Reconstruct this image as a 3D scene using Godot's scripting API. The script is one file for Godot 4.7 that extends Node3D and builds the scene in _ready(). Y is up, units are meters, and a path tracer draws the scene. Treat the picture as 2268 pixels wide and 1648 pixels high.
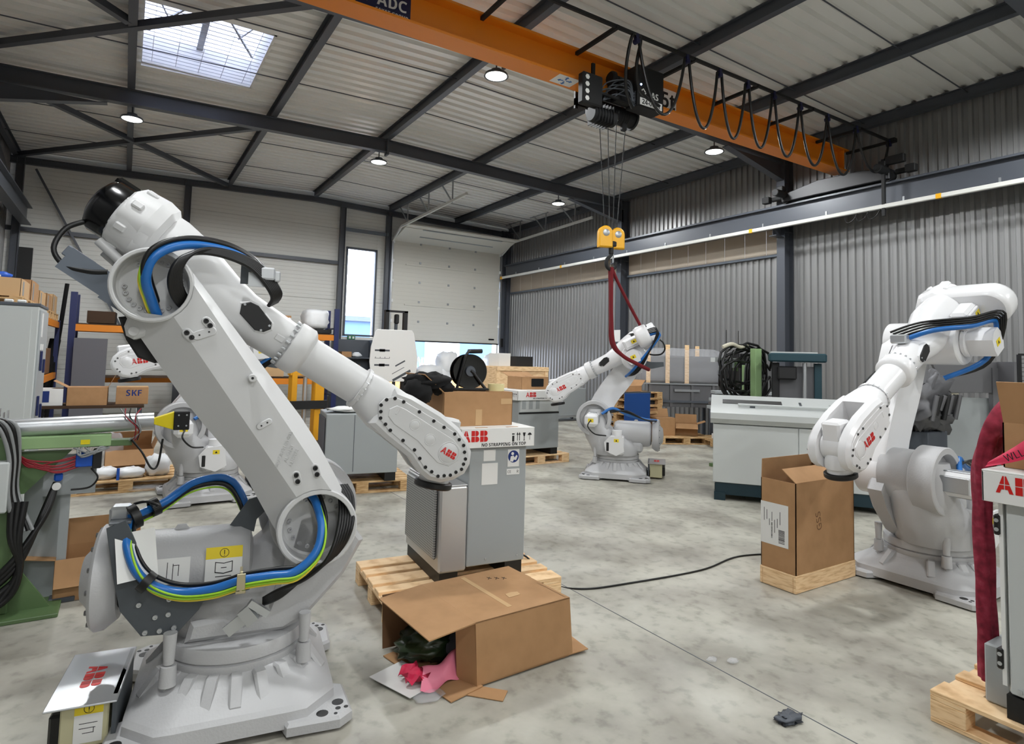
extends Node3D
# A workshop hall with industrial robots under a travelling crane. World: x along the rear wall, y up, -z into the hall; metres.

const FR := [2.25, -2.65, -7.55, -12.45]   # frame lines across the hall; the first lies behind the camera
const XL := -2.55
const XR := 11.6
const ZB := -18.5
const ZF := 9.5

class MB:   # collects triangles for one mesh
	var V := PackedVector3Array()
	var N := PackedVector3Array()
	var X := Transform3D.IDENTITY
	func t(a: Vector3, b: Vector3, c: Vector3, na: Vector3, nb: Vector3, nc: Vector3):
		a = X * a; b = X * b; c = X * c
		na = (X.basis * na).normalized(); nb = (X.basis * nb).normalized(); nc = (X.basis * nc).normalized()
		if (b - a).cross(c - a).dot(na + nb + nc) > 0.0:
			V.append(a); V.append(c); V.append(b); N.append(na); N.append(nc); N.append(nb)
		else:
			V.append(a); V.append(b); V.append(c); N.append(na); N.append(nb); N.append(nc)
	func f(a: Vector3, b: Vector3, c: Vector3, d: Vector3, n := Vector3.ZERO):   # flat quad, counter-clockwise from outside
		if n == Vector3.ZERO:
			n = (c - a).cross(d - b)
			if n.length_squared() < 1e-16: return
			n = n.normalized()
		t(a, b, c, n, n, n); t(a, c, d, n, n, n)
	func q(a: Vector3, b: Vector3, c: Vector3, d: Vector3, na: Vector3, nb: Vector3, nc: Vector3, nd: Vector3):
		t(a, b, c, na, nb, nc); t(a, c, d, na, nc, nd)
	func box(c: Vector3, s: Vector3, e := 0.0):
		var h := s * 0.5
		e = minf(e, minf(h.x, minf(h.y, h.z)) * 0.95)
		var ax := [Vector3(1, 0, 0), Vector3(0, 1, 0), Vector3(0, 0, 1)]
		for i in 3:
			var j := (i + 1) % 3; var k := (i + 2) % 3
			for sg in [-1.0, 1.0]:
				var n: Vector3 = ax[i] * sg
				var o: Vector3 = c + n * h[i]
				var u: Vector3 = ax[j] * (h[j] - e); var w: Vector3 = ax[k] * (h[k] - e)
				f(o - u - w, o + u - w, o + u + w, o - u + w, n)
			if e > 0.0:
				for sj in [-1.0, 1.0]:
					for sk in [-1.0, 1.0]:
						var a: Vector3 = c + ax[j] * h[j] * sj + ax[k] * (h[k] - e) * sk
						var b: Vector3 = c + ax[j] * (h[j] - e) * sj + ax[k] * h[k] * sk
						var l: Vector3 = ax[i] * (h[i] - e)
						f(a - l, a + l, b + l, b - l, (ax[j] * sj + ax[k] * sk).normalized())
		if e > 0.0:
			for sx in [-1.0, 1.0]:
				for sy in [-1.0, 1.0]:
					for sz in [-1.0, 1.0]:
						var s3 := Vector3(sx, sy, sz)
						var p := c + (h - Vector3(e, e, e)) * s3
						var n3 := s3.normalized()
						t(p + Vector3(e * sx, 0, 0), p + Vector3(0, e * sy, 0), p + Vector3(0, 0, e * sz), n3, n3, n3)
	func bar(a: Vector3, b: Vector3, w: float, h: float, up := Vector3.UP):   # a rectangular bar between two points
		var d := (b - a).normalized()
		if absf(d.dot(up)) > 0.99: up = Vector3(0, 0, 1)
		var sx := d.cross(up).normalized()
		var keep := X
		X = X * Transform3D(Basis(sx, sx.cross(d), -d), (a + b) * 0.5)
		box(Vector3.ZERO, Vector3(w, h, a.distance_to(b)))
		X = keep
	func prism(p: Array, z0: float, z1: float, e := 0.0):   # polygon in xy pulled along z, edges chamfered by e at z1
		var poly := PackedVector2Array(p)
		if Geometry2D.is_polygon_clockwise(poly) == false: poly.reverse()
		var m := poly.size()
		poly.reverse()
		var ar := 0.0
		for i in m: ar += poly[i].cross(poly[(i + 1) % m])
		if ar < 0.0: poly.reverse()
		var inn := poly
		if e > 0.0:
			inn = PackedVector2Array()
			for i in m:
				var d0 := (poly[i] - poly[(i + m - 1) % m]).normalized(); var d1 := (poly[(i + 1) % m] - poly[i]).normalized()
				var n2 := (Vector2(-d0.y, d0.x) + Vector2(-d1.y, d1.x))
				n2 = n2 / maxf(0.5, n2.length_squared() * 0.5)
				inn.append(poly[i] + n2 * e)
		var tri := Geometry2D.triangulate_polygon(inn)
		var tr0 := Geometry2D.triangulate_polygon(poly)
		for i in range(0, tri.size(), 3):
			t(_3(inn[tri[i]], z1), _3(inn[tri[i + 1]], z1), _3(inn[tri[i + 2]], z1), Vector3(0, 0, 1), Vector3(0, 0, 1), Vector3(0, 0, 1))
		for i in range(0, tr0.size(), 3):
			t(_3(poly[tr0[i]], z0), _3(poly[tr0[i + 1]], z0), _3(poly[tr0[i + 2]], z0), Vector3(0, 0, -1), Vector3(0, 0, -1), Vector3(0, 0, -1))
		var en := []
		for i in m:
			var d := (poly[(i + 1) % m] - poly[i]).normalized()
			en.append(Vector3(d.y, -d.x, 0))
		for i in m:
			var j := (i + 1) % m
			var n: Vector3 = en[i]
			var na: Vector3 = n; var nb: Vector3 = n
			if n.dot(en[(i + m - 1) % m]) > 0.8: na = (n + en[(i + m - 1) % m]).normalized()
			if n.dot(en[j]) > 0.8: nb = (n + en[j]).normalized()
			q(_3(poly[i], z0), _3(poly[j], z0), _3(poly[j], z1 - e), _3(poly[i], z1 - e), na, nb, nb, na)
			if e > 0.0:
				var up := Vector3(0, 0, 1)
				q(_3(poly[i], z1 - e), _3(poly[j], z1 - e), _3(inn[j], z1), _3(inn[i], z1), (na + up).normalized(), (nb + up).normalized(), (nb + up).normalized(), (na + up).normalized())
	func _3(p: Vector2, z: float) -> Vector3: return Vector3(p.x, p.y, z)
	func lathe(p: Array, seg := 24, a0 := 0.0, a1 := TAU):   # (radius, height) pairs turned about y
		var nn := []
		for i in p.size() - 1:
			var d: Vector2 = (p[i + 1] - p[i]).normalized()
			nn.append(Vector2(d.y, -d.x))
		for i in p.size() - 1:
			var n0: Vector2 = nn[i]; var n1: Vector2 = nn[i]
			if i > 0 and nn[i - 1].dot(nn[i]) > 0.75: n0 = (nn[i - 1] + nn[i]).normalized()
			if i < nn.size() - 1 and nn[i + 1].dot(nn[i]) > 0.75: n1 = (nn[i + 1] + nn[i]).normalized()
			for k in seg:
				var u := a0 + (a1 - a0) * k / seg; var w := a0 + (a1 - a0) * (k + 1) / seg
				var e0 := Vector3(cos(u), 0, sin(u)); var e1 := Vector3(cos(w), 0, sin(w))
				var y0 := Vector3(0, p[i].y, 0); var y1 := Vector3(0, p[i + 1].y, 0)
				q(e0 * p[i].x + y0, e1 * p[i].x + y0, e1 * p[i + 1].x + y1, e0 * p[i + 1].x + y1, e0 * n0.x + Vector3(0, n0.y, 0), e1 * n0.x + Vector3(0, n0.y, 0), e1 * n1.x + Vector3(0, n1.y, 0), e0 * n1.x + Vector3(0, n1.y, 0))
	func cyl(a: Vector3, b: Vector3, r: float, seg := 16, r2 := -1.0, e := 0.0):   # closed cylinder or cone between points
		if r2 < 0.0: r2 = r
		var l := a.distance_to(b)
		var keep := X
		X = X * Transform3D(along(b - a), a)
		if e > 0.0: lathe([Vector2(0, 0), Vector2(r - e, 0), Vector2(r, e), Vector2(r2, l - e), Vector2(r2 - e, l), Vector2(0, l)], seg)
		else: lathe([Vector2(0, 0), Vector2(r, 0), Vector2(r2, l), Vector2(0, l)], seg)
		X = keep
	func along(d: Vector3) -> Basis:   # a basis whose y axis is d
		d = d.normalized()
		var s := Vector3.RIGHT if absf(d.x) < 0.9 else Vector3(0, 0, 1)
		var z := s.cross(d).normalized()
		return Basis(d.cross(z), d, z)
	func turned(p: Array, a: Vector3, d: Vector3, seg := 24):   # lathe about the axis through a along d
		var keep := X
		X = X * Transform3D(along(d), a)
		lathe(p, seg)
		X = keep
	func grid(P: Array, cu := false, cv := false, mode := 1):   # rows of points; 0 flat, 1 smooth, 2 smooth along v only
		var nu: int = P.size(); var nv: int = P[0].size()
		var fu := nu if cu else nu - 1; var fv := nv if cv else nv - 1
		var fn := []
		for i in fu:
			var row := []
			for j in fv:
				var i2 := (i + 1) % nu; var j2 := (j + 1) % nv
				row.append((P[i2][j2] - P[i][j]).cross(P[i2][j] - P[i][j2]).normalized())
			fn.append(row)
		for i in fu:
			for j in fv:
				var i2 := (i + 1) % nu; var j2 := (j + 1) % nv
				var c := [fn[i][j], fn[i][j], fn[i][j], fn[i][j]]
				if mode == 1:
					c = [_vn(fn, i, j, fu, fv, cu, cv), _vn(fn, i, j + 1, fu, fv, cu, cv), _vn(fn, i + 1, j + 1, fu, fv, cu, cv), _vn(fn, i + 1, j, fu, fv, cu, cv)]
				elif mode == 2:
					var jm := (j + fv - 1) % fv if cv else maxi(j - 1, 0)
					var jp := (j + 1) % fv if cv else mini(j + 1, fv - 1)
					var a: Vector3 = (fn[i][j] + fn[i][jm]).normalized(); var b: Vector3 = (fn[i][j] + fn[i][jp]).normalized()
					c = [a, b, b, a]
				q(P[i][j], P[i][j2], P[i2][j2], P[i2][j], c[0], c[1], c[2], c[3])
	func _vn(fn: Array, i: int, j: int, fu: int, fv: int, cu: bool, cv: bool) -> Vector3:
		var s := Vector3.ZERO
		for di in [-1, 0]:
			for dj in [-1, 0]:
				var a: int = i + di; var b: int = j + dj
				if cu: a = posmod(a, fu)
				if cv: b = posmod(b, fv)
				if a >= 0 and a < fu and b >= 0 and b < fv: s += fn[a][b]
		return s.normalized() if s.length_squared() > 1e-12 else Vector3.UP
	func loft(S: Array, cap0 := true, cap1 := true, mode := 1):   # closed loops of points; loops turn counter-clockwise about the direction of travel
		grid(S, false, true, mode)
		for w in 2:
			if w == 0 and not cap0 or w == 1 and not cap1: continue
			var L: Array = S[0] if w == 0 else S[-1]
			var o := Vector3.ZERO
			for p in L: o += p
			o /= L.size()
			var O2 := Vector3.ZERO
			var M: Array = S[1] if w == 0 else S[-2]
			for p in M: O2 += p
			O2 /= M.size()
			var n := Vector3.ZERO
			for j in L.size(): n += (L[j] - o).cross(L[(j + 1) % L.size()] - o)
			n = n.normalized()
			if n.dot(o - O2) < 0.0: n = -n
			for j in L.size(): t(o, L[j], L[(j + 1) % L.size()], n, n, n)
	func tube(p: Array, r: float, seg := 8, caps := true):
		var S := []
		var up := Vector3.UP
		for i in p.size():
			var d: Vector3 = (p[mini(i + 1, p.size() - 1)] - p[maxi(i - 1, 0)]).normalized()
			if i == 0 and absf(d.y) > 0.9: up = Vector3.RIGHT
			var s := d.cross(up)
			if s.length() < 0.01: s = d.cross(Vector3(0.3, 0.5, 0.8))
			s = s.normalized(); up = s.cross(d).normalized()
			var L := []
			for k in seg: L.append(p[i] + (s * cos(TAU * k / seg) + up * sin(TAU * k / seg)) * r)
			S.append(L)
		loft(S, caps, caps)
	func hose(p: Array, r: float, seg := 8, n := 6):   # tube along a smooth curve through the points
		tube(MB.curve(p, n), r, seg)
	static func curve(p: Array, n := 6) -> Array:
		var o := []
		for i in p.size() - 1:
			var a: Vector3 = p[maxi(i - 1, 0)]; var b: Vector3 = p[i]; var c: Vector3 = p[i + 1]; var d: Vector3 = p[mini(i + 2, p.size() - 1)]
			for k in n: o.append(b.cubic_interpolate(c, a, d, float(k) / n))
		o.append(p[-1])
		return o
	func lump(c: Vector3, s: Vector3, amp: float, sd: int, fr := 3.0, nu := 14, nv := 20, pw := 2.0):   # crumpled rounded body
		var g := FastNoiseLite.new()
		g.seed = sd; g.frequency = fr; g.fractal_octaves = 3
		var P := []
		for i in nu + 1:
			var th := PI * i / nu
			var row := []
			for j in nv:
				var ph := TAU * j / nv
				var d := Vector3(sin(th) * cos(ph), cos(th), sin(th) * sin(ph))
				var k := pow(pow(absf(d.x), pw) + pow(absf(d.y), pw) + pow(absf(d.z), pw), -1.0 / pw)
				row.append(c + d * k * s * 0.5 * (1.0 + amp * g.get_noise_3dv(d * 1.0 + c)))
			P.append(row)
		grid(P, false, true, 1)
	func mesh() -> ArrayMesh:
		var a := []
		a.resize(Mesh.ARRAY_MAX)
		a[Mesh.ARRAY_VERTEX] = V; a[Mesh.ARRAY_NORMAL] = N
		var m := ArrayMesh.new()
		m.add_surface_from_arrays(Mesh.PRIMITIVE_TRIANGLES, a)
		return m

var M := {}
var used := {}
var prm: Node3D   # what parts are added to

func numbered(c: String) -> String:
	var k: int = used.get(c, 0)
	used[c] = k + 1
	return c if k == 0 else "%s_%03d" % [c, k]

func tag(o: Node3D, label: String, cat: String, group := "", kind := ""):
	o.set_meta("label", label); o.set_meta("category", cat)
	if group: o.set_meta("group", group)
	if kind: o.set_meta("kind", kind)

func thing(c: String, label: String, cat: String, at := Vector3.ZERO, turn := 0.0, group := "", kind := "") -> Node3D:
	var o := Node3D.new()
	o.name = numbered(c); add_child(o)
	o.position = at; o.rotation.y = turn
	tag(o, label, cat, group, kind)
	prm = o
	return o

func part(c: String, b: MB, m: Material, par: Node3D = null) -> MeshInstance3D:
	var o := MeshInstance3D.new()
	o.name = c; o.mesh = b.mesh(); o.material_override = m
	(par if par else prm).add_child(o, true)
	return o

func again(c: String, src: Mesh, m: Material, xf: Transform3D, par: Node3D = null) -> MeshInstance3D:   # a part that shares its mesh
	var o := MeshInstance3D.new()
	o.name = c; o.mesh = src; o.material_override = m; o.transform = xf
	(par if par else prm).add_child(o, true)
	return o

func single(c: String, b: MB, m: Material, label: String, cat: String, group := "", kind := "") -> MeshInstance3D:   # a thing that is one mesh, built about its own origin in world axes
	var o := MeshInstance3D.new()
	o.name = numbered(c); o.mesh = b.mesh(); o.material_override = m
	add_child(o)
	tag(o, label, cat, group, kind)
	return o

func dup(src: Node3D, at: Vector3, turn := 0.0, label := "", group := "") -> Node3D:
	var r: Node3D = src.duplicate()
	r.name = numbered(src.name.rstrip("0123456789").trim_suffix("_")); add_child(r)
	r.position = at; r.rotation.y = turn
	if label: r.set_meta("label", label)
	if group: r.set_meta("group", group)
	return r

func bx(c: Vector3, s: Vector3, e := 0.0) -> MB:
	var b := MB.new(); b.box(c, s, e); return b

func cy(a: Vector3, b2: Vector3, r: float, seg := 16, e := 0.0) -> MB:
	var b := MB.new(); b.cyl(a, b2, r, seg, -1.0, e); return b

func words(s: String, h: float, m: Material, xf: Transform3D, par: Node3D = null, bold := false, c := "lettering") -> MeshInstance3D:   # h: height of a capital; reads along +x, faces +z
	var tm := TextMesh.new()
	var f := SystemFont.new()
	f.font_names = PackedStringArray(["Droid Sans"])
	if bold: f.font_weight = 700
	tm.font = f; tm.text = s; tm.font_size = 64; tm.pixel_size = h / 46.0; tm.depth = 0.001; tm.curve_step = 4.0
	tm.horizontal_alignment = HORIZONTAL_ALIGNMENT_CENTER; tm.vertical_alignment = VERTICAL_ALIGNMENT_CENTER
	var o := MeshInstance3D.new()
	o.name = c; o.mesh = tm; o.material_override = m; o.transform = xf
	(par if par else prm).add_child(o, true)
	return o

func logo(h: float, m: Material, xf: Transform3D, par: Node3D = null) -> MeshInstance3D:   # three block letters cut by a cross of gaps; centred, faces +z
	var b := MB.new()
	b.X = Transform3D(Basis.from_scale(Vector3(h, h, 1)), Vector3(-1.3 * h, -0.5 * h, 0))
	var g := 0.025
	b.prism([Vector2(0, 0), Vector2(0.2, 0), Vector2(0.27, 0.22), Vector2(0.43 - g, 0.22), Vector2(0.43 - g, 0.5 - g), Vector2(0.17, 0.5 - g)], 0, 0.001)
	b.prism([Vector2(0.86, 0), Vector2(0.66, 0), Vector2(0.59, 0.22), Vector2(0.43 + g, 0.22), Vector2(0.43 + g, 0.5 - g), Vector2(0.69, 0.5 - g)], 0, 0.001)
	b.prism([Vector2(0.18, 0.5 + g), Vector2(0.43 - g, 0.5 + g), Vector2(0.43 - g, 1), Vector2(0.34, 1)], 0, 0.001)
	b.prism([Vector2(0.68, 0.5 + g), Vector2(0.43 + g, 0.5 + g), Vector2(0.43 + g, 1), Vector2(0.52, 1)], 0, 0.001)
	for k in 2:
		var x := 0.95 + k * 0.86
		b.prism([Vector2(x, 0), Vector2(x + 0.34, 0), Vector2(x + 0.34, 0.5 - g), Vector2(x, 0.5 - g)], 0, 0.001)
		b.prism([Vector2(x, 0.5 + g), Vector2(x + 0.34, 0.5 + g), Vector2(x + 0.34, 1), Vector2(x, 1)], 0, 0.001)
		for s in 2:
			var P := []
			var w := 0.4 if s == 0 else 0.34
			var y0 := 0.0 if s == 0 else 0.5 + g; var y1 := 0.5 - g if s == 0 else 1.0
			P.append(Vector2(x + 0.34 + 2 * g, y0))
			for i in 7:
				var a := -PI / 2 + PI * i / 6
				P.append(Vector2(x + 0.34 + 2 * g + (w - 0.2) * 0.9 + 0.2 * cos(a), (y0 + y1) / 2 + (y1 - y0) / 2 * sin(a)))
			P.append(Vector2(x + 0.34 + 2 * g, y1))
			b.prism(P, 0, 0.001)
	b.X = Transform3D.IDENTITY
	var o := part("logo", b, m, par)
	o.transform = xf
	return o

func facing(at: Vector3, n: Vector3, up := Vector3.UP) -> Transform3D:   # a frame whose z is n
	n = n.normalized()
	var x := up.cross(n).normalized()
	return Transform3D(Basis(x, n.cross(x), n), at)

func sheet(c: String, w: float, h: float, m: Material, xf: Transform3D, par: Node3D = null, th := 0.0015) -> MeshInstance3D:   # a thin label or plate facing +z
	var o := part(c, bx(Vector3(0, 0, th / 2), Vector3(w, h, th)), m, par)
	o.transform = xf
	return o

func lab(xf: Transform3D, x: float, y: float, z := 0.0018) -> Transform3D:
	return Transform3D(xf.basis, xf * Vector3(x, y, z))

func noise_tex(sz: int, fr: float, cols: Array, offs: Array, sd: int, oct := 4, normal := false, str := 4.0) -> NoiseTexture2D:
	var n := FastNoiseLite.new()
	n.seed = sd; n.frequency = fr; n.fractal_octaves = oct
	n.noise_type = FastNoiseLite.TYPE_SIMPLEX_SMOOTH
	var t := NoiseTexture2D.new()
	t.width = sz; t.height = sz; t.seamless = true; t.noise = n
	if normal:
		t.as_normal_map = true; t.bump_strength = str
	elif cols.size():
		var g := Gradient.new()
		g.colors = PackedColorArray(cols); g.offsets = PackedFloat32Array(offs)
		t.color_ramp = g
	return t

func mat(c: String, col: Color, ro := 0.6, me := 0.0) -> StandardMaterial3D:
	var m := StandardMaterial3D.new()
	m.resource_name = c; m.albedo_color = col; m.roughness = ro; m.metallic = me
	M[c] = m
	return m

func tri(m: StandardMaterial3D, sc: float, world := false):
	m.uv1_triplanar = true; m.uv1_world_triplanar = world; m.uv1_scale = Vector3(sc, sc, sc)

func _ready():
	var cam := Camera3D.new()
	cam.name = "camera"
	add_child(cam)
	cam.projection = Camera3D.PROJECTION_FRUSTUM
	cam.near = 0.05; cam.far = 200.0
	var fpx := 1347.36                      # focal length in pixels of the 2268 x 1648 frame
	cam.size = 1648.0 / fpx * cam.near
	cam.frustum_offset = Vector2((1134.0 - 1135.14) / fpx, (704.41 - 824.0) / fpx) * cam.near
	cam.position = Vector3(0, 1.65, 0)
	cam.basis = Basis(Vector3.UP, -0.565406) * Basis(Vector3.RIGHT, 0.0669103) * Basis(Vector3(0, 0, 1), 0.0269726)
	cam.current = true
	var we := WorldEnvironment.new()
	we.name = "world_environment"
	var e := Environment.new()
	var sky := Sky.new()
	var sm := ProceduralSkyMaterial.new()
	sm.sky_top_color = Color(0.74, 0.82, 0.95); sm.sky_horizon_color = Color(0.90, 0.93, 0.97)
	sm.ground_bottom_color = Color(0.4, 0.38, 0.34); sm.ground_horizon_color = Color(0.62, 0.62, 0.6)
	sm.sky_energy_multiplier = 3.0; sm.ground_energy_multiplier = 1.0
	sky.sky_material = sm
	e.background_mode = Environment.BG_SKY; e.sky = sky
	e.tonemap_mode = Environment.TONE_MAPPER_LINEAR
	e.tonemap_exposure = 1.0
	e.sdfgi_enabled = true; e.ssao_enabled = true; e.ssil_enabled = true
	we.environment = e
	add_child(we)
	var sun := DirectionalLight3D.new()
	sun.name = "sun"
	sun.light_energy = 7.0; sun.light_color = Color(1.0, 0.93, 0.82); sun.light_angular_distance = 0.6
	sun.shadow_enabled = true
	sun.look_at_from_position(Vector3.ZERO, Vector3(0.85, -0.46, 0.2))
	add_child(sun)
	materials()
	shell()
	steel()
	robot_materials()
	robots()
	crane_materials()
	crane()
	goods_materials()
	left_materials()
	right_materials()
	bracing()
	near_objects()
	left_side()
	right_side()

func materials():
	var m := mat("concrete", Color(1, 1, 1), 0.5)
	m.albedo_texture = noise_tex(1024, 0.004, [Color(0.54, 0.525, 0.485), Color(0.655, 0.64, 0.60), Color(0.72, 0.71, 0.665), Color(0.77, 0.76, 0.715)], [0.0, 0.38, 0.6, 1.0], 11, 6)
	tri(m, 0.24, true)
	m.detail_enabled = true; m.detail_blend_mode = BaseMaterial3D.BLEND_MODE_MUL
	m.detail_albedo = noise_tex(1024, 0.012, [Color(0.80, 0.80, 0.79), Color(0.96, 0.96, 0.955), Color(1, 1, 1)], [0.0, 0.42, 1.0], 5, 6)
	m.detail_uv_layer = BaseMaterial3D.DETAIL_UV_2
	m.uv2_triplanar = true; m.uv2_world_triplanar = true; m.uv2_scale = Vector3(0.61, 0.61, 0.61)
	m.roughness_texture = noise_tex(512, 0.01, [Color(0.38, 0.38, 0.38), Color(0.75, 0.75, 0.75)], [0.2, 0.8], 21, 4)
	m.roughness = 1.0
	m = mat("deck", Color(0.91, 0.91, 0.895), 0.27)
	m = mat("panel", Color(0.84, 0.84, 0.82), 0.5)
	m = mat("cladding", Color(0.53, 0.53, 0.53), 0.36, 0.2)
	m = mat("steel", Color(0.30, 0.315, 0.345), 0.42, 0.1)
	m = mat("steel_light", Color(0.42, 0.45, 0.49), 0.45, 0.2)
	m = mat("galv", Color(0.62, 0.63, 0.64), 0.38, 0.7)
	m = mat("door_white", Color(0.80, 0.79, 0.75), 0.45)
	m = mat("polycarb", Color(0.70, 0.655, 0.59), 0.5); m.backlight_enabled = true; m.backlight = Color(0.35, 0.3, 0.25)
	m = mat("glass", Color(0.9, 0.95, 0.97, 0.06), 0.02); m.transparency = BaseMaterial3D.TRANSPARENCY_ALPHA
	m = mat("opal", Color(0.95, 0.95, 0.97), 0.4); m.backlight_enabled = true; m.backlight = Color(0.9, 0.9, 0.92)
	m = mat("white", Color(0.86, 0.86, 0.85), 0.5)
	m = mat("lamp_face", Color(1, 1, 1), 0.4); m.emission_enabled = true; m.emission = Color(1.0, 1.0, 0.97); m.emission_energy_multiplier = 6.0
	m = mat("black", Color(0.035, 0.035, 0.04), 0.5)
	m = mat("asphalt", Color(0.42, 0.41, 0.40), 0.9)
	m = mat("dry_grass", Color(0.80, 0.66, 0.42), 0.9)
	m = mat("blue_wall", Color(0.42, 0.56, 0.78), 0.7)
	m = mat("shade_metal", Color(0.30, 0.32, 0.35), 0.5)

func strip(st: MB, o: Vector3, du: Vector3, dn: Vector3, up: Vector3, n: int, prof: Array):   # ribbed sheet: profile (u, depth) repeated n times along du, pulled along up
	for i in n:
		for k in prof.size() - 1:
			var a: Vector3 = o + du * (i + prof[k].x) + dn * prof[k].y
			var b: Vector3 = o + du * (i + prof[k + 1].x) + dn * prof[k + 1].y
			st.f(a, b, b + up, a + up)

func roof_y(x: float) -> float:   # underside of the roof deck
	return 6.52 - 0.028 * absf(x - 4.55)

func shell():
	var b := MB.new()
	b.box(Vector3((XL + XR) / 2, -0.1, (ZB + ZF) / 2), Vector3(XR - XL + 0.6, 0.2, ZF - ZB + 0.6))
	single("floor", b, M.concrete, "worn pale concrete floor with stains and a saw cut", "floor", "", "structure")
	# ---- rear wall of horizontal lined panels, with a window and a door opening
	var w := thing("wall_back", "pale grey rear wall of finely lined horizontal panels", "wall", Vector3(0, 0, ZB), 0.0, "", "structure")
	var seams := [-2.55, 0.85, 5.15]
	var rows := [0.0, 1.1, 2.2, 3.3, 4.4, 5.5, 6.7]
	for r in 6:
		for k in [[XL - 0.2, 1.2], [1.2, 5.3], [5.3, 5.62], [6.58, 7.0], [11.1, XR + 0.2], [5.62, 6.58], [7.0, 11.1]]:
			var y0: float = rows[r]; var y1: float = rows[r + 1]
			if k[0] == 5.62:
				if y1 <= 2.25: pass
				elif y0 < 4.96 and y0 >= 2.2 and y1 <= 4.96: continue
				elif y0 == 4.4: y0 = 4.96
			if k[0] == 7.0:
				if y1 <= 5.4: continue
			var p := MB.new()
			p.box(Vector3((k[0] + k[1]) / 2, (y0 + y1) / 2, -0.12), Vector3(k[1] - k[0] - 0.004, y1 - y0 - 0.006, 0.16))
			var n := int(round((y1 - y0) / 0.11))
			for i in n:   # the fine grooves of the liner
				var ya: float = y0 + 0.003 + (y1 - y0 - 0.006) * i / n; var yb: float = ya + (y1 - y0 - 0.006) / n
				p.X = Transform3D(Basis.IDENTITY, Vector3(k[0], 0, -0.04))
				p.f(Vector3(0.002, ya + 0.012, 0.008), Vector3(k[1] - k[0] - 0.002, ya + 0.012, 0.008), Vector3(k[1] - k[0] - 0.002, yb - 0.002, 0.008), Vector3(0.002, yb - 0.002, 0.008))
				p.f(Vector3(0.002, yb - 0.002, 0.008), Vector3(k[1] - k[0] - 0.002, yb - 0.002, 0.008), Vector3(k[1] - k[0] - 0.002, yb, 0.001), Vector3(0.002, yb, 0.001))
				p.f(Vector3(0.002, ya, 0.001), Vector3(k[1] - k[0] - 0.002, ya, 0.001), Vector3(k[1] - k[0] - 0.002, ya + 0.012, 0.008), Vector3(0.002, ya + 0.012, 0.008))
				p.X = Transform3D.IDENTITY
			part("panel", p, M.panel, w)
	for k in [[XL - 0.3, 5.62, 0, 6.8], [5.62, 6.58, 0, 2.2], [5.62, 6.58, 4.97, 6.8], [6.58, 7.0, 0, 6.8], [7.0, 11.1, 5.42, 6.8], [11.1, XR + 0.3, 0, 6.8]]:
		part("outer_skin", bx(Vector3((k[0] + k[1]) / 2, (k[2] + k[3]) / 2, -0.26), Vector3(k[1] - k[0], k[3] - k[2], 0.12)), M.panel, w)
	# ---- side walls of vertical ribbed sheet
	var prof := [Vector2(0, 0), Vector2(0.36, 0), Vector2(0.47, -0.035), Vector2(0.89, -0.035), Vector2(1, 0)]
	b = MB.new()
	var spans := [[ZB, 0.0, 4.0], [FR[3], 0.0, 4.0], [ZB, 4.62, 6.6], [FR[3], 4.62, 6.6], [FR[2], 0.0, 6.6]]
	var ends := [FR[3], FR[2], FR[3], FR[2], ZF]
	for i in spans.size():
		var z0: float = spans[i][0]; var z1: float = ends[i]
		var n := int(round((z1 - z0) / 0.15))
		strip(b, Vector3(XR, spans[i][1], z1), Vector3(0, 0, -(z1 - z0) / n), Vector3(-1, 0, 0), Vector3(0, spans[i][2] - spans[i][1], 0), n, prof)
	for i in 3:   # outer skin
		b.box(Vector3(XR + 0.12, [2.0, 5.61, 3.3][i], [(ZB + FR[2]) / 2, (ZB + FR[2]) / 2, (FR[2] + ZF) / 2][i]), Vector3(0.1, [4.0, 1.98, 6.6][i], [FR[2] - ZB, FR[2] - ZB, ZF - FR[2]][i]))
	single("wall_right", b, M.cladding, "grey metal right-hand wall of vertical ribbed sheets", "wall", "", "structure")
	b = MB.new()
	strip(b, Vector3(XL, 0, ZB), Vector3(0, 0, 0.15), Vector3(1, 0, 0), Vector3(0, 6.6, 0), int((ZF - ZB) / 0.15), prof)
	b.box(Vector3(XL - 0.12, 3.3, (ZB + ZF) / 2), Vector3(0.1, 6.6, ZF - ZB))
	single("wall_left", b, M.cladding, "grey ribbed metal left-hand wall behind the pallet racks", "wall", "", "structure")
	single("wall_front", bx(Vector3(4.5, 3.3, ZF + 0.1), Vector3(14.6, 6.6, 0.2)), M.panel, "plain pale wall behind the viewer", "wall", "", "structure")
	for k in 2:   # translucent strip high in the right-hand wall
		var z0: float = [ZB, FR[3]][k]; var z1: float = [FR[3], FR[2]][k]
		b = MB.new()
		var n := 9
		for i in n:
			b.box(Vector3(XR + 0.02, 4.31, z0 + (z1 - z0) * (i + 0.5) / n), Vector3(0.03, 0.62, (z1 - z0) / n - 0.012))
		var o := single("window_%d" % (k + 3), b, M.polycarb, ["beige translucent light strip in the right wall nearest the rear corner", "beige translucent light strip in the right wall between the two tall columns"][k], "window", "", "structure")
	b = MB.new()
	for k in 2:
		var z0: float = [ZB, FR[3]][k]; var z1: float = [FR[3], FR[2]][k]
		b.box(Vector3(XR - 0.03, 3.99, (z0 + z1) / 2), Vector3(0.08, 0.05, z1 - z0 - 0.2))
	single("trim_1", b, M.steel_light, "thin metal sill flashing under the beige light strips", "trim", "", "structure")
	# ---- roof deck, ribs running across the hall
	b = MB.new()
	var dp := [Vector2(0, 0), Vector2(0.5, 0), Vector2(0.6, 0.06), Vector2(0.9, 0.06), Vector2(1, 0)]
	var nr := int((ZF - ZB) / 0.25)
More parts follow.
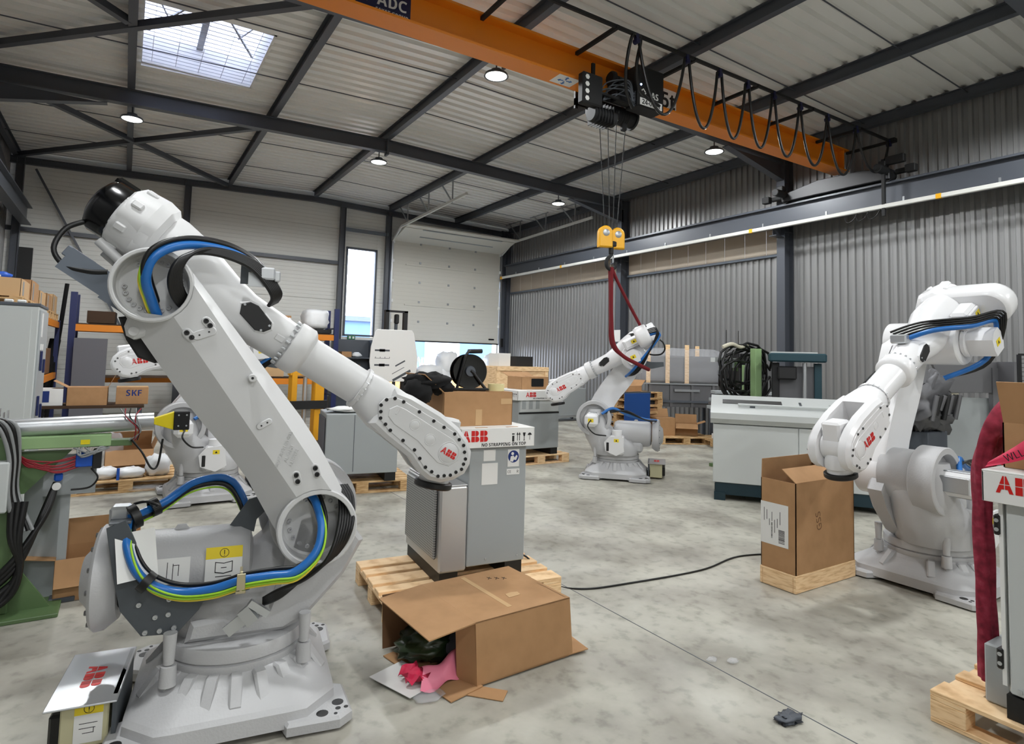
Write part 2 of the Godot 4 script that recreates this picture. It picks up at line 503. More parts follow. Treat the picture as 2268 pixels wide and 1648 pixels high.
	var sx0 := -0.05; var sx1 := 1.66; var sz0 := -11.75; var sz1 := -9.55   # skylight opening
	var dz := (ZF - ZB) / nr
	for side in 2:
		var xa: float = [XL - 0.2, 4.55][side]; var xb: float = [4.55, XR + 0.2][side]
		for i in nr:
			var zc := ZB + dz * (i + 0.5)
			var cuts := [[xa, xb]]
			if side == 0 and zc > sz0 and zc < sz1: cuts = [[xa, sx0], [sx1, xb]]
			for c in cuts:
				strip(b, Vector3(c[0], roof_y(c[0]), ZB + dz * i), Vector3(0, 0, dz), Vector3(0, 1, 0), Vector3(c[1] - c[0], roof_y(c[1]) - roof_y(c[0]), 0), 1, dp)
	for k in [[XL - 0.3, sx0, ZB, ZF], [sx1, XR + 0.3, ZB, ZF], [sx0, sx1, ZB, sz0], [sx0, sx1, sz1, ZF]]:
		b.box(Vector3((k[0] + k[1]) / 2, 6.72, (k[2] + k[3]) / 2), Vector3(k[1] - k[0], 0.1, k[3] - k[2]))
	single("ceiling", b, M.deck, "pale ribbed steel roof deck", "ceiling", "", "structure")
	# ---- skylight: white kerb, opal leaves, opening bars and a safety grille
	var s := thing("window_2", "bright white roof window with a wire grille in the left roof slope", "skylight", Vector3(0.8, 6.5, -10.65), 0.0, "", "structure")
	for k in [[-0.86, 0, 0.04, 2.24], [0.86, 0, 0.04, 2.24], [0, -1.1, 1.76, 0.04], [0, 1.1, 1.76, 0.04]]:
		part("kerb", bx(Vector3(k[0], 0.2, k[1]), Vector3(k[2], 0.5, k[3])), M.white, s)
	part("glazing_bar", bx(Vector3(0, 0.42, 0), Vector3(0.1, 0.05, 2.2)), M.galv, s)
	for k in [-1, 1]:
		part("pane", bx(Vector3(k * 0.44, 0.46, 0), Vector3(0.8, 0.02, 2.18)), M.opal, s)
		b = MB.new()
		b.bar(Vector3(k * 0.78, 0.3, -0.6), Vector3(k * 0.15, 0.36, 0.7), 0.03, 0.03)
		b.bar(Vector3(k * 0.78, 0.3, 0.9), Vector3(k * 0.5, 0.36, -0.2), 0.02, 0.02)
		part("opening_arm", b, M.galv, s)
		part("bracket", bx(Vector3(k * 0.25, 0.36, 0.85), Vector3(0.22, 0.02, 0.2)), M.galv, s)
	for i in 16:
		part("grille_bar", bx(Vector3(0, -0.02, -1.04 + i * 0.139), Vector3(1.7, 0.008, 0.008)), M.galv, s)
	for i in 5:
		part("grille_bar", bx(Vector3(-0.7 + i * 0.35, -0.012, 0), Vector3(0.006, 0.006, 2.2)), M.galv, s)
	# ---- tall window beside the door
	w = thing("window_1", "tall narrow bright window in the rear wall beside the shutter", "window", Vector3(6.1, 0, ZB), 0.0, "", "structure")
	for k in [[-0.47, 3.6, 0.06, 2.76], [0.47, 3.6, 0.06, 2.76], [0, 4.95, 0.94, 0.06], [0, 2.24, 0.94, 0.06]]:
		part("frame", bx(Vector3(k[0], k[1], -0.06), Vector3(k[2], k[3], 0.12), 0.005), M.shade_metal, w)
	part("pane", bx(Vector3(0, 3.6, -0.08), Vector3(0.9, 2.66, 0.01)), M.glass, w)
	# ---- what lies outside
	single("ground", bx(Vector3(5, -0.16, ZB - 20.2), Vector3(60, 0.2, 40)), M.asphalt, "sunlit pale yard outside the open shutter", "ground", "", "structure")
	w = thing("building", "low blue building across the yard, seen under the shutter", "building", Vector3(13, -0.06, ZB - 22))
	part("wall", bx(Vector3(0, 1.9, 0), Vector3(30, 3.8, 6)), M.blue_wall)
	part("roof", bx(Vector3(0, 3.95, 0), Vector3(30.6, 0.3, 6.6)), M.steel_light)
	for i in 5: part("shutter", bx(Vector3(-11 + i * 5.4, 1.4, 3.02), Vector3(2.6, 2.8, 0.06)), M.white)
	b = MB.new()
	var rng := RandomNumberGenerator.new()
	rng.seed = 4
	for i in 2600:
		var p := Vector3(rng.randf_range(4.5, 17), -0.06, ZB - rng.randf_range(3.5, 7.5))
		var h := rng.randf_range(0.5, 1.7)
		var d := Vector3(rng.randf_range(-0.3, 0.3), 1, rng.randf_range(-0.3, 0.3)) * h
		var sd := Vector3(rng.randf_range(0.01, 0.02), 0, rng.randf_range(-0.01, 0.01))
		b.f(p - sd, p + sd, p + d + sd * 0.2, p + d - sd * 0.2)
	single("dry_grass", b, M.dry_grass, "tall straw-coloured dry grass growing beyond the shutter opening", "grass", "", "stuff")

func ibeam(a: Vector3, b2: Vector3, h: float, w: float, tf := 0.014, up := Vector3.UP) -> MB:   # rolled section between two points
	var b := MB.new()
	var d := (b2 - a).normalized()
	var s := d.cross(up).normalized(); var u := s.cross(d)
	b.bar(a + u * (h / 2 - tf / 2), b2 + u * (h / 2 - tf / 2), w, tf, up)
	b.bar(a - u * (h / 2 - tf / 2), b2 - u * (h / 2 - tf / 2), w, tf, up)
	b.bar(a, b2, 0.01, h - 2 * tf, up)
	return b

func steel():
	var nm := ["behind the viewer", "just in front of the viewer overhead", "behind the orange girder", "beyond the hoist, nearest the rear wall"]
	for i in 4:
		var z: float = FR[i]
		for sd in 2:
			var xe: float = [XL + 0.15, XR - 0.15][sd]
			var o := thing("roof_rafter", "dark grey sloping steel rafter %s, %s half" % [nm[i], ["left", "right"][sd]], "rafter", Vector3(0, 0, z), 0.0, "", "structure")
			var ye := roof_y(xe) - 0.2 - 0.14; var yr := roof_y(4.55) - 0.2 - 0.14
			part("beam", ibeam(Vector3(xe, ye, 0), Vector3(4.55, yr, 0), 0.27, 0.15), M.steel)
			var k := -1.0 if sd == 1 else 1.0   # haunch under the end
			var h := MB.new()
			h.prism([Vector2(xe, ye - 0.135), Vector2(xe + 1.9 * k, ye - 0.125), Vector2(xe, ye - 0.52)], -0.006, 0.006)
			h.bar(Vector3(xe, ye - 0.52, 0), Vector3(xe + 1.9 * k, ye - 0.128, 0), 0.15, 0.014)
			part("haunch", h, M.steel)
			part("end_plate", bx(Vector3(4.55 + 0.012 * k * -1.0, yr - 0.02, 0), Vector3(0.02, 0.36, 0.17)), M.steel)
			o = thing("steel_column", "dark grey steel column on the %s wall, frame %s" % [["left", "right"][sd], nm[i]], "column", Vector3(xe, 0, z), 0.0, "", "structure")
			var c := MB.new()
			c.box(Vector3(-0.14, 3.05, 0), Vector3(0.016, 6.1, 0.18)); c.box(Vector3(0.14, 3.05, 0), Vector3(0.016, 6.1, 0.18))
			c.box(Vector3(0, 3.05, 0), Vector3(0.27, 6.1, 0.012))
			part("shaft", c, M.steel)
			part("base_plate", bx(Vector3(0, 0.012, 0), Vector3(0.4, 0.024, 0.3)), M.steel)
			if sd == 1:
				part("crane_bracket", ibeam(Vector3(-0.14, 4.42, 0), Vector3(-0.42, 4.42, 0), 0.24, 0.16), M.steel)
				part("stiffener", bx(Vector3(0, 4.42, 0), Vector3(0.27, 0.014, 0.17)), M.steel)
	# corner and gable posts of the rear wall
	for k in [[XR - 0.17, "in the right rear corner"], [7.0 - 0.1, "left of the shutter"], [5.42, "left of the tall window"], [1.2, "behind the foreground robot's head"], [XL + 0.2, "in the left rear corner"], [11.22, "right of the shutter"]]:
		var o := thing("gable_post", "grey steel post of the rear wall %s" % k[1], "post", Vector3(k[0], 0, ZB + 0.1), 0.0, "", "structure")
		part("shaft", ibeam(Vector3(0, 0, 0), Vector3(0, 6.2, 0), 0.16, 0.14, 0.012, Vector3(1, 0, 0)), M.steel)
	for k in [[XL, 5.35, 4.43, "long grey wall rail left of the tall window"], [5.5, 6.9, 5.5, "short grey wall rail above the tall window"]]:
		single("wall_rail", bx(Vector3((k[0] + k[1]) / 2, k[2], ZB + 0.06), Vector3(k[1] - k[0], 0.1, 0.1)), M.steel_light if k[2] > 5 else M.steel, k[3], "rail", "", "structure")
	for sd in 2:
		var xe: float = [XL, XR][sd]
		single("gable_beam", ibeam(Vector3(xe, roof_y(xe) - 0.26, ZB + 0.12), Vector3(4.55, roof_y(4.55) - 0.26, ZB + 0.12), 0.16, 0.12), M.steel, "dark sloping steel beam along the top of the rear wall, %s half" % ["left", "right"][sd], "beam", "", "structure")
	# purlins, with a bay each
	var zs := [ZF, FR[1], FR[2], FR[3], ZB]
	var px := [XL + 0.12, -0.17, 2.2, 4.55, 6.93, 9.3, XR - 0.12]
	var pn := ["along the left eaves", "left of the skylight", "right of the skylight", "along the ridge", "first right of the ridge", "second right of the ridge", "along the right eaves"]
	for i in 7:
		var yy := roof_y(px[i]) - 0.1
		for k in 4:
			single("roof_purlin", ibeam(Vector3(px[i], yy, zs[k]), Vector3(px[i], yy, zs[k + 1]), 0.2, 0.11, 0.012), M.steel, "grey steel purlin %s, %s" % [pn[i], ["above and behind the viewer", "in the bay before the orange girder", "in the middle bay beyond the orange girder", "in the last bay at the rear wall"][k]], "purlin", "", "structure")
	for k in 3:
		for f in [0.33, 0.67]:
			var z: float = lerpf(zs[k + 1], zs[k + 2], f) if k < 3 else 0.0
			for sd in 2:
				var b := MB.new()
				var xe: float = [XL, XR][sd]
				b.bar(Vector3(xe, roof_y(xe) - 0.09, z), Vector3(4.55, roof_y(4.55) - 0.09, z), 0.014, 0.014)
				single("sag_rod", b, M.steel, "thin dark tie rod under the roof deck between purlins", "rod", "thin roof tie rods", "structure")
	lamps()

func lamps():
	var names := ["round LED high-bay lamp above and behind the viewer", "round LED high-bay lamp above the viewer", "round glowing LED high-bay lamp hanging behind the orange girder", "round glowing LED high-bay lamp under the far rafter"]
	var sp := [[-0.13, "left roof slope"], [4.45, "ridge"], [9.35, "right roof slope"]]
	for i in 5:
		var z: float = [7.2, 2.25, FR[1], FR[2] - 0.1, FR[3] - 0.2][i]
		for k in 3:
			var y := roof_y(sp[k][0]) - 0.66
			var o := thing("high_bay_lamp", "%s, %s" % [names[maxi(i - 1, 0)], "on the " + sp[k][1]], "lamp", Vector3(sp[k][0], y, z), 0.0, "LED high-bay lamps")
			if i == 0: o.set_meta("label", "round LED high-bay lamp farthest behind the viewer, on the " + sp[k][1])
			var b := MB.new()
			b.lathe([Vector2(0, 0.1), Vector2(0.08, 0.1), Vector2(0.09, 0.05), Vector2(0.17, 0.035), Vector2(0.185, 0.0), Vector2(0.165, 0.0), Vector2(0.165, 0.006), Vector2(0, 0.006)], 28)
			part("housing", b, M.shade_metal)
			b = MB.new()
			b.lathe([Vector2(0.16, 0.004), Vector2(0.12, -0.01), Vector2(0, -0.016)], 24)
			part("lens", b, M.lamp_face)
			part("hanger", cy(Vector3(0, 0.1, 0), Vector3(0, 0.3, 0), 0.012, 8), M.shade_metal)
			var l := SpotLight3D.new()
			l.name = "lamp_light"
			l.position = Vector3(0, -0.03, 0); l.rotation.x = -PI / 2
			l.spot_angle = 88; l.spot_angle_attenuation = 0.25; l.spot_range = 40; l.spot_attenuation = 2
			l.light_energy = 11.5; l.light_size = 0.16; l.light_color = Color(0.985, 0.995, 1.0); l.shadow_enabled = true
			o.add_child(l)

func robot_materials():
	var m := mat("paint", Color(0.80, 0.80, 0.80), 0.38)
	m.roughness_texture = noise_tex(256, 0.02, [Color(0.32, 0.32, 0.32), Color(0.5, 0.5, 0.5)], [0.2, 0.8], 31, 3)
	m.roughness = 1.0
	tri(m, 1.2)
	m = mat("paint_white", Color(0.91, 0.91, 0.915), 0.25)
	m = mat("cast", Color(0.73, 0.73, 0.735), 0.42)
	m.normal_enabled = true; m.normal_texture = noise_tex(256, 0.09, [], [], 17, 3, true, 2.0); m.normal_scale = 0.25
	tri(m, 3.0)
	m = mat("plate_grey", Color(0.29, 0.31, 0.33), 0.5)
	m = mat("rubber", Color(0.028, 0.028, 0.03), 0.4)
	m = mat("gloss_black", Color(0.02, 0.02, 0.024), 0.18)
	m = mat("hose_blue", Color(0.13, 0.41, 0.70), 0.3)
	m = mat("wire_green", Color(0.62, 0.82, 0.18), 0.4)
	m = mat("wire_yellow", Color(0.93, 0.83, 0.25), 0.4)
	m = mat("bolt", Color(0.45, 0.45, 0.45), 0.35, 0.8)
	m = mat("zinc", Color(0.78, 0.74, 0.62), 0.3, 0.8)
	m = mat("socket", Color(0.09, 0.09, 0.095), 0.5)
	m = mat("logo_red", Color(0.80, 0.09, 0.07), 0.4)
	m = mat("label_white", Color(0.90, 0.90, 0.89), 0.5)
	m = mat("label_yellow", Color(0.93, 0.83, 0.16), 0.5)
	m = mat("ink", Color(0.06, 0.06, 0.07), 0.6)
	m = mat("alu", Color(0.77, 0.78, 0.79), 0.32, 0.75)
	m = mat("beige_box", Color(0.76, 0.74, 0.60), 0.5)

func in_plan(y: float) -> Transform3D:   # prism outlines (x, z) pulled upwards from y
	return Transform3D(Basis(Vector3(1, 0, 0), Vector3(0, 0, 1), Vector3(0, 1, 0)), Vector3(0, y, 0))

func rrect(cx: float, y: float, cz: float, hx: float, hz: float, r: float, n := 4) -> Array:   # rounded rectangle in plan
	var L := []
	for q in 4:
		var sx: float = [1, -1, -1, 1][q]; var sz: float = [1, 1, -1, -1][q]
		for i in n:
			var a := PI / 2 * q + PI / 2 * i / (n - 1)
			L.append(Vector3(cx + sx * (hx - r) + r * cos(a), y, cz + sz * (hz - r) + r * sin(a)))
	return L

func warning_label(xf: Transform3D, w: float, h: float, par: Node3D, book := false):   # white sticker, yellow head, line drawing
	var o := sheet("warning_label", w, h, M.label_white, xf, par)
	sheet("yellow_head", w, h * 0.3, M.label_yellow, Transform3D(Basis.IDENTITY, Vector3(0, h * 0.35, 0.0016)), o, 0.0004)
	var b := MB.new()
	b.X.origin.z = 0.0017
	var k := h * 0.01
	if book:
		for s in [-1, 1]:
			b.prism([Vector2(0, -20 * k), Vector2(s * 22 * k, -16 * k), Vector2(s * 22 * k, 12 * k), Vector2(0, 8 * k), Vector2(0, 6 * k), Vector2(s * 20 * k, 9.5 * k), Vector2(s * 20 * k, -13.5 * k), Vector2(0, -17.5 * k)], 0, 0.0004)
		b.box(Vector3(0, -4 * k, 0), Vector3(14 * k, 2 * k, 0.0006))
		b.box(Vector3(0, -26 * k, 0), Vector3(40 * k, 2 * k, 0.0006))
		b.lathe([Vector2(0, 0), Vector2(0, 0)], 3)
	else:
		for i in 3: b.box(Vector3(0, (-2 - i * 12) * k, 0), Vector3((40 - i * 8) * k, 1.5 * k, 0.0006))
		b.box(Vector3(-14 * k, -14 * k, 0), Vector3(12 * k, 1.5 * k, 0.0006)); b.box(Vector3(12 * k, -20 * k, 0), Vector3(1.5 * k, 14 * k, 0.0006))
	b.box(Vector3(0, 36 * k, 0.0006), Vector3(2 * k, 11 * k, 0.0006)); b.box(Vector3(0, 27.5 * k, 0.0006), Vector3(2 * k, 2 * k, 0.0006))
	for i in 16:
		var a := TAU * i / 16; var a2 := TAU * (i + 1) / 16
		b.bar(Vector3(cos(a) * 11 * k, 34 * k + sin(a) * 11 * k, 0.0006), Vector3(cos(a2) * 11 * k, 34 * k + sin(a2) * 11 * k, 0.0006), 1.4 * k, 0.0006, Vector3(0, 0, 1))
	part("label_print", b, M.ink, o)

func sign_sticker(xf: Transform3D, s: float, par: Node3D):   # small yellow triangle sticker
	var o := sheet("warning_sticker", s * 1.5, s, M.label_yellow, xf, par, 0.001)
	var b := MB.new()
	b.prism([Vector2(-0.3 * s, -0.25 * s), Vector2(0.3 * s, -0.25 * s), Vector2(0, 0.3 * s)], 0, 0.0005)
	b.X.origin.z = 0.0011
	part("triangle", b, M.ink, o).position.z = 0.0011

func bolt_mesh(r: float, h: float) -> ArrayMesh:   # socket head bolt facing +z
	var b := MB.new()
	b.X = Transform3D(Basis(Vector3(1, 0, 0), Vector3(0, 0, 1), Vector3(0, -1, 0)), Vector3.ZERO)
	b.lathe([Vector2(0, h * 0.4), Vector2(r * 0.5, h * 0.4), Vector2(r * 0.5, h), Vector2(r * 0.9, h), Vector2(r, h * 0.8), Vector2(r, 0)], 10)
	return b.mesh()

func ring_xy(b: MB, c: Vector2, ri: float, ro: float, z0: float, z1: float, zf: float, e := 0.006, seg := 40):   # round dish: rim from z0 to z1, floor of the recess at zf
	var keep := b.X
	b.X = b.X * Transform3D(Basis(Vector3(1, 0, 0), Vector3(0, 0, 1), Vector3(0, -1, 0)), Vector3(c.x, c.y, 0))
	b.lathe([Vector2(0, zf), Vector2(ri - 0.01, zf), Vector2(ri, zf + 0.01), Vector2(ri, z1 - 0.003), Vector2(ri + 0.003, z1), Vector2(ro - e, z1), Vector2(ro, z1 - e), Vector2(ro, z0 + e), Vector2(ro - e, z0), Vector2(0, z0)], seg)
	b.X = keep

func robot(nm: String, label: String, at: Vector3, turn: float, o: Dictionary) -> Node3D:
	# forward is +x, its right-hand side +z.  o: th (lower arm leans back), ph (upper arm points down), paint
	var R := thing(nm, label, "robot", at, turn)
	var P: Material = M[o.get("paint", "paint")]
	var C: Material = M[o.get("cast", "cast")]
	var th: float = deg_to_rad(o.th); var ph: float = deg_to_rad(o.ph)
	var hero: bool = o.get("hero", false)
	var la: float = o.get("arm", 1.325)
	var S := Vector3(0.32, 0.83, 0)
	var sdir := Vector3(-sin(th), cos(th), 0); var fdir := Vector3(cos(th), sin(th), 0)
	var E := S + sdir * la
	var d := Vector3(cos(ph), -sin(ph), 0); var n := Vector3(sin(ph), cos(ph), 0)
	var LA := Transform3D(Basis(fdir, sdir, Vector3(0, 0, 1)), S)
	var sh: float = o.get("short", 0.0)   # how much shorter the forearm tube is
	var UA := Transform3D(Basis(d, n, Vector3(0, 0, 1)), E)
	# ---------------- base casting
	var b := MB.new()
	b.X = in_plan(0.0)
	var foot := []
	for q in 4:
		var sx: float = [1, -1, -1, 1][q]; var sz: float = [1, 1, -1, -1][q]
		var c := [Vector2(0.18, 0.40), Vector2(0.21, 0.51), Vector2(0.43, 0.52), Vector2(0.49, 0.47), Vector2(0.48, 0.24), Vector2(0.38, 0.18)]
		if q % 2 == 0: c.reverse()
		for p in c: foot.append(Vector2(p.x * sx, p.y * sz))
	b.prism(foot, 0.012, 0.06, 0.012)
	b.X = Transform3D.IDENTITY
	var S0 := []
	for k in [[0.03, 0.0, 0.0], [0.095, 0.008, 0.0], [0.112, 0.022, 0.03], [0.15, 0.04, 0.3], [0.19, 0.05, 0.65], [0.222, 0.06, 0.92], [0.238, 0.06, 1.0]]:
		var L := []
		for i in 56:
			var a := TAU * i / 56
			var ca := cos(a); var sa := sin(a)
			var r := minf(minf((0.435 - k[1]) / maxf(absf(ca), 0.001), (0.48 - k[1]) / maxf(absf(sa), 0.001)), (0.545 - k[1]) / maxf(cos(absf(fposmod(a, PI / 2) - PI / 4)), 0.001))
			r = lerpf(r, 0.308, k[2])
			L.append(Vector3(ca * r, k[0], sa * r))
		S0.append(L)
	S0.reverse()
	b.loft(S0, true, true, 2)
	b.lathe([Vector2(0.315, 0.22), Vector2(0.318, 0.225), Vector2(0.318, 0.255), Vector2(0.305, 0.258), Vector2(0.305, 0.262), Vector2(0.0, 0.262)], 48)
	part("base_casting", b, C)
	b = MB.new()
	b.prism([Vector2(0.29, 0.232), Vector2(0.355, 0.226), Vector2(0.43, 0.135), Vector2(0.425, 0.09), Vector2(0.30, 0.09)], -0.026, 0.026, 0.01)
	var rm := b.mesh()
	for i in 22:
		var a := TAU * (i + 0.5) / 22
		if absf(cos(a)) > 0.93: continue
		again("gusset", rm, C, Transform3D(Basis(Vector3.UP, -a), Vector3.ZERO))
	b = MB.new()   # pockets where the feet run into the body
	for q in 4:
		var sx: float = [1, -1, -1, 1][q]; var sz: float = [1, 1, -1, -1][q]
		b.lathe([Vector2(0, 0), Vector2(0, 0)], 3)
		for p in [[0.435, 0.40, 0.026], [0.36, 0.468, 0.026], [0.465, 0.45, 0.01], [0.415, 0.488, 0.008], [0.43, 0.45, 0.012]]:
			b.cyl(Vector3(p[0] * sx, 0.05, p[1] * sz), Vector3(p[0] * sx, 0.0615, p[1] * sz), p[2], 14)
	part("bolt_holes", b, M.socket).set_meta("kind", "stuff")
	for q in [[-0.27, 0.27], [0.29, 0.24], [0.29, -0.24]]:   # stop pins beside the ring
		b = MB.new()
		b.cyl(Vector3(q[0], 0.2, q[1]), Vector3(q[0], 0.285, q[1]), 0.036, 14, 0.032)
		b.cyl(Vector3(q[0], 0.29, q[1]), Vector3(q[0], 0.42, q[1]), 0.022, 12, 0.028)
		part("stop_pin", b, C)
	# ---------------- connection box behind the base
	var cb := part("connection_box", bx(Vector3(-0.56, 0.115, 0.1), Vector3(0.17, 0.19, 0.40), 0.006), M.beige_box)
	part("cover_plate", bx(Vector3(-0.565, 0.216, 0.12), Vector3(0.25, 0.008, 0.5), 0.003), M.alu, cb)
	part("side_plate", bx(Vector3(-0.455, 0.12, 0.1), Vector3(0.016, 0.2, 0.42)), M.plate_grey, cb)
	part("connector", bx(Vector3(-0.66, 0.1, 0.12), Vector3(0.05, 0.12, 0.34), 0.01), M.rubber, cb)
	logo(0.075, M.logo_red, Transform3D(Basis(Vector3(0, 0, -1), Vector3(1, 0, 0), Vector3(0, -1, 0)).scaled(Vector3(1, 1, 1)), Vector3(-0.52, 0.2205, 0.12)) if false else Transform3D(Basis(Vector3(0, 0, 1), Vector3(1, 0, 0), Vector3(0, 1, 0)), Vector3(-0.565, 0.2203, 0.12)), cb)
	warning_label(Transform3D(Basis.IDENTITY, Vector3(-0.545, 0.12, 0.301)), 0.1, 0.16, cb)
	# ---------------- turntable and the frame that carries the shoulder
	b = MB.new()
	b.lathe([Vector2(0.0, 0.262), Vector2(0.308, 0.262), Vector2(0.316, 0.268), Vector2(0.316, 0.31), Vector2(0.31, 0.325), Vector2(0, 0.325)], 48)
	part("turntable", b, C)
	b = MB.new()
	S0 = []
	for k in [[0.32, 0.02, 0.315, 0.31, 0.31], [0.42, 0.03, 0.35, 0.32, 0.3], [0.52, 0.11, 0.33, 0.30, 0.28], [0.62, 0.22, 0.26, 0.29, 0.25], [0.72, 0.30, 0.21, 0.28, 0.2], [0.83, 0.32, 0.175, 0.26, 0.16], [0.96, 0.31, 0.11, 0.22, 0.1]]:
		S0.append(rrect(k[1], k[0], -0.07 - (0.32 - k[3]) * 0.2, k[2], k[3] * 0.82, minf(k[4], k[3] * 0.8), 7))
	S0.reverse()
	b.loft(S0, true, true, 1)
	part("frame", b, C)
	b = MB.new()   # curved skirt of the frame below the shoulder, on the right-hand side
	b.prism([Vector2(0.56, 0.72), Vector2(0.47, 0.56), Vector2(0.30, 0.38), Vector2(0.2, 0.33), Vector2(-0.22, 0.33), Vector2(-0.20, 0.42), Vector2(-0.06, 0.43), Vector2(0.02, 0.39), Vector2(0.12, 0.44), Vector2(0.18, 0.6), Vector2(0.24, 0.86), Vector2(0.42, 0.9)], 0.08, 0.2, 0.02)
	part("side_web", b, C)
	b = MB.new()
	ring_xy(b, Vector2(S.x, S.y), 0.15, 0.205, -0.2, 0.14, 0.12)
	part("shoulder_gear", b, C)
	b = MB.new()   # hoop of the shoulder on the left-hand side
	b.X = Transform3D(Basis(Vector3.UP, PI), Vector3(2 * S.x, 0, 0))
	ring_xy(b, Vector2(S.x, S.y), 0.2, 0.25, 0.1, 0.27, 0.18)
	part("shoulder_hoop", b, C)
	# motors on the left-hand side
	for k in [[S + Vector3(0, 0, 0.1), -0.31, 0.5, 0.1], [S + Vector3(-0.06, -0.33, 0), -0.24, 0.1, 0.07]]:
		if k[2] < 0.2: continue
		b = MB.new()
		b.box(k[0] + Vector3(0, 0, -0.31 - 0.15), Vector3(0.17, 0.17, 0.3), 0.025)
		var mt := part("motor", b, P)
		part("motor_end", bx(k[0] + Vector3(0, 0, -0.31 - 0.355), Vector3(0.18, 0.18, 0.11), 0.04), P, mt)
		for i in 4:
			var a := TAU * i / 4
			part("fin", bx(k[0] + Vector3(cos(a) * 0.088, sin(a) * 0.088, -0.44), Vector3(0.012 + 0.1 * absf(sin(a)), 0.012 + 0.1 * absf(cos(a)), 0.2), 0.004), M.alu, mt)
		sign_sticker(facing(k[0] + Vector3(0.0, 0, -0.7212), Vector3(0, 0, -1)), 0.05, mt)
	b = MB.new()   # turning motor standing in the frame
	b.box(Vector3(-0.02, 0.48, -0.33), Vector3(0.2, 0.26, 0.16), 0.02)
	b.cyl(Vector3(-0.02, 0.6, -0.33), Vector3(-0.02, 0.68, -0.33), 0.07, 16)
	var tm := part("turning_motor", b, P)
	b = MB.new()
	b.prism([Vector2(-0.13, 0.4), Vector2(-0.02, 0.34), Vector2(0.13, 0.4), Vector2(0.15, 0.52), Vector2(0.08, 0.6), Vector2(-0.1, 0.62)], -0.43, -0.415, 0.0)
	part("service_panel", b, P, tm)
	b = MB.new()
	b.box(Vector3(0.1, 0.46, -0.432), Vector3(0.035, 0.12, 0.012), 0.005)
	part("socket", b, M.socket, tm)
	sign_sticker(facing(Vector3(-0.02, 0.55, -0.431), Vector3(0, 0, -1)), 0.045, tm)
	# ---------------- balancing cylinder lying behind
	b = MB.new()
	var by := 0.605
	b.turned([Vector2(0, 0), Vector2(0.1, 0), Vector2(0.155, 0.015), Vector2(0.178, 0.06), Vector2(0.18, 0.09), Vector2(0.18, 0.48), Vector2(0.17, 0.52), Vector2(0.14, 0.54)], Vector3(0.05, by + 0.01, 0.0), Vector3(-1, 0.0, 0), 40)
	var bc := part("balancer_cylinder", b, C)
	b = MB.new()
	b.turned([Vector2(0.14, 0.0), Vector2(0.185, 0.0), Vector2(0.225, 0.05), Vector2(0.23, 0.085), Vector2(0.215, 0.1), Vector2(0.14, 0.115), Vector2(0.1, 0.15), Vector2(0, 0.16)], Vector3(-0.5, by, 0.0), Vector3(-1, 0.0, 0), 40)
	part("end_flange", b, C, bc)
	var bm := bolt_mesh(0.011, 0.016)
	for i in 14:
		var a := TAU * i / 14
		again("flange_bolt", bm, M.bolt, Transform3D(Basis(Vector3.UP, -PI / 2), Vector3(-0.592, by + 0.205 * sin(a), 0.205 * cos(a))), bc)
	b = MB.new()
	b.prism([Vector2(-0.035, 0), Vector2(0.035, 0), Vector2(0.018, 0.026), Vector2(-0.018, 0.026)], -0.006, 0.006)
	part("lifting_eye", b, C, bc).position = Vector3(-0.27, by + 0.185, 0.0)
	b = MB.new()
	b.box(Vector3(-0.2, 0.43, -0.02), Vector3(0.34, 0.14, 0.3), 0.03)
	part("cradle", b, C, bc)
	# ---------------- lower arm: a face between two round dishes, dark bevel behind, all one casting
	b = MB.new()
	b.X = LA
	var r0 := 0.182; var r1 := 0.164
	ring_xy(b, Vector2(0, 0), 0.157, r0, 0.13, 0.33, 0.20)
	ring_xy(b, Vector2(0, la), 0.145, r1, 0.09, 0.33, 0.245)
	var prof := [[0.165, 0.205, 0.10], [0.165, 0.225, 0.235], [0.14, 0.14, 0.33], [0.105, 0.105, 0.33], [0.07, 0.07, 0.33], [0.035, 0.035, 0.33], [0.0, 0.0, 0.33], [-0.1655, -0.1655, 0.215], [-0.1655, -0.165, 0.10]]
	var G := []
	for k in prof.size():
		var row := []
		var fm: float = prof[k][0]
		var s0 := sqrt(maxf(0.0, r0 * r0 - pow(minf(absf(prof[k][1]), r0), 2)))
		var s1 := la - sqrt(maxf(0.0, r1 * r1 - pow(minf(absf(fm), r1), 2)))
		if k < 2: s0 = -0.02; s1 = la - 0.02
		if k >= 7: s0 = 0.05; s1 = la - 0.02
		for j in 9:
			var u := j / 8.0
			var ff: float = lerpf(prof[k][1], fm, u)
			if k < 2: ff = lerpf(lerpf(0.175, prof[k][1], minf(1.0, u * 3.0)), fm, maxf(0.0, u * 1.2 - 0.2))
			if k >= 7: ff = -0.165 + 0.035 * maxf(0.0, 1.0 - absf(u - 0.3) * 3.5)
			row.append(Vector3(ff, lerpf(s0, s1, u), prof[k][2]))
		G.append(row)
	b.grid(G, true, false, 2)
	var lm := part("lower_arm", b, P)
	# seats, studs and the embossed casting marks on the face
	var cap := func(p: Vector2, q: Vector2, r: float, h: float, bb: MB):
		var L := []
		var a0 := (q - p).angle()
		for i in 9: L.append(q + Vector2.from_angle(a0 - PI / 2 + PI * i / 8) * r)
		for i in 9: L.append(p + Vector2.from_angle(a0 + PI / 2 + PI * i / 8) * r)
		bb.prism(L, 0.325, 0.33 + h, 0.003)
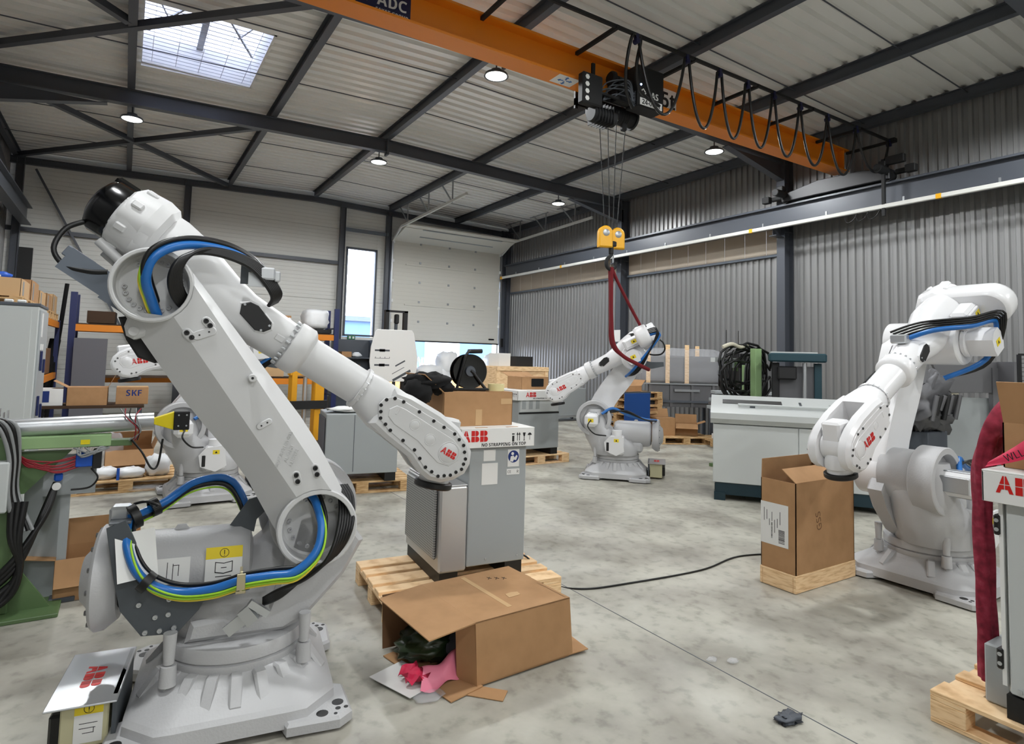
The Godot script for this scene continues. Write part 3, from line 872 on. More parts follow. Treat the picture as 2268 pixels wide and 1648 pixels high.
	for k in [[0.1, 1.08, 0.103, 1.052, 0.02, 0.004], [0.008, 1.076, 0.014, 1.045, 0.02, 0.004], [0.035, 1.043, 0.095, 1.03, 0.02, 0.008], [0.04, 0.553, 0.082, 0.55, 0.015, 0.008], [0.137, 0.25, 0.128, 0.216, 0.018, 0.004], [0.052, 0.272, 0.042, 0.24, 0.018, 0.004]]:
		b = MB.new(); b.X = LA
		cap.call(Vector2(k[0], k[1] * la / 1.325), Vector2(k[2], k[3] * la / 1.325), k[4], k[5], b)
		part("seat_pad", b, P, lm)
	b = MB.new(); b.X = LA
	b.cyl(Vector3(0.128, 0.759 * la / 1.325, 0.33), Vector3(0.128, 0.759 * la / 1.325, 0.362), 0.019, 16, -1.0, 0.004)
	part("stud", b, P, lm)
	bm = bolt_mesh(0.0115, 0.012)
	for p in [[0.1, 1.08], [0.103, 1.054], [0.008, 1.075], [0.014, 1.047], [0.137, 0.248], [0.128, 0.218], [0.052, 0.271], [0.042, 0.242]]:
		again("seat_bolt", bm, M.socket, LA * Transform3D(Basis.IDENTITY, Vector3(p[0], p[1] * la / 1.325, 0.331)), lm)
	b = MB.new(); b.X = LA
	for p in [[0.045, 1.04], [0.085, 1.032], [0.047, 0.5525], [0.075, 0.5505]]: b.cyl(Vector3(p[0], p[1] * la / 1.325, 0.335), Vector3(p[0], p[1] * la / 1.325, 0.3395), 0.004, 8)
	b.cyl(Vector3(0.128, 0.759 * la / 1.325, 0.36), Vector3(0.128, 0.759 * la / 1.325, 0.3635), 0.006, 10)
	part("tapped_holes", b, M.socket, lm).set_meta("kind", "stuff")
	if hero:
		var tx := Transform3D(Basis(Vector3(0.47, -0.88, 0).normalized(), Vector3(0.88, 0.47, 0).normalized(), Vector3(0, 0, 1)), Vector3.ZERO)
		tx = Transform3D(Basis(Vector3(0, 0, 1), -0.30), Vector3.ZERO)
		for k in [["3HAC043160-003", 0.05, 0.405], ["AL CUST", 0.058, 0.375], ["2210073", 0.065, 0.345]]:
			words(k[0], 0.016, P, LA * Transform3D(Basis(Vector3(0, 0, 1), 0.62).scaled_local(Vector3(1, 1, 3.5)), Vector3(k[1] + 0.02, k[2], 0.331)), lm, false, "casting_mark")
	for k in [[0.0, 0.118, 0.201, 18, r0], [la, 0.112, 0.246, 24, r1]]:   # screws round the floors of the two dishes
		var sm := bolt_mesh(0.0105, 0.012)
		for i in k[3]:
			var a: float = TAU * i / k[3]
			if sin(a * 2.0 + 0.6) < -0.75: continue
			again("dish_screw", sm, C, LA * Transform3D(Basis.IDENTITY, Vector3(cos(a) * k[1], k[0] + sin(a) * k[1], k[2])), lm)
	b = MB.new(); b.X = LA   # lug with a pin behind the elbow
	b.prism([Vector2(-0.13, la - 0.04), Vector2(-0.19, la - 0.09), Vector2(-0.205, la - 0.13), Vector2(-0.19, la - 0.16), Vector2(-0.15, la - 0.17), Vector2(-0.1, la - 0.15)], 0.14, 0.24, 0.01)
	b.cyl(Vector3(-0.17, la - 0.13, 0.24), Vector3(-0.17, la - 0.13, 0.25), 0.022, 16, -1.0, 0.003)
	part("lug", b, P, lm)
	# ---------------- upper arm
	b = MB.new(); b.X = UA
	b.turned([Vector2(0, 0), Vector2(0.175, 0), Vector2(0.185, 0.01), Vector2(0.185, 0.30), Vector2(0, 0.31)], Vector3(0, 0, -0.22), Vector3(0, 0, 1), 40)
	var ua := part("upper_arm", b, P)
	b = MB.new(); b.X = UA
	S0 = []
	for k in [[-0.17, 0.19, 0.165, 0.05], [-0.1, 0.185, 0.17, 0.05], [0.0, 0.15, 0.185, 0.03], [0.1, 0.14, 0.165, 0.03], [0.25, 0.118, 0.135, 0.02], [0.36, 0.108, 0.118, 0.0], [0.64, 0.105, 0.106, 0.0]]:
		var L := []
		for i in 28:
			var a := TAU * i / 28
			L.append(Vector3(k[0], k[1] + k[2] * cos(a), k[3] * -1.0 + k[2] * 0.97 * sin(a)))
		S0.append(L)
	b.loft(S0, true, true, 1)
	b.box(Vector3(0.17, 0.03, 0.09), Vector3(0.16, 0.07, 0.08), 0.02)
	part("arm_housing", b, P, ua)
	b = MB.new(); b.X = UA   # octagonal gear house at the rear end
	S0 = []
	for k in [[-0.335, 0.155], [-0.325, 0.168], [-0.21, 0.178], [-0.155, 0.165], [-0.13, 0.135]]:
		var L := []
		for i in 24:
			var a := TAU * i / 24
			var fl := cos(PI / 8) / cos(fposmod(a, PI / 4) - PI / 8)
			L.append(Vector3(k[0], 0.21 + k[1] * fl * cos(a), -0.01 + k[1] * fl * sin(a)))
		S0.append(L)
	b.loft(S0, true, true, 2)
	for i in 8:
		var a := TAU * (i + 0.5) / 8
		b.X = UA * Transform3D(Basis(Vector3.RIGHT, a), Vector3(-0.3, 0.21, -0.01))
		b.box(Vector3(0.02, 0.163, 0), Vector3(0.05, 0.022, 0.036), 0.006)
		b.X = UA
	b.cyl(Vector3(-0.33, 0.05, 0.06), Vector3(-0.2, 0.02, 0.06), 0.022, 12); b.cyl(Vector3(-0.3, 0.02, -0.02), Vector3(-0.2, 0.0, -0.02), 0.022, 12)
	part("gear_house", b, P, ua)
	b = MB.new(); b.X = UA
	b.turned([Vector2(0, 0), Vector2(0.085, 0.0), Vector2(0.125, 0.02), Vector2(0.138, 0.045), Vector2(0.138, 0.12), Vector2(0.148, 0.125), Vector2(0.148, 0.135)], Vector3(-0.46, 0.205, -0.01), Vector3(1, 0, 0), 36)
	b.box(Vector3(-0.39, 0.33, -0.01), Vector3(0.12, 0.05, 0.08), 0.015)
	part("motor_cover", b, M[o.get("cover", "gloss_black")], ua)
	b = MB.new(); b.X = UA
	b.hose([Vector3(-0.42, 0.1, 0.04), Vector3(-0.46, 0.02, 0.06), Vector3(-0.44, -0.08, 0.08), Vector3(-0.36, -0.12, 0.09), Vector3(-0.27, -0.09, 0.1), Vector3(-0.21, -0.05, 0.1)], 0.012)
	part("motor_cable", b, M.rubber, ua)
	b = MB.new(); b.X = UA   # motor of the third axis on the left-hand side
	b.cyl(Vector3(0, 0, -0.22), Vector3(0, 0, -0.26), 0.12, 24, -1.0, 0.008)
	b.prism([Vector2(-0.07, -0.09), Vector2(0.07, -0.09), Vector2(0.09, -0.03), Vector2(0.09, 0.06), Vector2(0.03, 0.1), Vector2(-0.05, 0.1), Vector2(-0.09, 0.04), Vector2(-0.09, -0.04)], -0.44, -0.25, 0.0)
	part("elbow_motor", b, P, ua)
	sign_sticker(UA * facing(Vector3(0, 0, -0.4415), Vector3(0, 0, -1)), 0.05, ua)
	b = MB.new(); b.X = UA   # cooling box on the left of the gear house
	b.box(Vector3(-0.12, 0.2, -0.24), Vector3(0.36, 0.15, 0.12), 0.02)
	b.box(Vector3(-0.12, 0.2, -0.305), Vector3(0.3, 0.1, 0.02), 0.006)
	part("drive_housing", b, P, ua)
	sign_sticker(UA * facing(Vector3(-0.1, 0.2, -0.3165), Vector3(0, 0, -1)), 0.05, ua)
	b = MB.new(); b.X = UA   # long rounded hood across the rear end
	S0 = []
	for k in [[-0.34, 0.84], [-0.33, 0.95], [-0.30, 1.0], [-0.2, 1.0], [-0.165, 0.95], [-0.15, 0.8]]:
		var L := []
		for i in 28:
			var a := TAU * i / 28
			var zz: float = 0.155 * k[1] * sin(a)
			L.append(Vector3(k[0], 0.205 + 0.155 * k[1] * cos(a), zz + (0.0 if zz > 0.0 else -0.36)))
		S0.append(L)
	b.loft(S0, true, true, 1)
	part("rear_hood", b, P, ua)
	if not hero:
		for i in 6:
			again("hood_bolt", bolt_mesh(0.01, 0.02), M.bolt, UA * Transform3D(Basis(Vector3.UP, -PI / 2), Vector3(-0.335, 0.205 + (0.12 if i % 2 == 0 else -0.12), 0.02 - 0.16 * (i / 2))), ua)
	# black hexagonal covers, one on each side
	for sg in [1, -1]:
		b = MB.new(); b.X = UA
		if sg < 0: b.X = UA * Transform3D(Basis.from_scale(Vector3(1, 1, -1)), Vector3.ZERO)
		var hx := [Vector2(0.33, 0.145), Vector2(0.36, 0.175), Vector2(0.40, 0.18), Vector2(0.495, 0.145), Vector2(0.51, 0.115), Vector2(0.49, 0.085), Vector2(0.45, 0.07), Vector2(0.35, 0.1)]
		b.prism(hx, 0.085, 0.121, 0.004)
		var hc := part("arm_cover", b, M.socket, ua)
		b = MB.new(); b.X = UA
		if sg < 0: b.X = UA * Transform3D(Basis.from_scale(Vector3(1, 1, -1)), Vector3.ZERO)
		var big := []
		for p in hx: big.append((p - Vector2(0.42, 0.125)) * 1.16 + Vector2(0.42, 0.125))
		b.prism(big, 0.06, 0.113, 0.008)
		part("cover_seat", b, P, ua)
		for p in [[0.345, 0.15], [0.495, 0.125], [0.475, 0.085]]:
			again("cover_screw", bolt_mesh(0.006, 0.005), M.alu, UA * Transform3D(Basis(Vector3.UP, 0.0 if sg > 0 else PI), Vector3(p[0], p[1], 0.121 * sg)), hc)
	b = MB.new(); b.X = UA
	var ax := Vector3(0, 0.105, 0)
	b.turned([Vector2(0.105, 0), Vector2(0.107, 0.02), Vector2(0.13, 0.03), Vector2(0.132, 0.045), Vector2(0.132, 0.105), Vector2(0.12, 0.12), Vector2(0.098, 0.135), Vector2(0.098, 0.45 - sh), Vector2(0.115, 0.452 - sh), Vector2(0.115, 0.47 - sh), Vector2(0.0, 0.472 - sh)], ax + Vector3(0.6, 0, 0), Vector3(1, 0, 0), 44)
	part("forearm_tube", b, P, ua)
	b = MB.new(); b.X = UA
	for k in [[0.622, 0.119], [1.053 - sh, 0.108]]:
		for i in 20:
			var a := TAU * i / 20
			b.cyl(Vector3(k[0], 0.105 + cos(a) * k[1], sin(a) * k[1]), Vector3(k[0] + 0.02 * (1 if k[0] > 1 else -1), 0.105 + cos(a) * k[1], sin(a) * k[1]), 0.0075, 8)
	part("collar_screws", b, M.alu, ua).set_meta("kind", "stuff")
	b = MB.new(); b.X = UA
	b.box(Vector3(0.57, 0.1, 0.103), Vector3(0.05, 0.035, 0.012), 0.005)
	part("oil_plug", b, P, ua)
	# ---------------- wrist: two cheeks joined behind, tilting head between them
	UA = UA.translated_local(Vector3(-sh, 0, 0))
	b = MB.new(); b.X = UA
	S0 = []
	for k in [[1.068, 0.105, 0.105, 0.105, 2.0], [1.13, 0.095, 0.118, 0.125, 2.6], [1.22, 0.08, 0.13, 0.142, 4.0], [1.30, 0.078, 0.128, 0.142, 5.0]]:
		var L := []
		for i in 32:
			var a := TAU * i / 32
			var ca := cos(a); var sa := sin(a)
			var rr := pow(pow(absf(ca), k[4]) + pow(absf(sa), k[4]), -1.0 / k[4])
			L.append(Vector3(k[0], k[1] + k[2] * ca * rr, k[3] * sa * rr))
		S0.append(L)
	b.loft(S0, true, true, 1)
	var chk := [Vector2(1.18, -0.03), Vector2(1.30, -0.055), Vector2(1.46, -0.075), Vector2(1.55, -0.115), Vector2(1.62, -0.125), Vector2(1.69, -0.105), Vector2(1.745, -0.06), Vector2(1.785, 0.0), Vector2(1.785, 0.06), Vector2(1.755, 0.12), Vector2(1.70, 0.165), Vector2(1.62, 0.195), Vector2(1.49, 0.212), Vector2(1.30, 0.208), Vector2(1.2, 0.19)]
	for sg in [1, -1]:
		b.X = UA
		if sg < 0: b.X = UA * Transform3D(Basis.from_scale(Vector3(1, 1, -1)), Vector3.ZERO)
		b.prism(chk, 0.078, 0.15, 0.022)
	var wr := part("wrist", b, P, ua)
	var inner := [Vector2(1.165, 0.08), Vector2(1.175, 0.12), Vector2(1.21, 0.15), Vector2(1.26, 0.16), Vector2(1.47, 0.165), Vector2(1.62, 0.16), Vector2(1.70, 0.13), Vector2(1.75, 0.07), Vector2(1.76, 0.01), Vector2(1.72, -0.05), Vector2(1.66, -0.09), Vector2(1.57, -0.085), Vector2(1.46, -0.04), Vector2(1.28, -0.01), Vector2(1.2, 0.02)]
	var panel_in := [Vector2(1.225, 0.085), Vector2(1.25, 0.12), Vector2(1.30, 0.128), Vector2(1.52, 0.125), Vector2(1.62, 0.125), Vector2(1.69, 0.10), Vector2(1.705, 0.045), Vector2(1.675, -0.01), Vector2(1.61, -0.025), Vector2(1.55, -0.01), Vector2(1.45, 0.02), Vector2(1.29, 0.03), Vector2(1.24, 0.05)]
	bm = bolt_mesh(0.0095, 0.006)
	for sg in [1, -1]:
		var W := UA
		if sg < 0: W = UA * Transform3D(Basis.from_scale(Vector3(1, 1, -1)), Vector3.ZERO)
		b = MB.new(); b.X = W
		b.prism(inner, 0.14, 0.154, 0.003)
		b.prism(panel_in, 0.15, 0.158, 0.003)
		var wc := part("wrist_cover", b, P, wr)
		for i in inner.size():
			for h in 2:
				var p: Vector2 = inner[i].lerp(inner[(i + 1) % inner.size()], 0.5 * h)
				if not hero and (i + h) % 2 == 0: continue
				if h == 1 and inner[i].distance_to(inner[(i + 1) % inner.size()]) < 0.06: continue
				p = p + (Vector2(1.46, 0.06) - p).normalized() * 0.012
				var tf := W * Transform3D(Basis.IDENTITY, Vector3(p.x, p.y, 0.153))
				if sg < 0: tf = UA * Transform3D(Basis(Vector3.UP, PI), Vector3(p.x, p.y, -0.153))
				again("cover_bolt", bm, M.socket if hero else M.bolt, tf, wc)
		for k in [[1.634, 0.05, 0.058, 0.003], [1.505, 0.058, 0.03, 0.002], [1.39, 0.082, 0.028, 0.002]]:
			b = MB.new(); b.X = W
			var zz := 0.158
			b.turned([Vector2(0, k[3]), Vector2(k[2] - 0.006, k[3]), Vector2(k[2] - 0.003, 0.0005), Vector2(k[2], k[3]), Vector2(k[2] + 0.003, -0.001)], Vector3(k[0], k[1], zz), Vector3(0, 0, 1), 28)
			part("cover_disc", b, P, wc)
		b = MB.new(); b.X = W
		b.box(Vector3(1.27, 0.1, 0.158), Vector3(0.012, 0.045, 0.004), 0.002)
		part("level_slot", b, P, wc)
		var lx := W * Transform3D(Basis.IDENTITY, Vector3(1.634, 0.05, 0.1613))
		if sg < 0: lx = UA * Transform3D(Basis(Vector3.UP, PI) * Basis(Vector3(0, 0, 1), 0.0), Vector3(1.52, 0.045, -0.1595))
		logo(0.036 if sg > 0 else 0.06, M.logo_red, lx, wc)
	# tilting head and tool flange
	var A5 := UA * Vector3(1.634, 0.05, 0)
	var fd := Vector3(sin(deg_to_rad(o.get("tilt", -10.0))), -cos(deg_to_rad(o.get("tilt", -10.0))), 0)
	var T5 := Transform3D(Basis(Vector3(0, 0, 1).cross(fd) * -1.0, -fd, Vector3(0, 0, 1)), A5)   # y away from the flange
	b = MB.new(); b.X = T5
	b.turned([Vector2(0, 0), Vector2(0.092, 0), Vector2(0.092, 0.15), Vector2(0, 0.15)], Vector3(0, 0, -0.075), Vector3(0, 0, 1), 30)
	b.box(Vector3(0, 0.08, 0), Vector3(0.15, 0.2, 0.13), 0.015)
	b.turned([Vector2(0.06, 0.0), Vector2(0.085, 0.02), Vector2(0.095, 0.07), Vector2(0.098, 0.09), Vector2(0.095, 0.115), Vector2(0.085, 0.12), Vector2(0.085, 0.15), Vector2(0, 0.15)], Vector3(0, -0.03, 0), Vector3(0, -1, 0), 32)
	var hd := part("wrist_head", b, P, ua)
	b = MB.new(); b.X = T5
	b.box(Vector3(0.08, 0.07, 0), Vector3(0.012, 0.2, 0.1), 0.004)
	part("head_panel", b, P, hd)
	b = MB.new(); b.X = T5
	b.turned([Vector2(0.05, 0), Vector2(0.1, 0.0), Vector2(0.107, 0.006), Vector2(0.107, 0.03), Vector2(0.1, 0.037), Vector2(0.055, 0.037), Vector2(0.05, 0.02), Vector2(0, 0.02)], Vector3(0, -0.178, 0), Vector3(0, -1, 0), 36)
	part("tool_flange", b, M.rubber, hd)
	R.set_meta("la", LA); R.set_meta("ua", UA)
	return R

func hose(c: String, m: Material, pts: Array, r: float, par: Node3D = null):
	var b := MB.new()
	b.hose(pts, r)
	return part(c, b, m, par)

func robots():
	var r := robot("industrial_robot", "large grey-white robot arm in the left foreground, forearm sloping down over a control cabinet", Vector3(0.549, 0, -3.315), -0.154, {"th": 34.0, "ph": 31.0, "hero": true})
	hero_dressing(r)
	r = robot("industrial_robot", "white robot arm hanging in a red lifting sling in mid-hall", Vector3(6.15, 0, -6.75), atan2(0.722, -0.69), {"th": 32.0, "ph": 27.0, "paint": "paint_white", "cover": "paint_white", "arm": 1.05, "short": 0.36})
	cables(r, 1.05)
	r = robot("industrial_robot", "glossy white robot arm on the right, its wrist over a tall cardboard box", Vector3(5.49, 0, -2.374), PI, {"th": 24.0, "ph": 30.0, "paint": "paint_white", "cover": "paint_white", "arm": 1.15})
	cables(r, 1.15)
	r = robot("industrial_robot", "white robot arm half hidden behind the foreground robot, forearm pointing left", Vector3(0.886, 0, -7.8), PI, {"th": 42.0, "ph": 9.0, "paint": "paint_white", "cover": "paint_white", "arm": 1.12, "short": 0.34})
	cables(r, 1.12)

func cables(R: Node3D, la: float):   # hose loops over elbow and shoulder on the left-hand side
	prm = R
	var LA: Transform3D = R.get_meta("la"); var UA: Transform3D = R.get_meta("ua")
	var c := func(k: float) -> Array:
		return [LA * Vector3(-0.05, la - 0.3, -0.1), LA * Vector3(-0.1 - k, la - 0.1, -0.34), UA * Vector3(-0.1, 0.12 + k, -0.42 - k), UA * Vector3(0.12, 0.2 + k, -0.34), UA * Vector3(0.3, 0.26 + k, -0.16 + k), UA * Vector3(0.42, 0.24 + k, 0.02 + k)]
	hose("blue_hose", M.hose_blue, c.call(0.0), 0.02)
	for k in 4: hose("black_cable", M.rubber, c.call(0.02 + 0.017 * k), 0.0085)
	part("hose_clamp", bx(UA * Vector3(0.42, 0.25, 0.03), Vector3(0.09, 0.07, 0.12), 0.01), M.alu)
	var s := func(k: float) -> Array:
		return [Vector3(-0.56, 0.82, -0.06 - k), Vector3(-0.4, 0.84, -0.16 - k), Vector3(-0.15, 0.9 + k, -0.2 - k), Vector3(0.05, 0.98 - k, -0.24), Vector3(0.2, 0.9, -0.3)]
	hose("blue_hose", M.hose_blue, s.call(0.0), 0.02)
	for k in 3: hose("black_cable", M.rubber, s.call(0.025 + 0.015 * k), 0.0085)
	hose("black_cable", M.rubber, [Vector3(0.32, 0.83, -0.72), Vector3(0.34, 0.76, -0.78), Vector3(0.25, 0.66, -0.72), Vector3(0.12, 0.62, -0.5)], 0.009)
	var b := MB.new(); b.X = LA   # dark bracket sticking out behind the elbow
	b.prism([Vector2(-0.12, la - 0.12), Vector2(-0.3, la + 0.0), Vector2(-0.42, la + 0.12), Vector2(-0.38, la + 0.17), Vector2(-0.25, la + 0.08), Vector2(-0.1, la + 0.02)], -0.14, -0.08, 0.003)
	part("arm_bracket", b, M.plate_grey)

func hero_dressing(R: Node3D):
	prm = R
	var b := MB.new()
	# folded dark sheet-metal bracket on the balancer
	b.prism([Vector2(-0.54, 0.88), Vector2(-0.47, 0.91), Vector2(-0.42, 0.80), Vector2(-0.37, 0.655), Vector2(-0.34, 0.612), Vector2(-0.29, 0.598), Vector2(-0.0, 0.605), Vector2(0.04, 0.625), Vector2(0.04, 0.555), Vector2(-0.152, 0.522), Vector2(-0.165, 0.494), Vector2(-0.25, 0.40), Vector2(-0.385, 0.41), Vector2(-0.47, 0.527), Vector2(-0.50, 0.66)], 0.235, 0.243, 0.002)
	b.bar(Vector3(-0.51, 0.89, 0.05), Vector3(-0.49, 0.895, 0.24), 0.08, 0.006)
	var br := part("cable_bracket", b, M.plate_grey)
	for p in [[-0.40, 0.545], [-0.335, 0.485], [-0.285, 0.49], [-0.285, 0.555], [-0.17, 0.565], [-0.26, 0.43], [-0.315, 0.425], [-0.37, 0.425]]:
		again("bracket_bolt", bolt_mesh(0.011, 0.009), M.alu, Transform3D(Basis.IDENTITY, Vector3(p[0], p[1], 0.243)), br)
	b = MB.new()   # upright dark plate beside the shoulder
	b.prism([Vector2(-0.06, 0.80), Vector2(0.02, 0.92), Vector2(0.1, 0.94), Vector2(0.1, 0.86), Vector2(0.06, 0.82), Vector2(0.05, 0.76)], 0.02, 0.03, 0.0)
	part("upright_plate", b, M.plate_grey)
	# leaning paper and the two instruction stickers on the cylinder
	sheet("paper_sheet", 0.15, 0.2, M.label_white, Transform3D(Basis.from_euler(Vector3(-0.25, 0.1, 0.12)), Vector3(-0.42, 0.76, 0.252)))
	warning_label(facing(Vector3(-0.075, 0.655, 0.181), Vector3(0, 0.22, 1)), 0.155, 0.17, null, true)
	warning_label(Transform3D(facing(Vector3(-0.31, 0.655, 0.181), Vector3(0, 0.22, 1)).basis * Basis(Vector3(0, 0, 1), PI / 2), Vector3(-0.31, 0.655, 0.1815)), 0.11, 0.19, null)
	# lower loop of hoses: from the post behind, down over the bracket, through the clip and up into the shoulder dish
	var low := func(dx: float, dy: float, dz: float) -> Array:
		var P := []
		for p in [[-0.47, 0.88, 0.16], [-0.46, 0.81, 0.24], [-0.42, 0.71, 0.275], [-0.355, 0.64, 0.285], [-0.25, 0.60, 0.30], [-0.12, 0.605, 0.33], [0.0, 0.64, 0.36], [0.12, 0.655, 0.385], [0.22, 0.665, 0.40], [0.31, 0.74, 0.385], [0.335, 0.84, 0.34], [0.315, 0.93, 0.27], [0.29, 0.97, 0.22]]:
			P.append(Vector3(p[0] + dx, p[1] + dy, p[2] + dz))
		return P
	hose("blue_hose", M.hose_blue, low.call(0.0, 0.0, 0.0), 0.019)
	hose("black_cable", M.rubber, low.call(0.022, 0.022, -0.02), 0.009)
	hose("black_cable", M.rubber, low.call(-0.005, -0.024, -0.01), 0.008)
	hose("green_wire", M.wire_green, low.call(0.008, -0.026, 0.006), 0.0065)
	hose("yellow_wire", M.wire_yellow, low.call(0.012, -0.038, -0.006), 0.006)
	hose("green_wire", M.wire_green, low.call(0.018, -0.012, 0.02), 0.005)
	for i in 6:   # black bundle dropping out of the dish to the connector below
		var k := i * 0.012
		hose("black_cable", M.rubber, [Vector3(0.40 + k, 1.0, 0.21), Vector3(0.425 + k, 0.94, 0.27), Vector3(0.41 + k, 0.82, 0.35), Vector3(0.36 + k * 0.8, 0.7, 0.385 - k), Vector3(0.27 + k * 0.6, 0.615 + k * 0.3, 0.36 - k), Vector3(0.16 + k * 0.3, 0.56 - k * 0.4, 0.31), Vector3(0.10, 0.52 - k * 0.4, 0.28)], 0.0095)
	b = MB.new()
	b.box(Vector3(0.0, 0.645, 0.36), Vector3(0.012, 0.09, 0.07), 0.002); b.box(Vector3(-0.0, 0.645, 0.395), Vector3(0.035, 0.07, 0.006), 0.002); b.box(Vector3(0, 0.6, 0.34), Vector3(0.04, 0.012, 0.11), 0.002)
	part("zinc_clip", b, M.zinc)
	b = MB.new()   # die-cast lever bracket under the bundle
	b.bar(Vector3(-0.05, 0.40, 0.30), Vector3(0.075, 0.50, 0.32), 0.012, 0.05)
	b.bar(Vector3(0.04, 0.53, 0.33), Vector3(0.12, 0.47, 0.33), 0.03, 0.03)
	b.bar(Vector3(0.02, 0.455, 0.32), Vector3(0.06, 0.49, 0.33), 0.04, 0.075)
	part("lever_bracket", b, M.alu)
	# hoses running over the back
	var over := func(dx: float, dy: float, dz: float) -> Array:
		var P := []
		for p in [[-0.475, 0.89, 0.14], [-0.42, 0.905, 0.08], [-0.34, 0.935, 0.02], [-0.24, 0.995, -0.06], [-0.13, 1.01, -0.1], [-0.06, 0.985, -0.1], [-0.01, 0.91, -0.08], [0.03, 0.80, -0.06]]:
			P.append(Vector3(p[0] + dx, p[1] + dy, p[2] + dz))
		return P
	hose("blue_hose", M.hose_blue, over.call(0, 0, 0), 0.019)
	hose("black_cable", M.rubber, over.call(-0.01, -0.025, 0.01), 0.013)
	hose("green_wire", M.wire_green, over.call(-0.012, -0.045, 0.01), 0.005)
	for p in [[-0.47, 0.89, 0.14, 0.055], [-0.40, 0.912, 0.07, 0.042], [-0.385, 0.665, 0.285, 0.045]]:
		b = MB.new()
		var dr: Vector3 = Vector3(0.8, 0.3, -0.4) if p[1] > 0.8 else Vector3(0.7, -0.6, 0.15)
		b.turned([Vector2(p[3] * 0.7, 0), Vector2(p[3], 0.002), Vector2(p[3], 0.036), Vector2(p[3] * 0.7, 0.038)], Vector3(p[0], p[1], p[2]), dr, 14)
		part("cable_strap", b, M.rubber)
	part("post_cap", bx(Vector3(-0.51, 0.9, 0.1), Vector3(0.08, 0.09, 0.09), 0.012), M.alu)
	hose("strap_tail", M.rubber, [Vector3(-0.46, 0.95, 0.12), Vector3(-0.41, 0.96, 0.13), Vector3(-0.36, 0.94, 0.14), Vector3(-0.38, 0.93, 0.15)], 0.006)
	# upper loop: out of the elbow dish, up over the housing to the clamp on the forearm
	var up := func(dx: float, dy: float, dz: float) -> Array:
		var P := []
		for p in [[-0.40, 1.80, 0.26], [-0.42, 1.86, 0.30], [-0.44, 1.95, 0.36], [-0.415, 2.04, 0.38], [-0.34, 2.10, 0.35], [-0.24, 2.125, 0.29], [-0.12, 2.115, 0.235], [-0.02, 2.07, 0.19], [0.05, 2.0, 0.16]]:
			P.append(Vector3(p[0] + dx, p[1] + dy, p[2] + dz))
		return P
	hose("blue_hose", M.hose_blue, up.call(0, 0, 0), 0.021)
	hose("green_wire", M.wire_green, up.call(-0.022, 0.008, 0.006), 0.0065)
	hose("yellow_wire", M.wire_yellow, up.call(-0.028, -0.004, -0.01), 0.0055)
	for i in 4: hose("black_cable", M.rubber, up.call(-0.012 + 0.006 * i, 0.026 + 0.006 * (i % 2), 0.012 - 0.018 * i), 0.0115)
	for i in 7:
		var k := i * 0.011
		var P := []
		for p in [[-0.28, 1.81, 0.26], [-0.335, 1.88, 0.33], [-0.35, 1.96, 0.37], [-0.32, 2.04, 0.37], [-0.25, 2.085, 0.32], [-0.14, 2.085, 0.26], [-0.02, 2.04, 0.21], [0.07, 1.93, 0.17], [0.06, 1.88, 0.12]]:
			P.append(Vector3(p[0] + k * 0.55, p[1] + k * 0.35, p[2] - 0.003 * i))
		hose("black_cable", M.rubber, P, 0.0105)
	b = MB.new()
	b.box(Vector3(0.045, 2.03, 0.15), Vector3(0.07, 0.06, 0.11), 0.008); b.box(Vector3(0.0, 2.0, 0.17), Vector3(0.08, 0.07, 0.008), 0.002)
	b.box(Vector3(0.09, 2.02, 0.17), Vector3(0.03, 0.05, 0.05), 0.006)
	part("hose_clamp", b, M.alu)
	part("clamp_plate", bx(Vector3(-0.03, 2.03, 0.12), Vector3(0.09, 0.1, 0.008)), M.plate_grey)
	b = MB.new()   # bent grey plates behind the elbow
	b.X = Transform3D(Basis(Vector3(0, 0, 1), deg_to_rad(-34)), Vector3(-0.62, 1.93, 0.08))
	b.box(Vector3(-0.1, 0.0, 0.02), Vector3(0.22, 0.11, 0.006)); b.box(Vector3(0.06, 0.0, 0.03), Vector3(0.12, 0.13, 0.006)); b.box(Vector3(-0.18, 0.03, -0.05), Vector3(0.1, 0.05, 0.14), 0.004)
	b.X = Transform3D.IDENTITY
	part("bent_plate", b, M.steel_light)
	b = MB.new()
	b.prism([Vector2(-0.565, 1.79), Vector2(-0.50, 1.80), Vector2(-0.40, 1.70), Vector2(-0.37, 1.64), Vector2(-0.41, 1.585), Vector2(-0.48, 1.61), Vector2(-0.53, 1.69)], 0.02, 0.16, 0.01)
	part("rubber_guard", b, M.socket)
	hose("blue_hose", M.hose_blue, [Vector3(-0.43, 1.62, 0.02), Vector3(-0.36, 1.575, 0.02), Vector3(-0.27, 1.535, 0.02), Vector3(-0.2, 1.51, 0.02)], 0.016)
	part("hose_fitting", cy(Vector3(-0.455, 1.635, 0.02), Vector3(-0.42, 1.613, 0.02), 0.017, 10), M.zinc)

func crane_materials():
	mat("orange", Color(0.90, 0.52, 0.08), 0.42)
	mat("navy", Color(0.05, 0.06, 0.25), 0.5)
	mat("crane_black", Color(0.12, 0.122, 0.13), 0.6)
	M.crane_black.albedo_color = Color(0.06, 0.062, 0.068); M.crane_black.roughness = 0.7; mat("carriage", Color(0.10, 0.105, 0.12), 0.5)
	mat("crane_yellow", Color(0.90, 0.66, 0.04), 0.35)
	mat("rope", Color(0.10, 0.10, 0.105), 0.5, 0.5)
	mat("sling_red", Color(0.42, 0.05, 0.09), 0.85)
	mat("rail_white", Color(0.82, 0.82, 0.80), 0.4)
	var m := mat("led_blue", Color(0.7, 0.8, 1.0), 0.4); m.emission_enabled = true; m.emission = Color(0.7, 0.8, 1.0); m.emission_energy_multiplier = 3.0

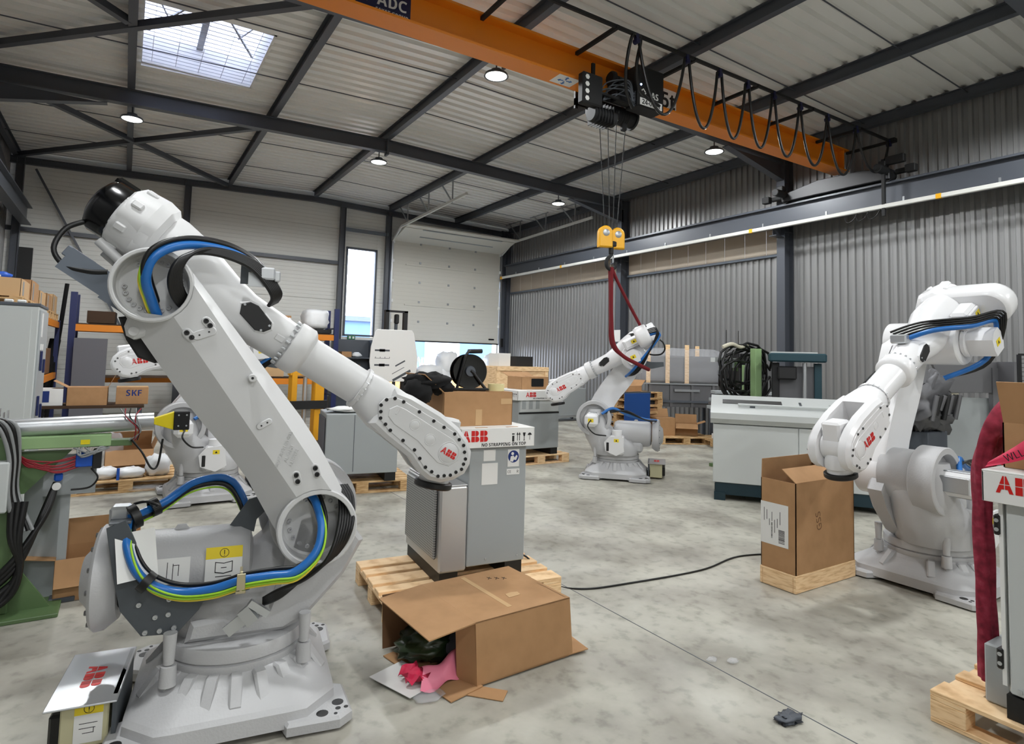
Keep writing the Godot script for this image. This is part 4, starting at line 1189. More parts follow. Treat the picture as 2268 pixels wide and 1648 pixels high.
func crane():
	var g := thing("crane_girder", "orange steel bridge girder of the travelling crane crossing overhead", "girder", Vector3(0, 5.585, -6.35))
	var b := MB.new()
	b.bar(Vector3(XL + 0.3, -0.2, 0), Vector3(11.45, -0.2, 0), 0.3, 0.03)
	b.bar(Vector3(XL + 0.3, 0.2, 0), Vector3(11.45, 0.2, 0), 0.3, 0.03)
	b.bar(Vector3(XL + 0.3, 0, 0), Vector3(11.45, 0, 0), 0.02, 0.40)
	part("beam", b, M.orange)
	for k in [XL + 0.4, 11.3]: part("stiffener", bx(Vector3(k, 0, 0), Vector3(0.02, 0.37, 0.26)), M.orange)
	var s := sheet("maker_sign", 0.64, 0.36, M.navy, Transform3D(Basis.IDENTITY, Vector3(2.21, 0.01, 0.012)))
	words("ADC", 0.13, M.white, Transform3D(Basis.IDENTITY, Vector3(0.1, -0.0, 0.002)), s, true)
	words("FAYAT GROUP", 0.042, M.white, Transform3D(Basis.IDENTITY, Vector3(0.1, -0.12, 0.002)), s, true)
	b = MB.new()
	for k in 4:
		b.X = Transform3D(Basis(Vector3(0, 0, 1), PI / 4 + PI / 2 * k), Vector3(-0.19, 0.02, 0.002))
		b.box(Vector3(0.05, 0.012, 0), Vector3(0.024, 0.09, 0.002))
	b.X = Transform3D.IDENTITY
	part("emblem", b, M.crane_yellow, s)
	s = sheet("load_sign", 0.34, 0.36, M.label_white, Transform3D(Basis.IDENTITY, Vector3(6.7, 0.01, 0.012)))
	words("5t", 0.24, M.ink, Transform3D(Basis.IDENTITY, Vector3(0, 0, 0.002)), s, true)
	s = sheet("direction_sign", 0.34, 0.24, M.label_white, Transform3D(Basis(Vector3(1, 0, 0), PI / 2), Vector3(4.74, -0.216, 0.02)))
	b = MB.new()
	for k in 4:
		b.X = Transform3D(Basis(Vector3(0, 0, 1), PI / 2 * k + 0.2), Vector3(0, 0, 0.002))
		b.prism([Vector2(0.02, -0.012), Vector2(0.07, -0.012), Vector2(0.07, -0.035), Vector2(0.11, 0), Vector2(0.07, 0.035), Vector2(0.07, 0.012), Vector2(0.02, 0.012)], 0, 0.001)
	part("arrows", b, M.hose_blue, s)
	# runways along the side walls and the white conductor rail
	for sd in 2:
		var x: float = [XL + 0.42, 11.16][sd]
		single("crane_runway", ibeam(Vector3(x, 4.69, ZB + 0.4), Vector3(x, 4.69, ZF), 0.42, 0.2, 0.02), M.steel, ["grey crane runway beam along the left wall", "long grey crane runway beam on brackets along the right wall"][sd], "beam", "", "structure")
		var tr := single("runway_rail", bx(Vector3(x, 4.92, (ZB + ZF) / 2), Vector3(0.05, 0.04, ZF - ZB - 0.8)), M.steel, ["steel rail on top of the left runway beam", "steel rail on top of the right runway beam"][sd], "rail", "", "structure")
	var c := thing("conductor_rail", "white enclosed conductor rail running below the right runway beam", "rail", Vector3(10.96, 4.46, 0))
	part("housing", bx(Vector3(0, 0, -6.0), Vector3(0.055, 0.075, 24.0), 0.01), M.rail_white)
	part("end_cap", bx(Vector3(0, 0, -18.05), Vector3(0.07, 0.09, 0.12), 0.01), M.crane_yellow)
	for z in [-8.0, -4.5, -14.6, -1.0]: part("yellow_joint", bx(Vector3(0, 0, z), Vector3(0.06, 0.08, 0.08)), M.crane_yellow)
	for i in 15: part("hanger", bx(Vector3(0.04, 0.06, -17.2 + i * 1.35), Vector3(0.02, 0.12, 0.03)), M.galv)
	# end carriage on the right runway
	c = thing("end_carriage", "dark crane end carriage with drive motors riding on the right runway", "crane carriage", Vector3(11.16, 4.94, -6.3))
	b = MB.new()
	b.prism([Vector2(-1.05, 0.02), Vector2(1.0, 0.02), Vector2(1.0, 0.2), Vector2(0.5, 0.28), Vector2(-0.3, 0.30), Vector2(-1.05, 0.17)], -0.11, 0.11, 0.012)
	b.X = Transform3D.IDENTITY
	var eb := part("carriage_beam", b, M.carriage)
	eb.rotation.y = -PI / 2
	for k in [-1.0, 0.95]:
		b = MB.new()
		b.cyl(Vector3(-0.06, 0.09, k), Vector3(0.06, 0.09, k), 0.1, 18)
		part("wheel", b, M.crane_black)
		b = MB.new()
		b.cyl(Vector3(-0.12, 0.16, k), Vector3(-0.42, 0.16, k), 0.075, 14, -1.0, 0.01); b.box(Vector3(-0.2, 0.26, k), Vector3(0.14, 0.1, 0.12), 0.01)
		b.cyl(Vector3(0, 0.14, k + 0.12 * signf(k)), Vector3(0, 0.14, k + 0.34 * signf(k)), 0.05, 12); b.box(Vector3(-0.1, 0.12, k + 0.4 * signf(k)), Vector3(0.12, 0.13, 0.16), 0.01)
		part("drive_motor", b, M.crane_black)
	b = MB.new()
	b.box(Vector3(-0.2, -0.15, 0.95), Vector3(0.05, 1.0, 0.05)); b.box(Vector3(-0.2, -0.48, 0.75), Vector3(0.04, 0.04, 0.5)); b.box(Vector3(-0.2, 0.3, 1.15), Vector3(0.1, 0.14, 0.3), 0.01)
	part("collector_arm", b, M.crane_black)
	for i in 3: hose("collector_cable", M.rubber, [Vector3(-0.2, -0.5, 0.9 - i * 0.2), Vector3(-0.2, -0.62, 0.82 - i * 0.2), Vector3(-0.2, -0.66, 0.72 - i * 0.2), Vector3(-0.2, -0.56, 0.66 - i * 0.2)], 0.008)
	# festoon line on arms beside the girder
	c = thing("festoon_line", "thin dark festoon rail carried on arms beside the orange girder", "rail", Vector3(0, 5.74, -6.2))
	part("rail", bx(Vector3(4.5, 0, 0.76), Vector3(13.9, 0.04, 0.035)), M.crane_black)
	for x in [-1.0, 0.45, 1.9, 3.4, 4.85, 6.25, 7.6, 9.0, 10.4, 11.4]: part("arm", bx(Vector3(x, -0.01, 0.38), Vector3(0.045, 0.045, 0.82)), M.crane_black)
	part("end_stop", bx(Vector3(11.4, 0, 0.8), Vector3(0.1, 0.08, 0.12), 0.01), M.crane_black)
	c = thing("festoon_cable", "black power cable hanging in loops from blue trolleys along the festoon rail", "cable", Vector3(0, 5.74, -5.44))
	var hx := [5.18, 6.09, 6.75, 7.36, 7.98, 8.65, 9.4, 10.26, 11.35]
	for i in hx.size():
		b = MB.new()
		b.turned([Vector2(0, 0), Vector2(0.035, 0), Vector2(0.035, 0.07), Vector2(0, 0.07)], Vector3(hx[i], -0.08, -0.035), Vector3(0, 0, 1), 14)
		b.box(Vector3(hx[i], -0.02, 0), Vector3(0.05, 0.06, 0.05))
		part("trolley", b, M.navy)
		if i == 0: continue
		var a: float = hx[i - 1]; var e: float = hx[i]
		var bot := -0.87 if i < 8 else -0.64
		var P := []
		for k in 25:
			var u := k / 24.0
			P.append(Vector3(lerpf(a + 0.03, e - 0.03, lerpf(u, 0.5 - 0.5 * cos(PI * u), 0.35)), -0.04 + bot * pow(sin(PI * u), 0.9), 0.012 * sin(i * 7.0 + u * 3.0)))
		b = MB.new()
		b.tube(P, 0.02, 8)
		part("cable_loop", b, M.rubber)
	for i in 2:
		hose("cable_loop", M.rubber, [Vector3(5.18, -0.01 + i * 0.02, 0), Vector3(5.10 + i * 0.15, -0.05, 0), Vector3(5.11 + i * 0.17, -0.35, -0.1), Vector3(5.25 + i * 0.25, -0.6 + i * 0.05, -0.25), Vector3(5.5 + i * 0.5, -0.72 + i * 0.15, -0.4)], 0.022)
	# hoist trolley
	c = thing("hoist_trolley", "black electric hoist trolley with control box hanging on the orange girder", "hoist", Vector3(5.55, 5.3, -6.35))
	b = MB.new()
	b.box(Vector3(0.385, 0.13, 0.295), Vector3(0.5, 0.58, 0.25), 0.015)
	var bx2 := part("control_box", b, M.crane_black)
	words("AS", 0.09, M.label_white, Transform3D(Basis.IDENTITY, Vector3(0.455, 0.03, 0.421)), bx2, true)
	b = MB.new()
	for k in 4:
		b.X = Transform3D(Basis(Vector3(0, 0, 1), PI / 4 + PI / 2 * k), Vector3(0.235, 0.04, 0.421))
		b.box(Vector3(0.035, 0.008, 0), Vector3(0.016, 0.06, 0.002))
	part("emblem", b, M.label_white, bx2)
	var pl := sheet("number_plate", 0.42, 0.1, M.label_white, Transform3D(Basis.IDENTITY, Vector3(0.385, -0.09, 0.421)), bx2)
	words("24-0631", 0.07, M.ink, Transform3D(Basis.IDENTITY, Vector3(0.385, -0.09, 0.4235)), bx2, true)
	b = MB.new(); b.lathe([Vector2(0, 0), Vector2(0.016, 0), Vector2(0.012, 0.012), Vector2(0, 0.014)], 10)
	var led := part("status_light", b, M.led_blue, bx2)
	led.transform = Transform3D(Basis(Vector3(1, 0, 0), PI / 2), Vector3(0.19, 0.14, 0.421))
	b = MB.new()
	b.turned([Vector2(0, 0), Vector2(0.15, 0), Vector2(0.15, 0.03), Vector2(0.12, 0.03), Vector2(0.12, 0.72), Vector2(0.15, 0.72), Vector2(0.15, 0.75), Vector2(0, 0.75)], Vector3(-0.3, -0.16, -0.02), Vector3(1, 0, 0), 22)
	part("rope_drum", b, M.crane_black)
	b = MB.new()
	for i in 15: b.turned([Vector2(0.12, 0), Vector2(0.127, 0.01), Vector2(0.12, 0.02)], Vector3(-0.2 + i * 0.035, -0.16, -0.02), Vector3(1, 0, 0), 22)
	part("rope_winding", b, M.rope).set_meta("kind", "stuff")
	b = MB.new()
	b.cyl(Vector3(-0.5, -0.36, 0.2), Vector3(-0.1, -0.36, 0.2), 0.11, 20, -1.0, 0.015)
	for i in 6: b.box(Vector3(-0.45 + i * 0.05, -0.36, 0.2), Vector3(0.008, 0.25, 0.25), 0.05)
	part("hoist_motor", b, M.crane_black)
	b = MB.new()
	b.box(Vector3(-0.58, -0.1, 0.28), Vector3(0.34, 0.42, 0.12), 0.02)
	var bl := part("brake_housing", b, M.crane_black)
	for i in 4:
		b = MB.new(); b.cyl(Vector3(-0.68, 0.04 - i * 0.095, 0.34), Vector3(-0.68, 0.04 - i * 0.095, 0.344), 0.035, 6)
		part("reflector", b, M.label_white, bl)
	b = MB.new()
	b.cyl(Vector3(-0.12, 0.12, 0.2), Vector3(0.14, 0.12, 0.2), 0.14, 20, -1.0, 0.02); b.cyl(Vector3(-0.2, 0.2, 0.22), Vector3(-0.12, 0.2, 0.22), 0.1, 14, -1.0, 0.02)
	b.box(Vector3(0, -0.05, 0.25), Vector3(0.3, 0.14, 0.12), 0.02)
	part("travel_drive", b, M.crane_black)
	b = MB.new()
	for k in [-0.45, 0.4]:
		b.box(Vector3(k, 0.1, 0.17), Vector3(0.05, 0.5, 0.03)); b.box(Vector3(k, 0.1, -0.19), Vector3(0.05, 0.5, 0.03))
	b.box(Vector3(0, -0.06, 0.17), Vector3(0.95, 0.1, 0.03)); b.box(Vector3(0, -0.06, -0.19), Vector3(0.95, 0.1, 0.03)); b.box(Vector3(-0.02, -0.1, 0.3), Vector3(0.9, 0.03, 0.03))
	part("frame", b, M.crane_black)
	for k in [-0.36, 0.3]:
		for z in [0.1, -0.1]: part("wheel", cy(Vector3(k, 0.12, z - 0.03), Vector3(k, 0.12, z + 0.03), 0.055, 14), M.crane_black)
	var rng := RandomNumberGenerator.new(); rng.seed = 8
	for i in 7:
		var y := 0.05 - 0.03 * i
		hose("control_wire", M.shade_metal, [Vector3(0.14, y, 0.36), Vector3(0.05, y - 0.05 - rng.randf() * 0.06, 0.42), Vector3(-0.02, y + rng.randf() * 0.15, 0.4), Vector3(-0.15 - rng.randf() * 0.2, y + 0.05, 0.3), Vector3(-0.3 - rng.randf() * 0.2, -0.15, 0.25)], 0.009)
	for k in [[-0.22, 0.05, "pulley"], [0.27, 0.08, "rope_anchor"]]: part(k[2], bx(Vector3(k[0], -0.3, 0), Vector3(0.09, 0.14, 0.08), 0.02), M.crane_black)
	# ropes, hook block and sling
	c = thing("wire_rope", "four thin steel hoist ropes running down to the yellow hook block", "rope", Vector3(5.62, 4.98, -6.35))
	for k in [[-0.26, -0.12], [-0.1, -0.03], [0.06, 0.03], [0.24, 0.1]]: part("rope_fall", cy(Vector3(k[0], 0.1, 0.0), Vector3(k[1], -1.5, 0.0), 0.0065, 6), M.rope)
	c = thing("hook_block", "yellow twin-sheave hook block with a dark swivel hook", "hook block", Vector3(5.62, 3.36, -6.35))
	for k in [-0.11, 0.11]:
		b = MB.new()
		b.X = Transform3D(Basis(Vector3.UP, -0.35), Vector3(k, 0, 0))
		var cx := []
		for i in 13: cx.append(Vector2(0.1 * cos(PI * i / 12), 0.06 + 0.1 * sin(PI * i / 12)))
		cx.append(Vector2(-0.1, -0.14)); cx.append(Vector2(0.1, -0.14))
		b.prism(cx, -0.045, 0.045, 0.015)
		var sv := part("sheave_cover", b, M.crane_yellow)
		b = MB.new()
		b.X = Transform3D(Basis(Vector3.UP, -0.35), Vector3(k, 0, 0))
		b.turned([Vector2(0, 0.004), Vector2(0.045, 0.004), Vector2(0.05, 0)], Vector3(0, 0.06, 0.045), Vector3(0, 0, 1), 20)
		part("sheave_disc", b, M.galv, sv)
	part("crosshead", bx(Vector3(0, -0.08, 0), Vector3(0.16, 0.08, 0.08), 0.015), M.crane_black)
	part("swivel", cy(Vector3(0, -0.12, 0), Vector3(0, -0.22, 0), 0.035, 12), M.crane_black)
	hose("hook", M.crane_black, [Vector3(0, -0.2, 0), Vector3(-0.01, -0.25, 0), Vector3(-0.075, -0.31, 0), Vector3(-0.07, -0.4, 0), Vector3(0.0, -0.44, 0), Vector3(0.075, -0.4, 0), Vector3(0.085, -0.33, 0)], 0.026)
	part("safety_latch", bx(Vector3(0.04, -0.28, 0), Vector3(0.014, 0.12, 0.02)), M.galv)
	c = thing("lifting_sling", "dark red round sling looped from the crane hook round the hanging robot", "sling", Vector3(5.62, 2.95, -6.35))
	for k in [[0.0, -0.02, 0.01, -1.0, 0.02], [0.02, 0.02, 0.03, -1.0, -0.02]]:
		hose("sling_leg", M.sling_red, [Vector3(0, 0.0, k[4]), Vector3(k[0], -0.3, k[4]), Vector3(k[2], -0.7, k[4]), Vector3(0.04, -1.05, k[4] + 0.02), Vector3(0.14, -1.22, 0.12), Vector3(0.3, -1.33, 0.25), Vector3(0.55, -1.4, 0.2)], 0.026)
		hose("sling_leg", M.sling_red, [Vector3(0, 0.0, k[4]), Vector3(0.14 + k[1], -0.2, k[4]), Vector3(0.36 + k[1], -0.5, k[4]), Vector3(0.56 + k[1], -0.76, k[4]), Vector3(0.66, -0.84, -0.05), Vector3(0.7, -1.0, -0.15)], 0.022)

func goods_materials():
	var m := mat("wood", Color(1, 1, 1), 0.75)
	m.albedo_texture = noise_tex(256, 0.03, [Color(0.62, 0.46, 0.29), Color(0.80, 0.66, 0.47), Color(0.88, 0.75, 0.57)], [0.0, 0.5, 1.0], 3, 4)
	m.uv1_triplanar = true; m.uv1_scale = Vector3(0.8, 6.0, 0.8)
	m = mat("wood_new", Color(1.06, 1.03, 1.0), 0.7)
	m.albedo_texture = noise_tex(256, 0.03, [Color(0.78, 0.64, 0.47), Color(0.90, 0.79, 0.63), Color(0.93, 0.84, 0.70)], [0.0, 0.5, 1.0], 7, 4)
	m.uv1_triplanar = true; m.uv1_scale = Vector3(0.8, 6.0, 0.8)
	m = mat("cardboard", Color(1, 1, 1), 0.85)
	m.albedo_texture = noise_tex(256, 0.02, [Color(0.66, 0.505, 0.35), Color(0.69, 0.53, 0.37), Color(0.71, 0.55, 0.39)], [0.0, 0.5, 1.0], 9, 4)
	tri(m, 1.1)
	m = mat("cardboard_dark", Color(0.47, 0.34, 0.23), 0.85)
	m = mat("cardboard_light", Color(0.78, 0.64, 0.47), 0.85)
	m = mat("ral_grey", Color(0.76, 0.775, 0.77), 0.45)
	m = mat("ral_mid", Color(0.63, 0.65, 0.655), 0.45)
	m = mat("bare_metal", Color(0.78, 0.78, 0.78), 0.42, 0.65)
	m = mat("perforated", Color(0.66, 0.67, 0.67), 0.45, 0.4)
	var im := Image.create(32, 32, false, Image.FORMAT_RGB8)
	im.fill(Color(1, 1, 1))
	for y in 32:
		for x in 32:
			if Vector2(x - 16, y - 16).length() < 8.5: im.set_pixel(x, y, Color(0.25, 0.25, 0.25))
	m.albedo_texture = ImageTexture.create_from_image(im)
	tri(m, 62.0)
	mat("petrol", Color(0.05, 0.17, 0.21), 0.45)
	mat("pink", Color(0.92, 0.52, 0.62), 0.5)
	mat("pink_strap", Color(0.85, 0.16, 0.32), 0.6)
	m = mat("sling_pale", Color(1, 1, 1), 0.9)
	m.albedo_texture = noise_tex(256, 0.03, [Color(0.36, 0.05, 0.12), Color(0.55, 0.13, 0.22), Color(0.66, 0.27, 0.34)], [0.0, 0.55, 1.0], 19, 4)
	tri(m, 2.0)
	m = mat("film", Color(0.92, 0.93, 0.95, 0.22), 0.3); m.transparency = BaseMaterial3D.TRANSPARENCY_ALPHA
	m = mat("wrap", Color(0.90, 0.905, 0.91), 0.35)
	m = mat("green_film", Color(0.16, 0.22, 0.13), 0.3)
	mat("cloth_black", Color(0.022, 0.022, 0.024), 0.95)
	mat("tape", Color(0.88, 0.83, 0.62), 0.5)
	mat("sign_blue", Color(0.04, 0.17, 0.45), 0.5)
	mat("hi_vis", Color(0.85, 0.95, 0.1), 0.6)

func pallet(label: String, at: Vector3, turn: float, w := 1.2, d := 0.8, m: Material = null, group := "") -> Node3D:
	var o := thing("wooden_pallet", label, "pallet", at, turn, group)
	if m == null: m = M.wood
	var bk := bx(Vector3.ZERO, Vector3(0.145, 0.078, 0.1), 0.003).mesh()
	var lb := bx(Vector3.ZERO, Vector3(w, 0.022, 0.1), 0.003).mesh()
	var wb := bx(Vector3.ZERO, Vector3(w, 0.022, 0.145), 0.003).mesh()
	var sb := bx(Vector3.ZERO, Vector3(0.145, 0.022, d), 0.003).mesh()
	for i in 3:
		for k in 3: again("block", bk, m, Transform3D(Basis.IDENTITY, Vector3((i - 1) * (w / 2 - 0.0725), 0.061, (k - 1) * (d / 2 - 0.05))))
		again("stringer", sb, m, Transform3D(Basis.IDENTITY, Vector3((i - 1) * (w / 2 - 0.0725), 0.111, 0)))
		again("bottom_board", lb, m, Transform3D(Basis.IDENTITY, Vector3(0, 0.011, (i - 1) * (d / 2 - 0.05))))
	for i in 5: again("deck_board", wb if i % 2 == 0 else lb, m, Transform3D(Basis.IDENTITY, Vector3(0, 0.133, (i - 2) * (d / 4 - 0.036))))
	return o

func carton(label: String, at: Vector3, turn: float, s: Vector3, flaps: Array, m: Material = null, group := "") -> Node3D:   # open carton; flap angles in degrees from upright, outwards: +x, -x, +z, -z (999: none; 90: lies shut inwards is -90)
	var o := thing("cardboard_box", label, "box", at, turn, group)
	if m == null: m = M.cardboard
	var t := 0.006
	part("side", bx(Vector3(s.x / 2 - t / 2, s.y / 2, 0), Vector3(t, s.y, s.z)), m); part("side", bx(Vector3(-s.x / 2 + t / 2, s.y / 2, 0), Vector3(t, s.y, s.z)), m)
	part("side", bx(Vector3(0, s.y / 2, s.z / 2 - t / 2), Vector3(s.x, s.y, t)), m); part("side", bx(Vector3(0, s.y / 2, -s.z / 2 + t / 2), Vector3(s.x, s.y, t)), m)
	part("bottom", bx(Vector3(0, t / 2, 0), Vector3(s.x - 0.01, t, s.z - 0.01)), m)
	for i in 4:
		if flaps[i] > 900: continue
		var lx := i < 2
		var dr := Vector3([1, -1, 0, 0][i], 0, [0, 0, 1, -1][i])
		var l := (s.z if lx else s.x) / 2.0 * 0.98 if not lx else minf(s.x, s.z) / 2.0
		l = minf(s.x, s.z) / 2.0 * (0.98 if not lx else 0.95)
		var a := deg_to_rad(flaps[i])
		var ed := Vector3(0, s.y, 0) + dr * ((s.x if lx else s.z) / 2 - t / 2)
		var d := Vector3(0, cos(a), 0) + dr * sin(a)
		var b := MB.new()
		b.bar(ed, ed + d * l, (s.z if lx else s.x) - 0.006, 0.005, d.cross(dr.cross(Vector3.UP)))
		part("flap", b, m)
	return o

func shut_box(c: String, label: String, at: Vector3, turn: float, s: Vector3, m: Material, cat := "box", group := "", tape := true) -> Node3D:
	var o := thing(c, label, cat, at, turn, group)
	part("body", bx(Vector3(0, s.y / 2, 0), s, 0.004), m)
	if tape: part("tape_strip", bx(Vector3(0, s.y + 0.0006, 0), Vector3(s.x * 0.98, 0.001, 0.05)), M.tape)
	return o

func lid(label: String, at: Vector3, turn: float, w: float, d: float, h: float, xo := 0.0):
	var o := thing("packing_carton", label, "box lid", at, turn, "printed white cabinet lids")
	var t := 0.008
	part("top", bx(Vector3(0, h - t / 2, 0), Vector3(w, t, d), 0.002), M.label_white)
	for s in [-1, 1]:
		part("skirt", bx(Vector3(0, h / 2 - 0.004, s * (d / 2 - t / 2)), Vector3(w, h - 0.008, t), 0.002), M.label_white)
		part("skirt", bx(Vector3(s * (w / 2 - t / 2), h / 2 - 0.004, 0), Vector3(t, h - 0.008, d), 0.002), M.label_white)
	for k in [-0.2, 0.22]: part("hand_slot", bx(Vector3(k * w, h + 0.0006, d / 2 - 0.05), Vector3(0.09, 0.002, 0.022)), M.cardboard)
	for f in 2:
		var F := Transform3D(Basis.IDENTITY if f == 0 else Basis(Vector3.UP, -PI / 2), Vector3(0, h / 2, d / 2 + 0.0006) if f == 0 else Vector3(-w / 2 - 0.0006, h / 2, 0))
		var k := 1.0 if f == 0 else 1.0
		var sw: float = w if f == 0 else d
		logo(0.075, M.logo_red, F * Transform3D(Basis.IDENTITY, Vector3(-sw / 2 + 0.13 + xo, 0.014, 0)))
		words("NO STRAPPING ON TOP", 0.022, M.ink, F * Transform3D(Basis.IDENTITY, Vector3(0.04, -0.046, 0)), null, true)
		var b := MB.new()
		var x := sw / 2 - 0.17
		b.X = F
		b.box(Vector3(x, -0.01, 0), Vector3(0.016, 0.04, 0.001)); b.box(Vector3(x, 0.022, 0), Vector3(0.02, 0.008, 0.001))
		for i in 2:
			b.box(Vector3(x + 0.033 + i * 0.016, 0, 0), Vector3(0.004, 0.05, 0.001))
			b.prism([Vector2(x + 0.025 + i * 0.016, 0.016), Vector2(x + 0.041 + i * 0.016, 0.016), Vector2(x + 0.033 + i * 0.016, 0.034)], 0, 0.001)
		b.prism([Vector2(x + 0.075, 0.03), Vector2(x + 0.097, 0.03), Vector2(x + 0.092, 0.008), Vector2(x + 0.088, 0.004), Vector2(x + 0.088, -0.02), Vector2(x + 0.094, -0.025), Vector2(x + 0.078, -0.025), Vector2(x + 0.084, -0.02), Vector2(x + 0.084, 0.004), Vector2(x + 0.08, 0.008)], 0, 0.001)
		b.prism([Vector2(x + 0.113, 0.012), Vector2(x + 0.119, 0.024), Vector2(x + 0.13, 0.029), Vector2(x + 0.141, 0.024), Vector2(x + 0.147, 0.012)], 0, 0.001)
		b.box(Vector3(x + 0.13, -0.004, 0), Vector3(0.003, 0.036, 0.001))
		part("handling_marks", b, M.ink)

func cabinet(label: String, at: Vector3, turn: float, low := true, h := 1.03, w := 0.64, cat := "cabinet") -> Node3D:   # robot control cabinet; local +z is the labelled face, the low cooling module is on -x
	var o := thing("control_cabinet", label, cat, at, turn)
	var x0 := -w / 2 + (0.2 if low else 0.0)
	for s in [-1, 1]: part("plinth", bx(Vector3(s * (w / 2 - 0.08), 0.05, 0), Vector3(0.13, 0.1, 0.7)), M.black)
	part("body", bx(Vector3((x0 + w / 2) / 2, 0.1 + (h - 0.1) / 2, 0), Vector3(w / 2 - x0 - 0.004, h - 0.1, 0.72), 0.006), M.ral_mid)
	if low:
		part("cooling_module", bx(Vector3(-w / 2 + 0.1, 0.08 + 0.28, 0.0), Vector3(0.196, 0.56, 0.73), 0.012), M.bare_metal)
		var g := part("grille_plate", bx(Vector3(-w / 2 - 0.012, 0.08 + 0.31, 0.0), Vector3(0.02, 0.46, 0.64), 0.008), M.perforated)
		part("corner_screw", bx(Vector3(-w / 2 + 0.02, 0.1, 0.366), Vector3(0.012, 0.012, 0.004)), M.alu, g)
		part("cover", bx(Vector3(-w / 2 + 0.1, 0.645, 0.0), Vector3(0.19, 0.008, 0.72), 0.003), M.bare_metal)
	return o

func near_objects():
	# ================= centre: cabinet on its pallet
	pallet("pale wooden pallet carrying the control cabinet in the centre", Vector3(2.09, 0, -3.95), -0.1, 1.24, 0.84, M.wood_new)
	var ct := Vector3(2.17, 0.146, -4.02)
	var o := cabinet("grey metal control cabinet with perforated cooling module, in the centre on a pallet", ct, -0.1, true, 0.90)
	var fz := 0.3605
	sheet("document_pocket", 0.12, 0.145, M.label_white, Transform3D(Basis.IDENTITY, Vector3(0.035, 0.71, fz)))
	sheet("picture_label", 0.09, 0.075, M.label_white, Transform3D(Basis.IDENTITY, Vector3(0.03, 0.835, fz)))
	var sg := sheet("manual_sign", 0.09, 0.12, M.label_white, Transform3D(Basis.IDENTITY, Vector3(0.215, 0.81, fz)))
	var b := MB.new()
	b.turned([Vector2(0, 0.001), Vector2(0.042, 0.001), Vector2(0.042, 0)], Vector3(0, 0.01, 0.0016), Vector3(0, 0, 1), 28)
	part("blue_disc", b, M.sign_blue, sg)
	b = MB.new()
	b.turned([Vector2(0, 0.001), Vector2(0.011, 0.001), Vector2(0.011, 0)], Vector3(-0.008, 0.03, 0.0024), Vector3(0, 0, 1), 14)
	b.X.origin.z = 0.0024
	b.prism([Vector2(-0.028, -0.022), Vector2(-0.022, 0.012), Vector2(0.0, 0.016), Vector2(0.008, 0.002), Vector2(0.022, 0.02), Vector2(0.032, 0.012), Vector2(0.02, -0.016), Vector2(0.002, -0.012), Vector2(-0.004, -0.026)], 0, 0.001)
	part("reader_symbol", b, M.label_white, sg)
	var ce := sheet("ce_label", 0.1, 0.04, M.label_white, Transform3D(Basis.IDENTITY, Vector3(0.215, 0.715, fz)))
	words("CE", 0.018, M.ink, lab(Transform3D.IDENTITY, -0.03, 0.0), ce)
	words("R", 0.02, M.ink, lab(Transform3D.IDENTITY, 0.035, 0.0), ce)
	b = MB.new()
	b.X.origin.z = 0.0017
	for i in 3: b.box(Vector3(0, 0.055 - i * 0.05, 0), Vector3(0.07, 0.002, 0.0008))
	b.box(Vector3(-0.033, 0, 0), Vector3(0.002, 0.11, 0.0008)); b.box(Vector3(0.033, 0, 0), Vector3(0.002, 0.11, 0.0008))
	b.X.origin += Vector3(0.035, 0.71, fz)
	part("pocket_print", b, M.ral_mid)
	for k in [0.02, 0.26]: part("foot_screw", bx(Vector3(k, 0.14, fz), Vector3(0.012, 0.012, 0.006)), M.alu)
	lid("white printed cardboard lid on the centre cabinet, under the brown box", Vector3(2.25, 1.04, -4.005), -0.1, 0.56, 0.78, 0.13, -0.03)
	o = carton("wide brown cardboard box with tape on the centre cabinet, holding nothing but lying things on top", Vector3(2.15, 1.171, -3.98), -0.06, Vector3(0.54, 0.235, 0.4), [-88, 50, -89, -89.5])
	o.set_meta("label", "wide taped brown box on the white lid, with cable reel and black bag on top")
	part("tape_strip", bx(Vector3(0.0, 0.06, 0.201), Vector3(0.05, 0.11, 0.001)), M.cardboard_light)
	part("tape_strip", bx(Vector3(0.22, 0.17, 0.201), Vector3(0.09, 0.04, 0.001)), M.cardboard_light)
	# cable reel
	o = thing("cable_reel", "black cable reel with a carrying handle on the brown box", "cable reel", Vector3(2.14, 1.41, -3.96), -0.28)
	for k in [-0.06, 0.06]:
		b = MB.new()
		b.turned([Vector2(0.03, 0), Vector2(0.09, -0.004), Vector2(0.122, 0.0), Vector2(0.126, 0.006), Vector2(0.122, 0.012), Vector2(0.09, 0.008), Vector2(0.03, 0.012)], Vector3(0, 0.14, k - 0.006), Vector3(0, 0, 1), 40)
		part("flange", b, M.gloss_black)
	b = MB.new()
	for i in 6: b.turned([Vector2(0.085, 0), Vector2(0.1, 0.008), Vector2(0.085, 0.016)], Vector3(0, 0.14, -0.048 + i * 0.016), Vector3(0, 0, 1), 30)
	part("wound_cable", b, M.rubber)
	b = MB.new()
	b.turned([Vector2(0, 0.02), Vector2(0.035, 0.02), Vector2(0.04, 0), Vector2(0.04, -0.01)], Vector3(0, 0.14, 0.07), Vector3(0, 0, 1), 20)
	part("socket_hub", b, M.shade_metal)
	hose("frame", M.rubber, [Vector3(-0.1, 0.01, 0.095), Vector3(-0.1, 0.012, 0.09), Vector3(-0.055, 0.2, 0.09), Vector3(-0.03, 0.27, 0.085), Vector3(0.0, 0.285, 0.06)], 0.011)
	hose("frame", M.rubber, [Vector3(0.12, 0.01, 0.095), Vector3(0.1, 0.03, 0.09), Vector3(0.02, 0.13, 0.09), Vector3(0, 0.145, 0.085)], 0.011)
	part("handle", cy(Vector3(-0.02, 0.285, 0.05), Vector3(0.09, 0.29, 0.05), 0.017, 14, 0.004), M.rubber)
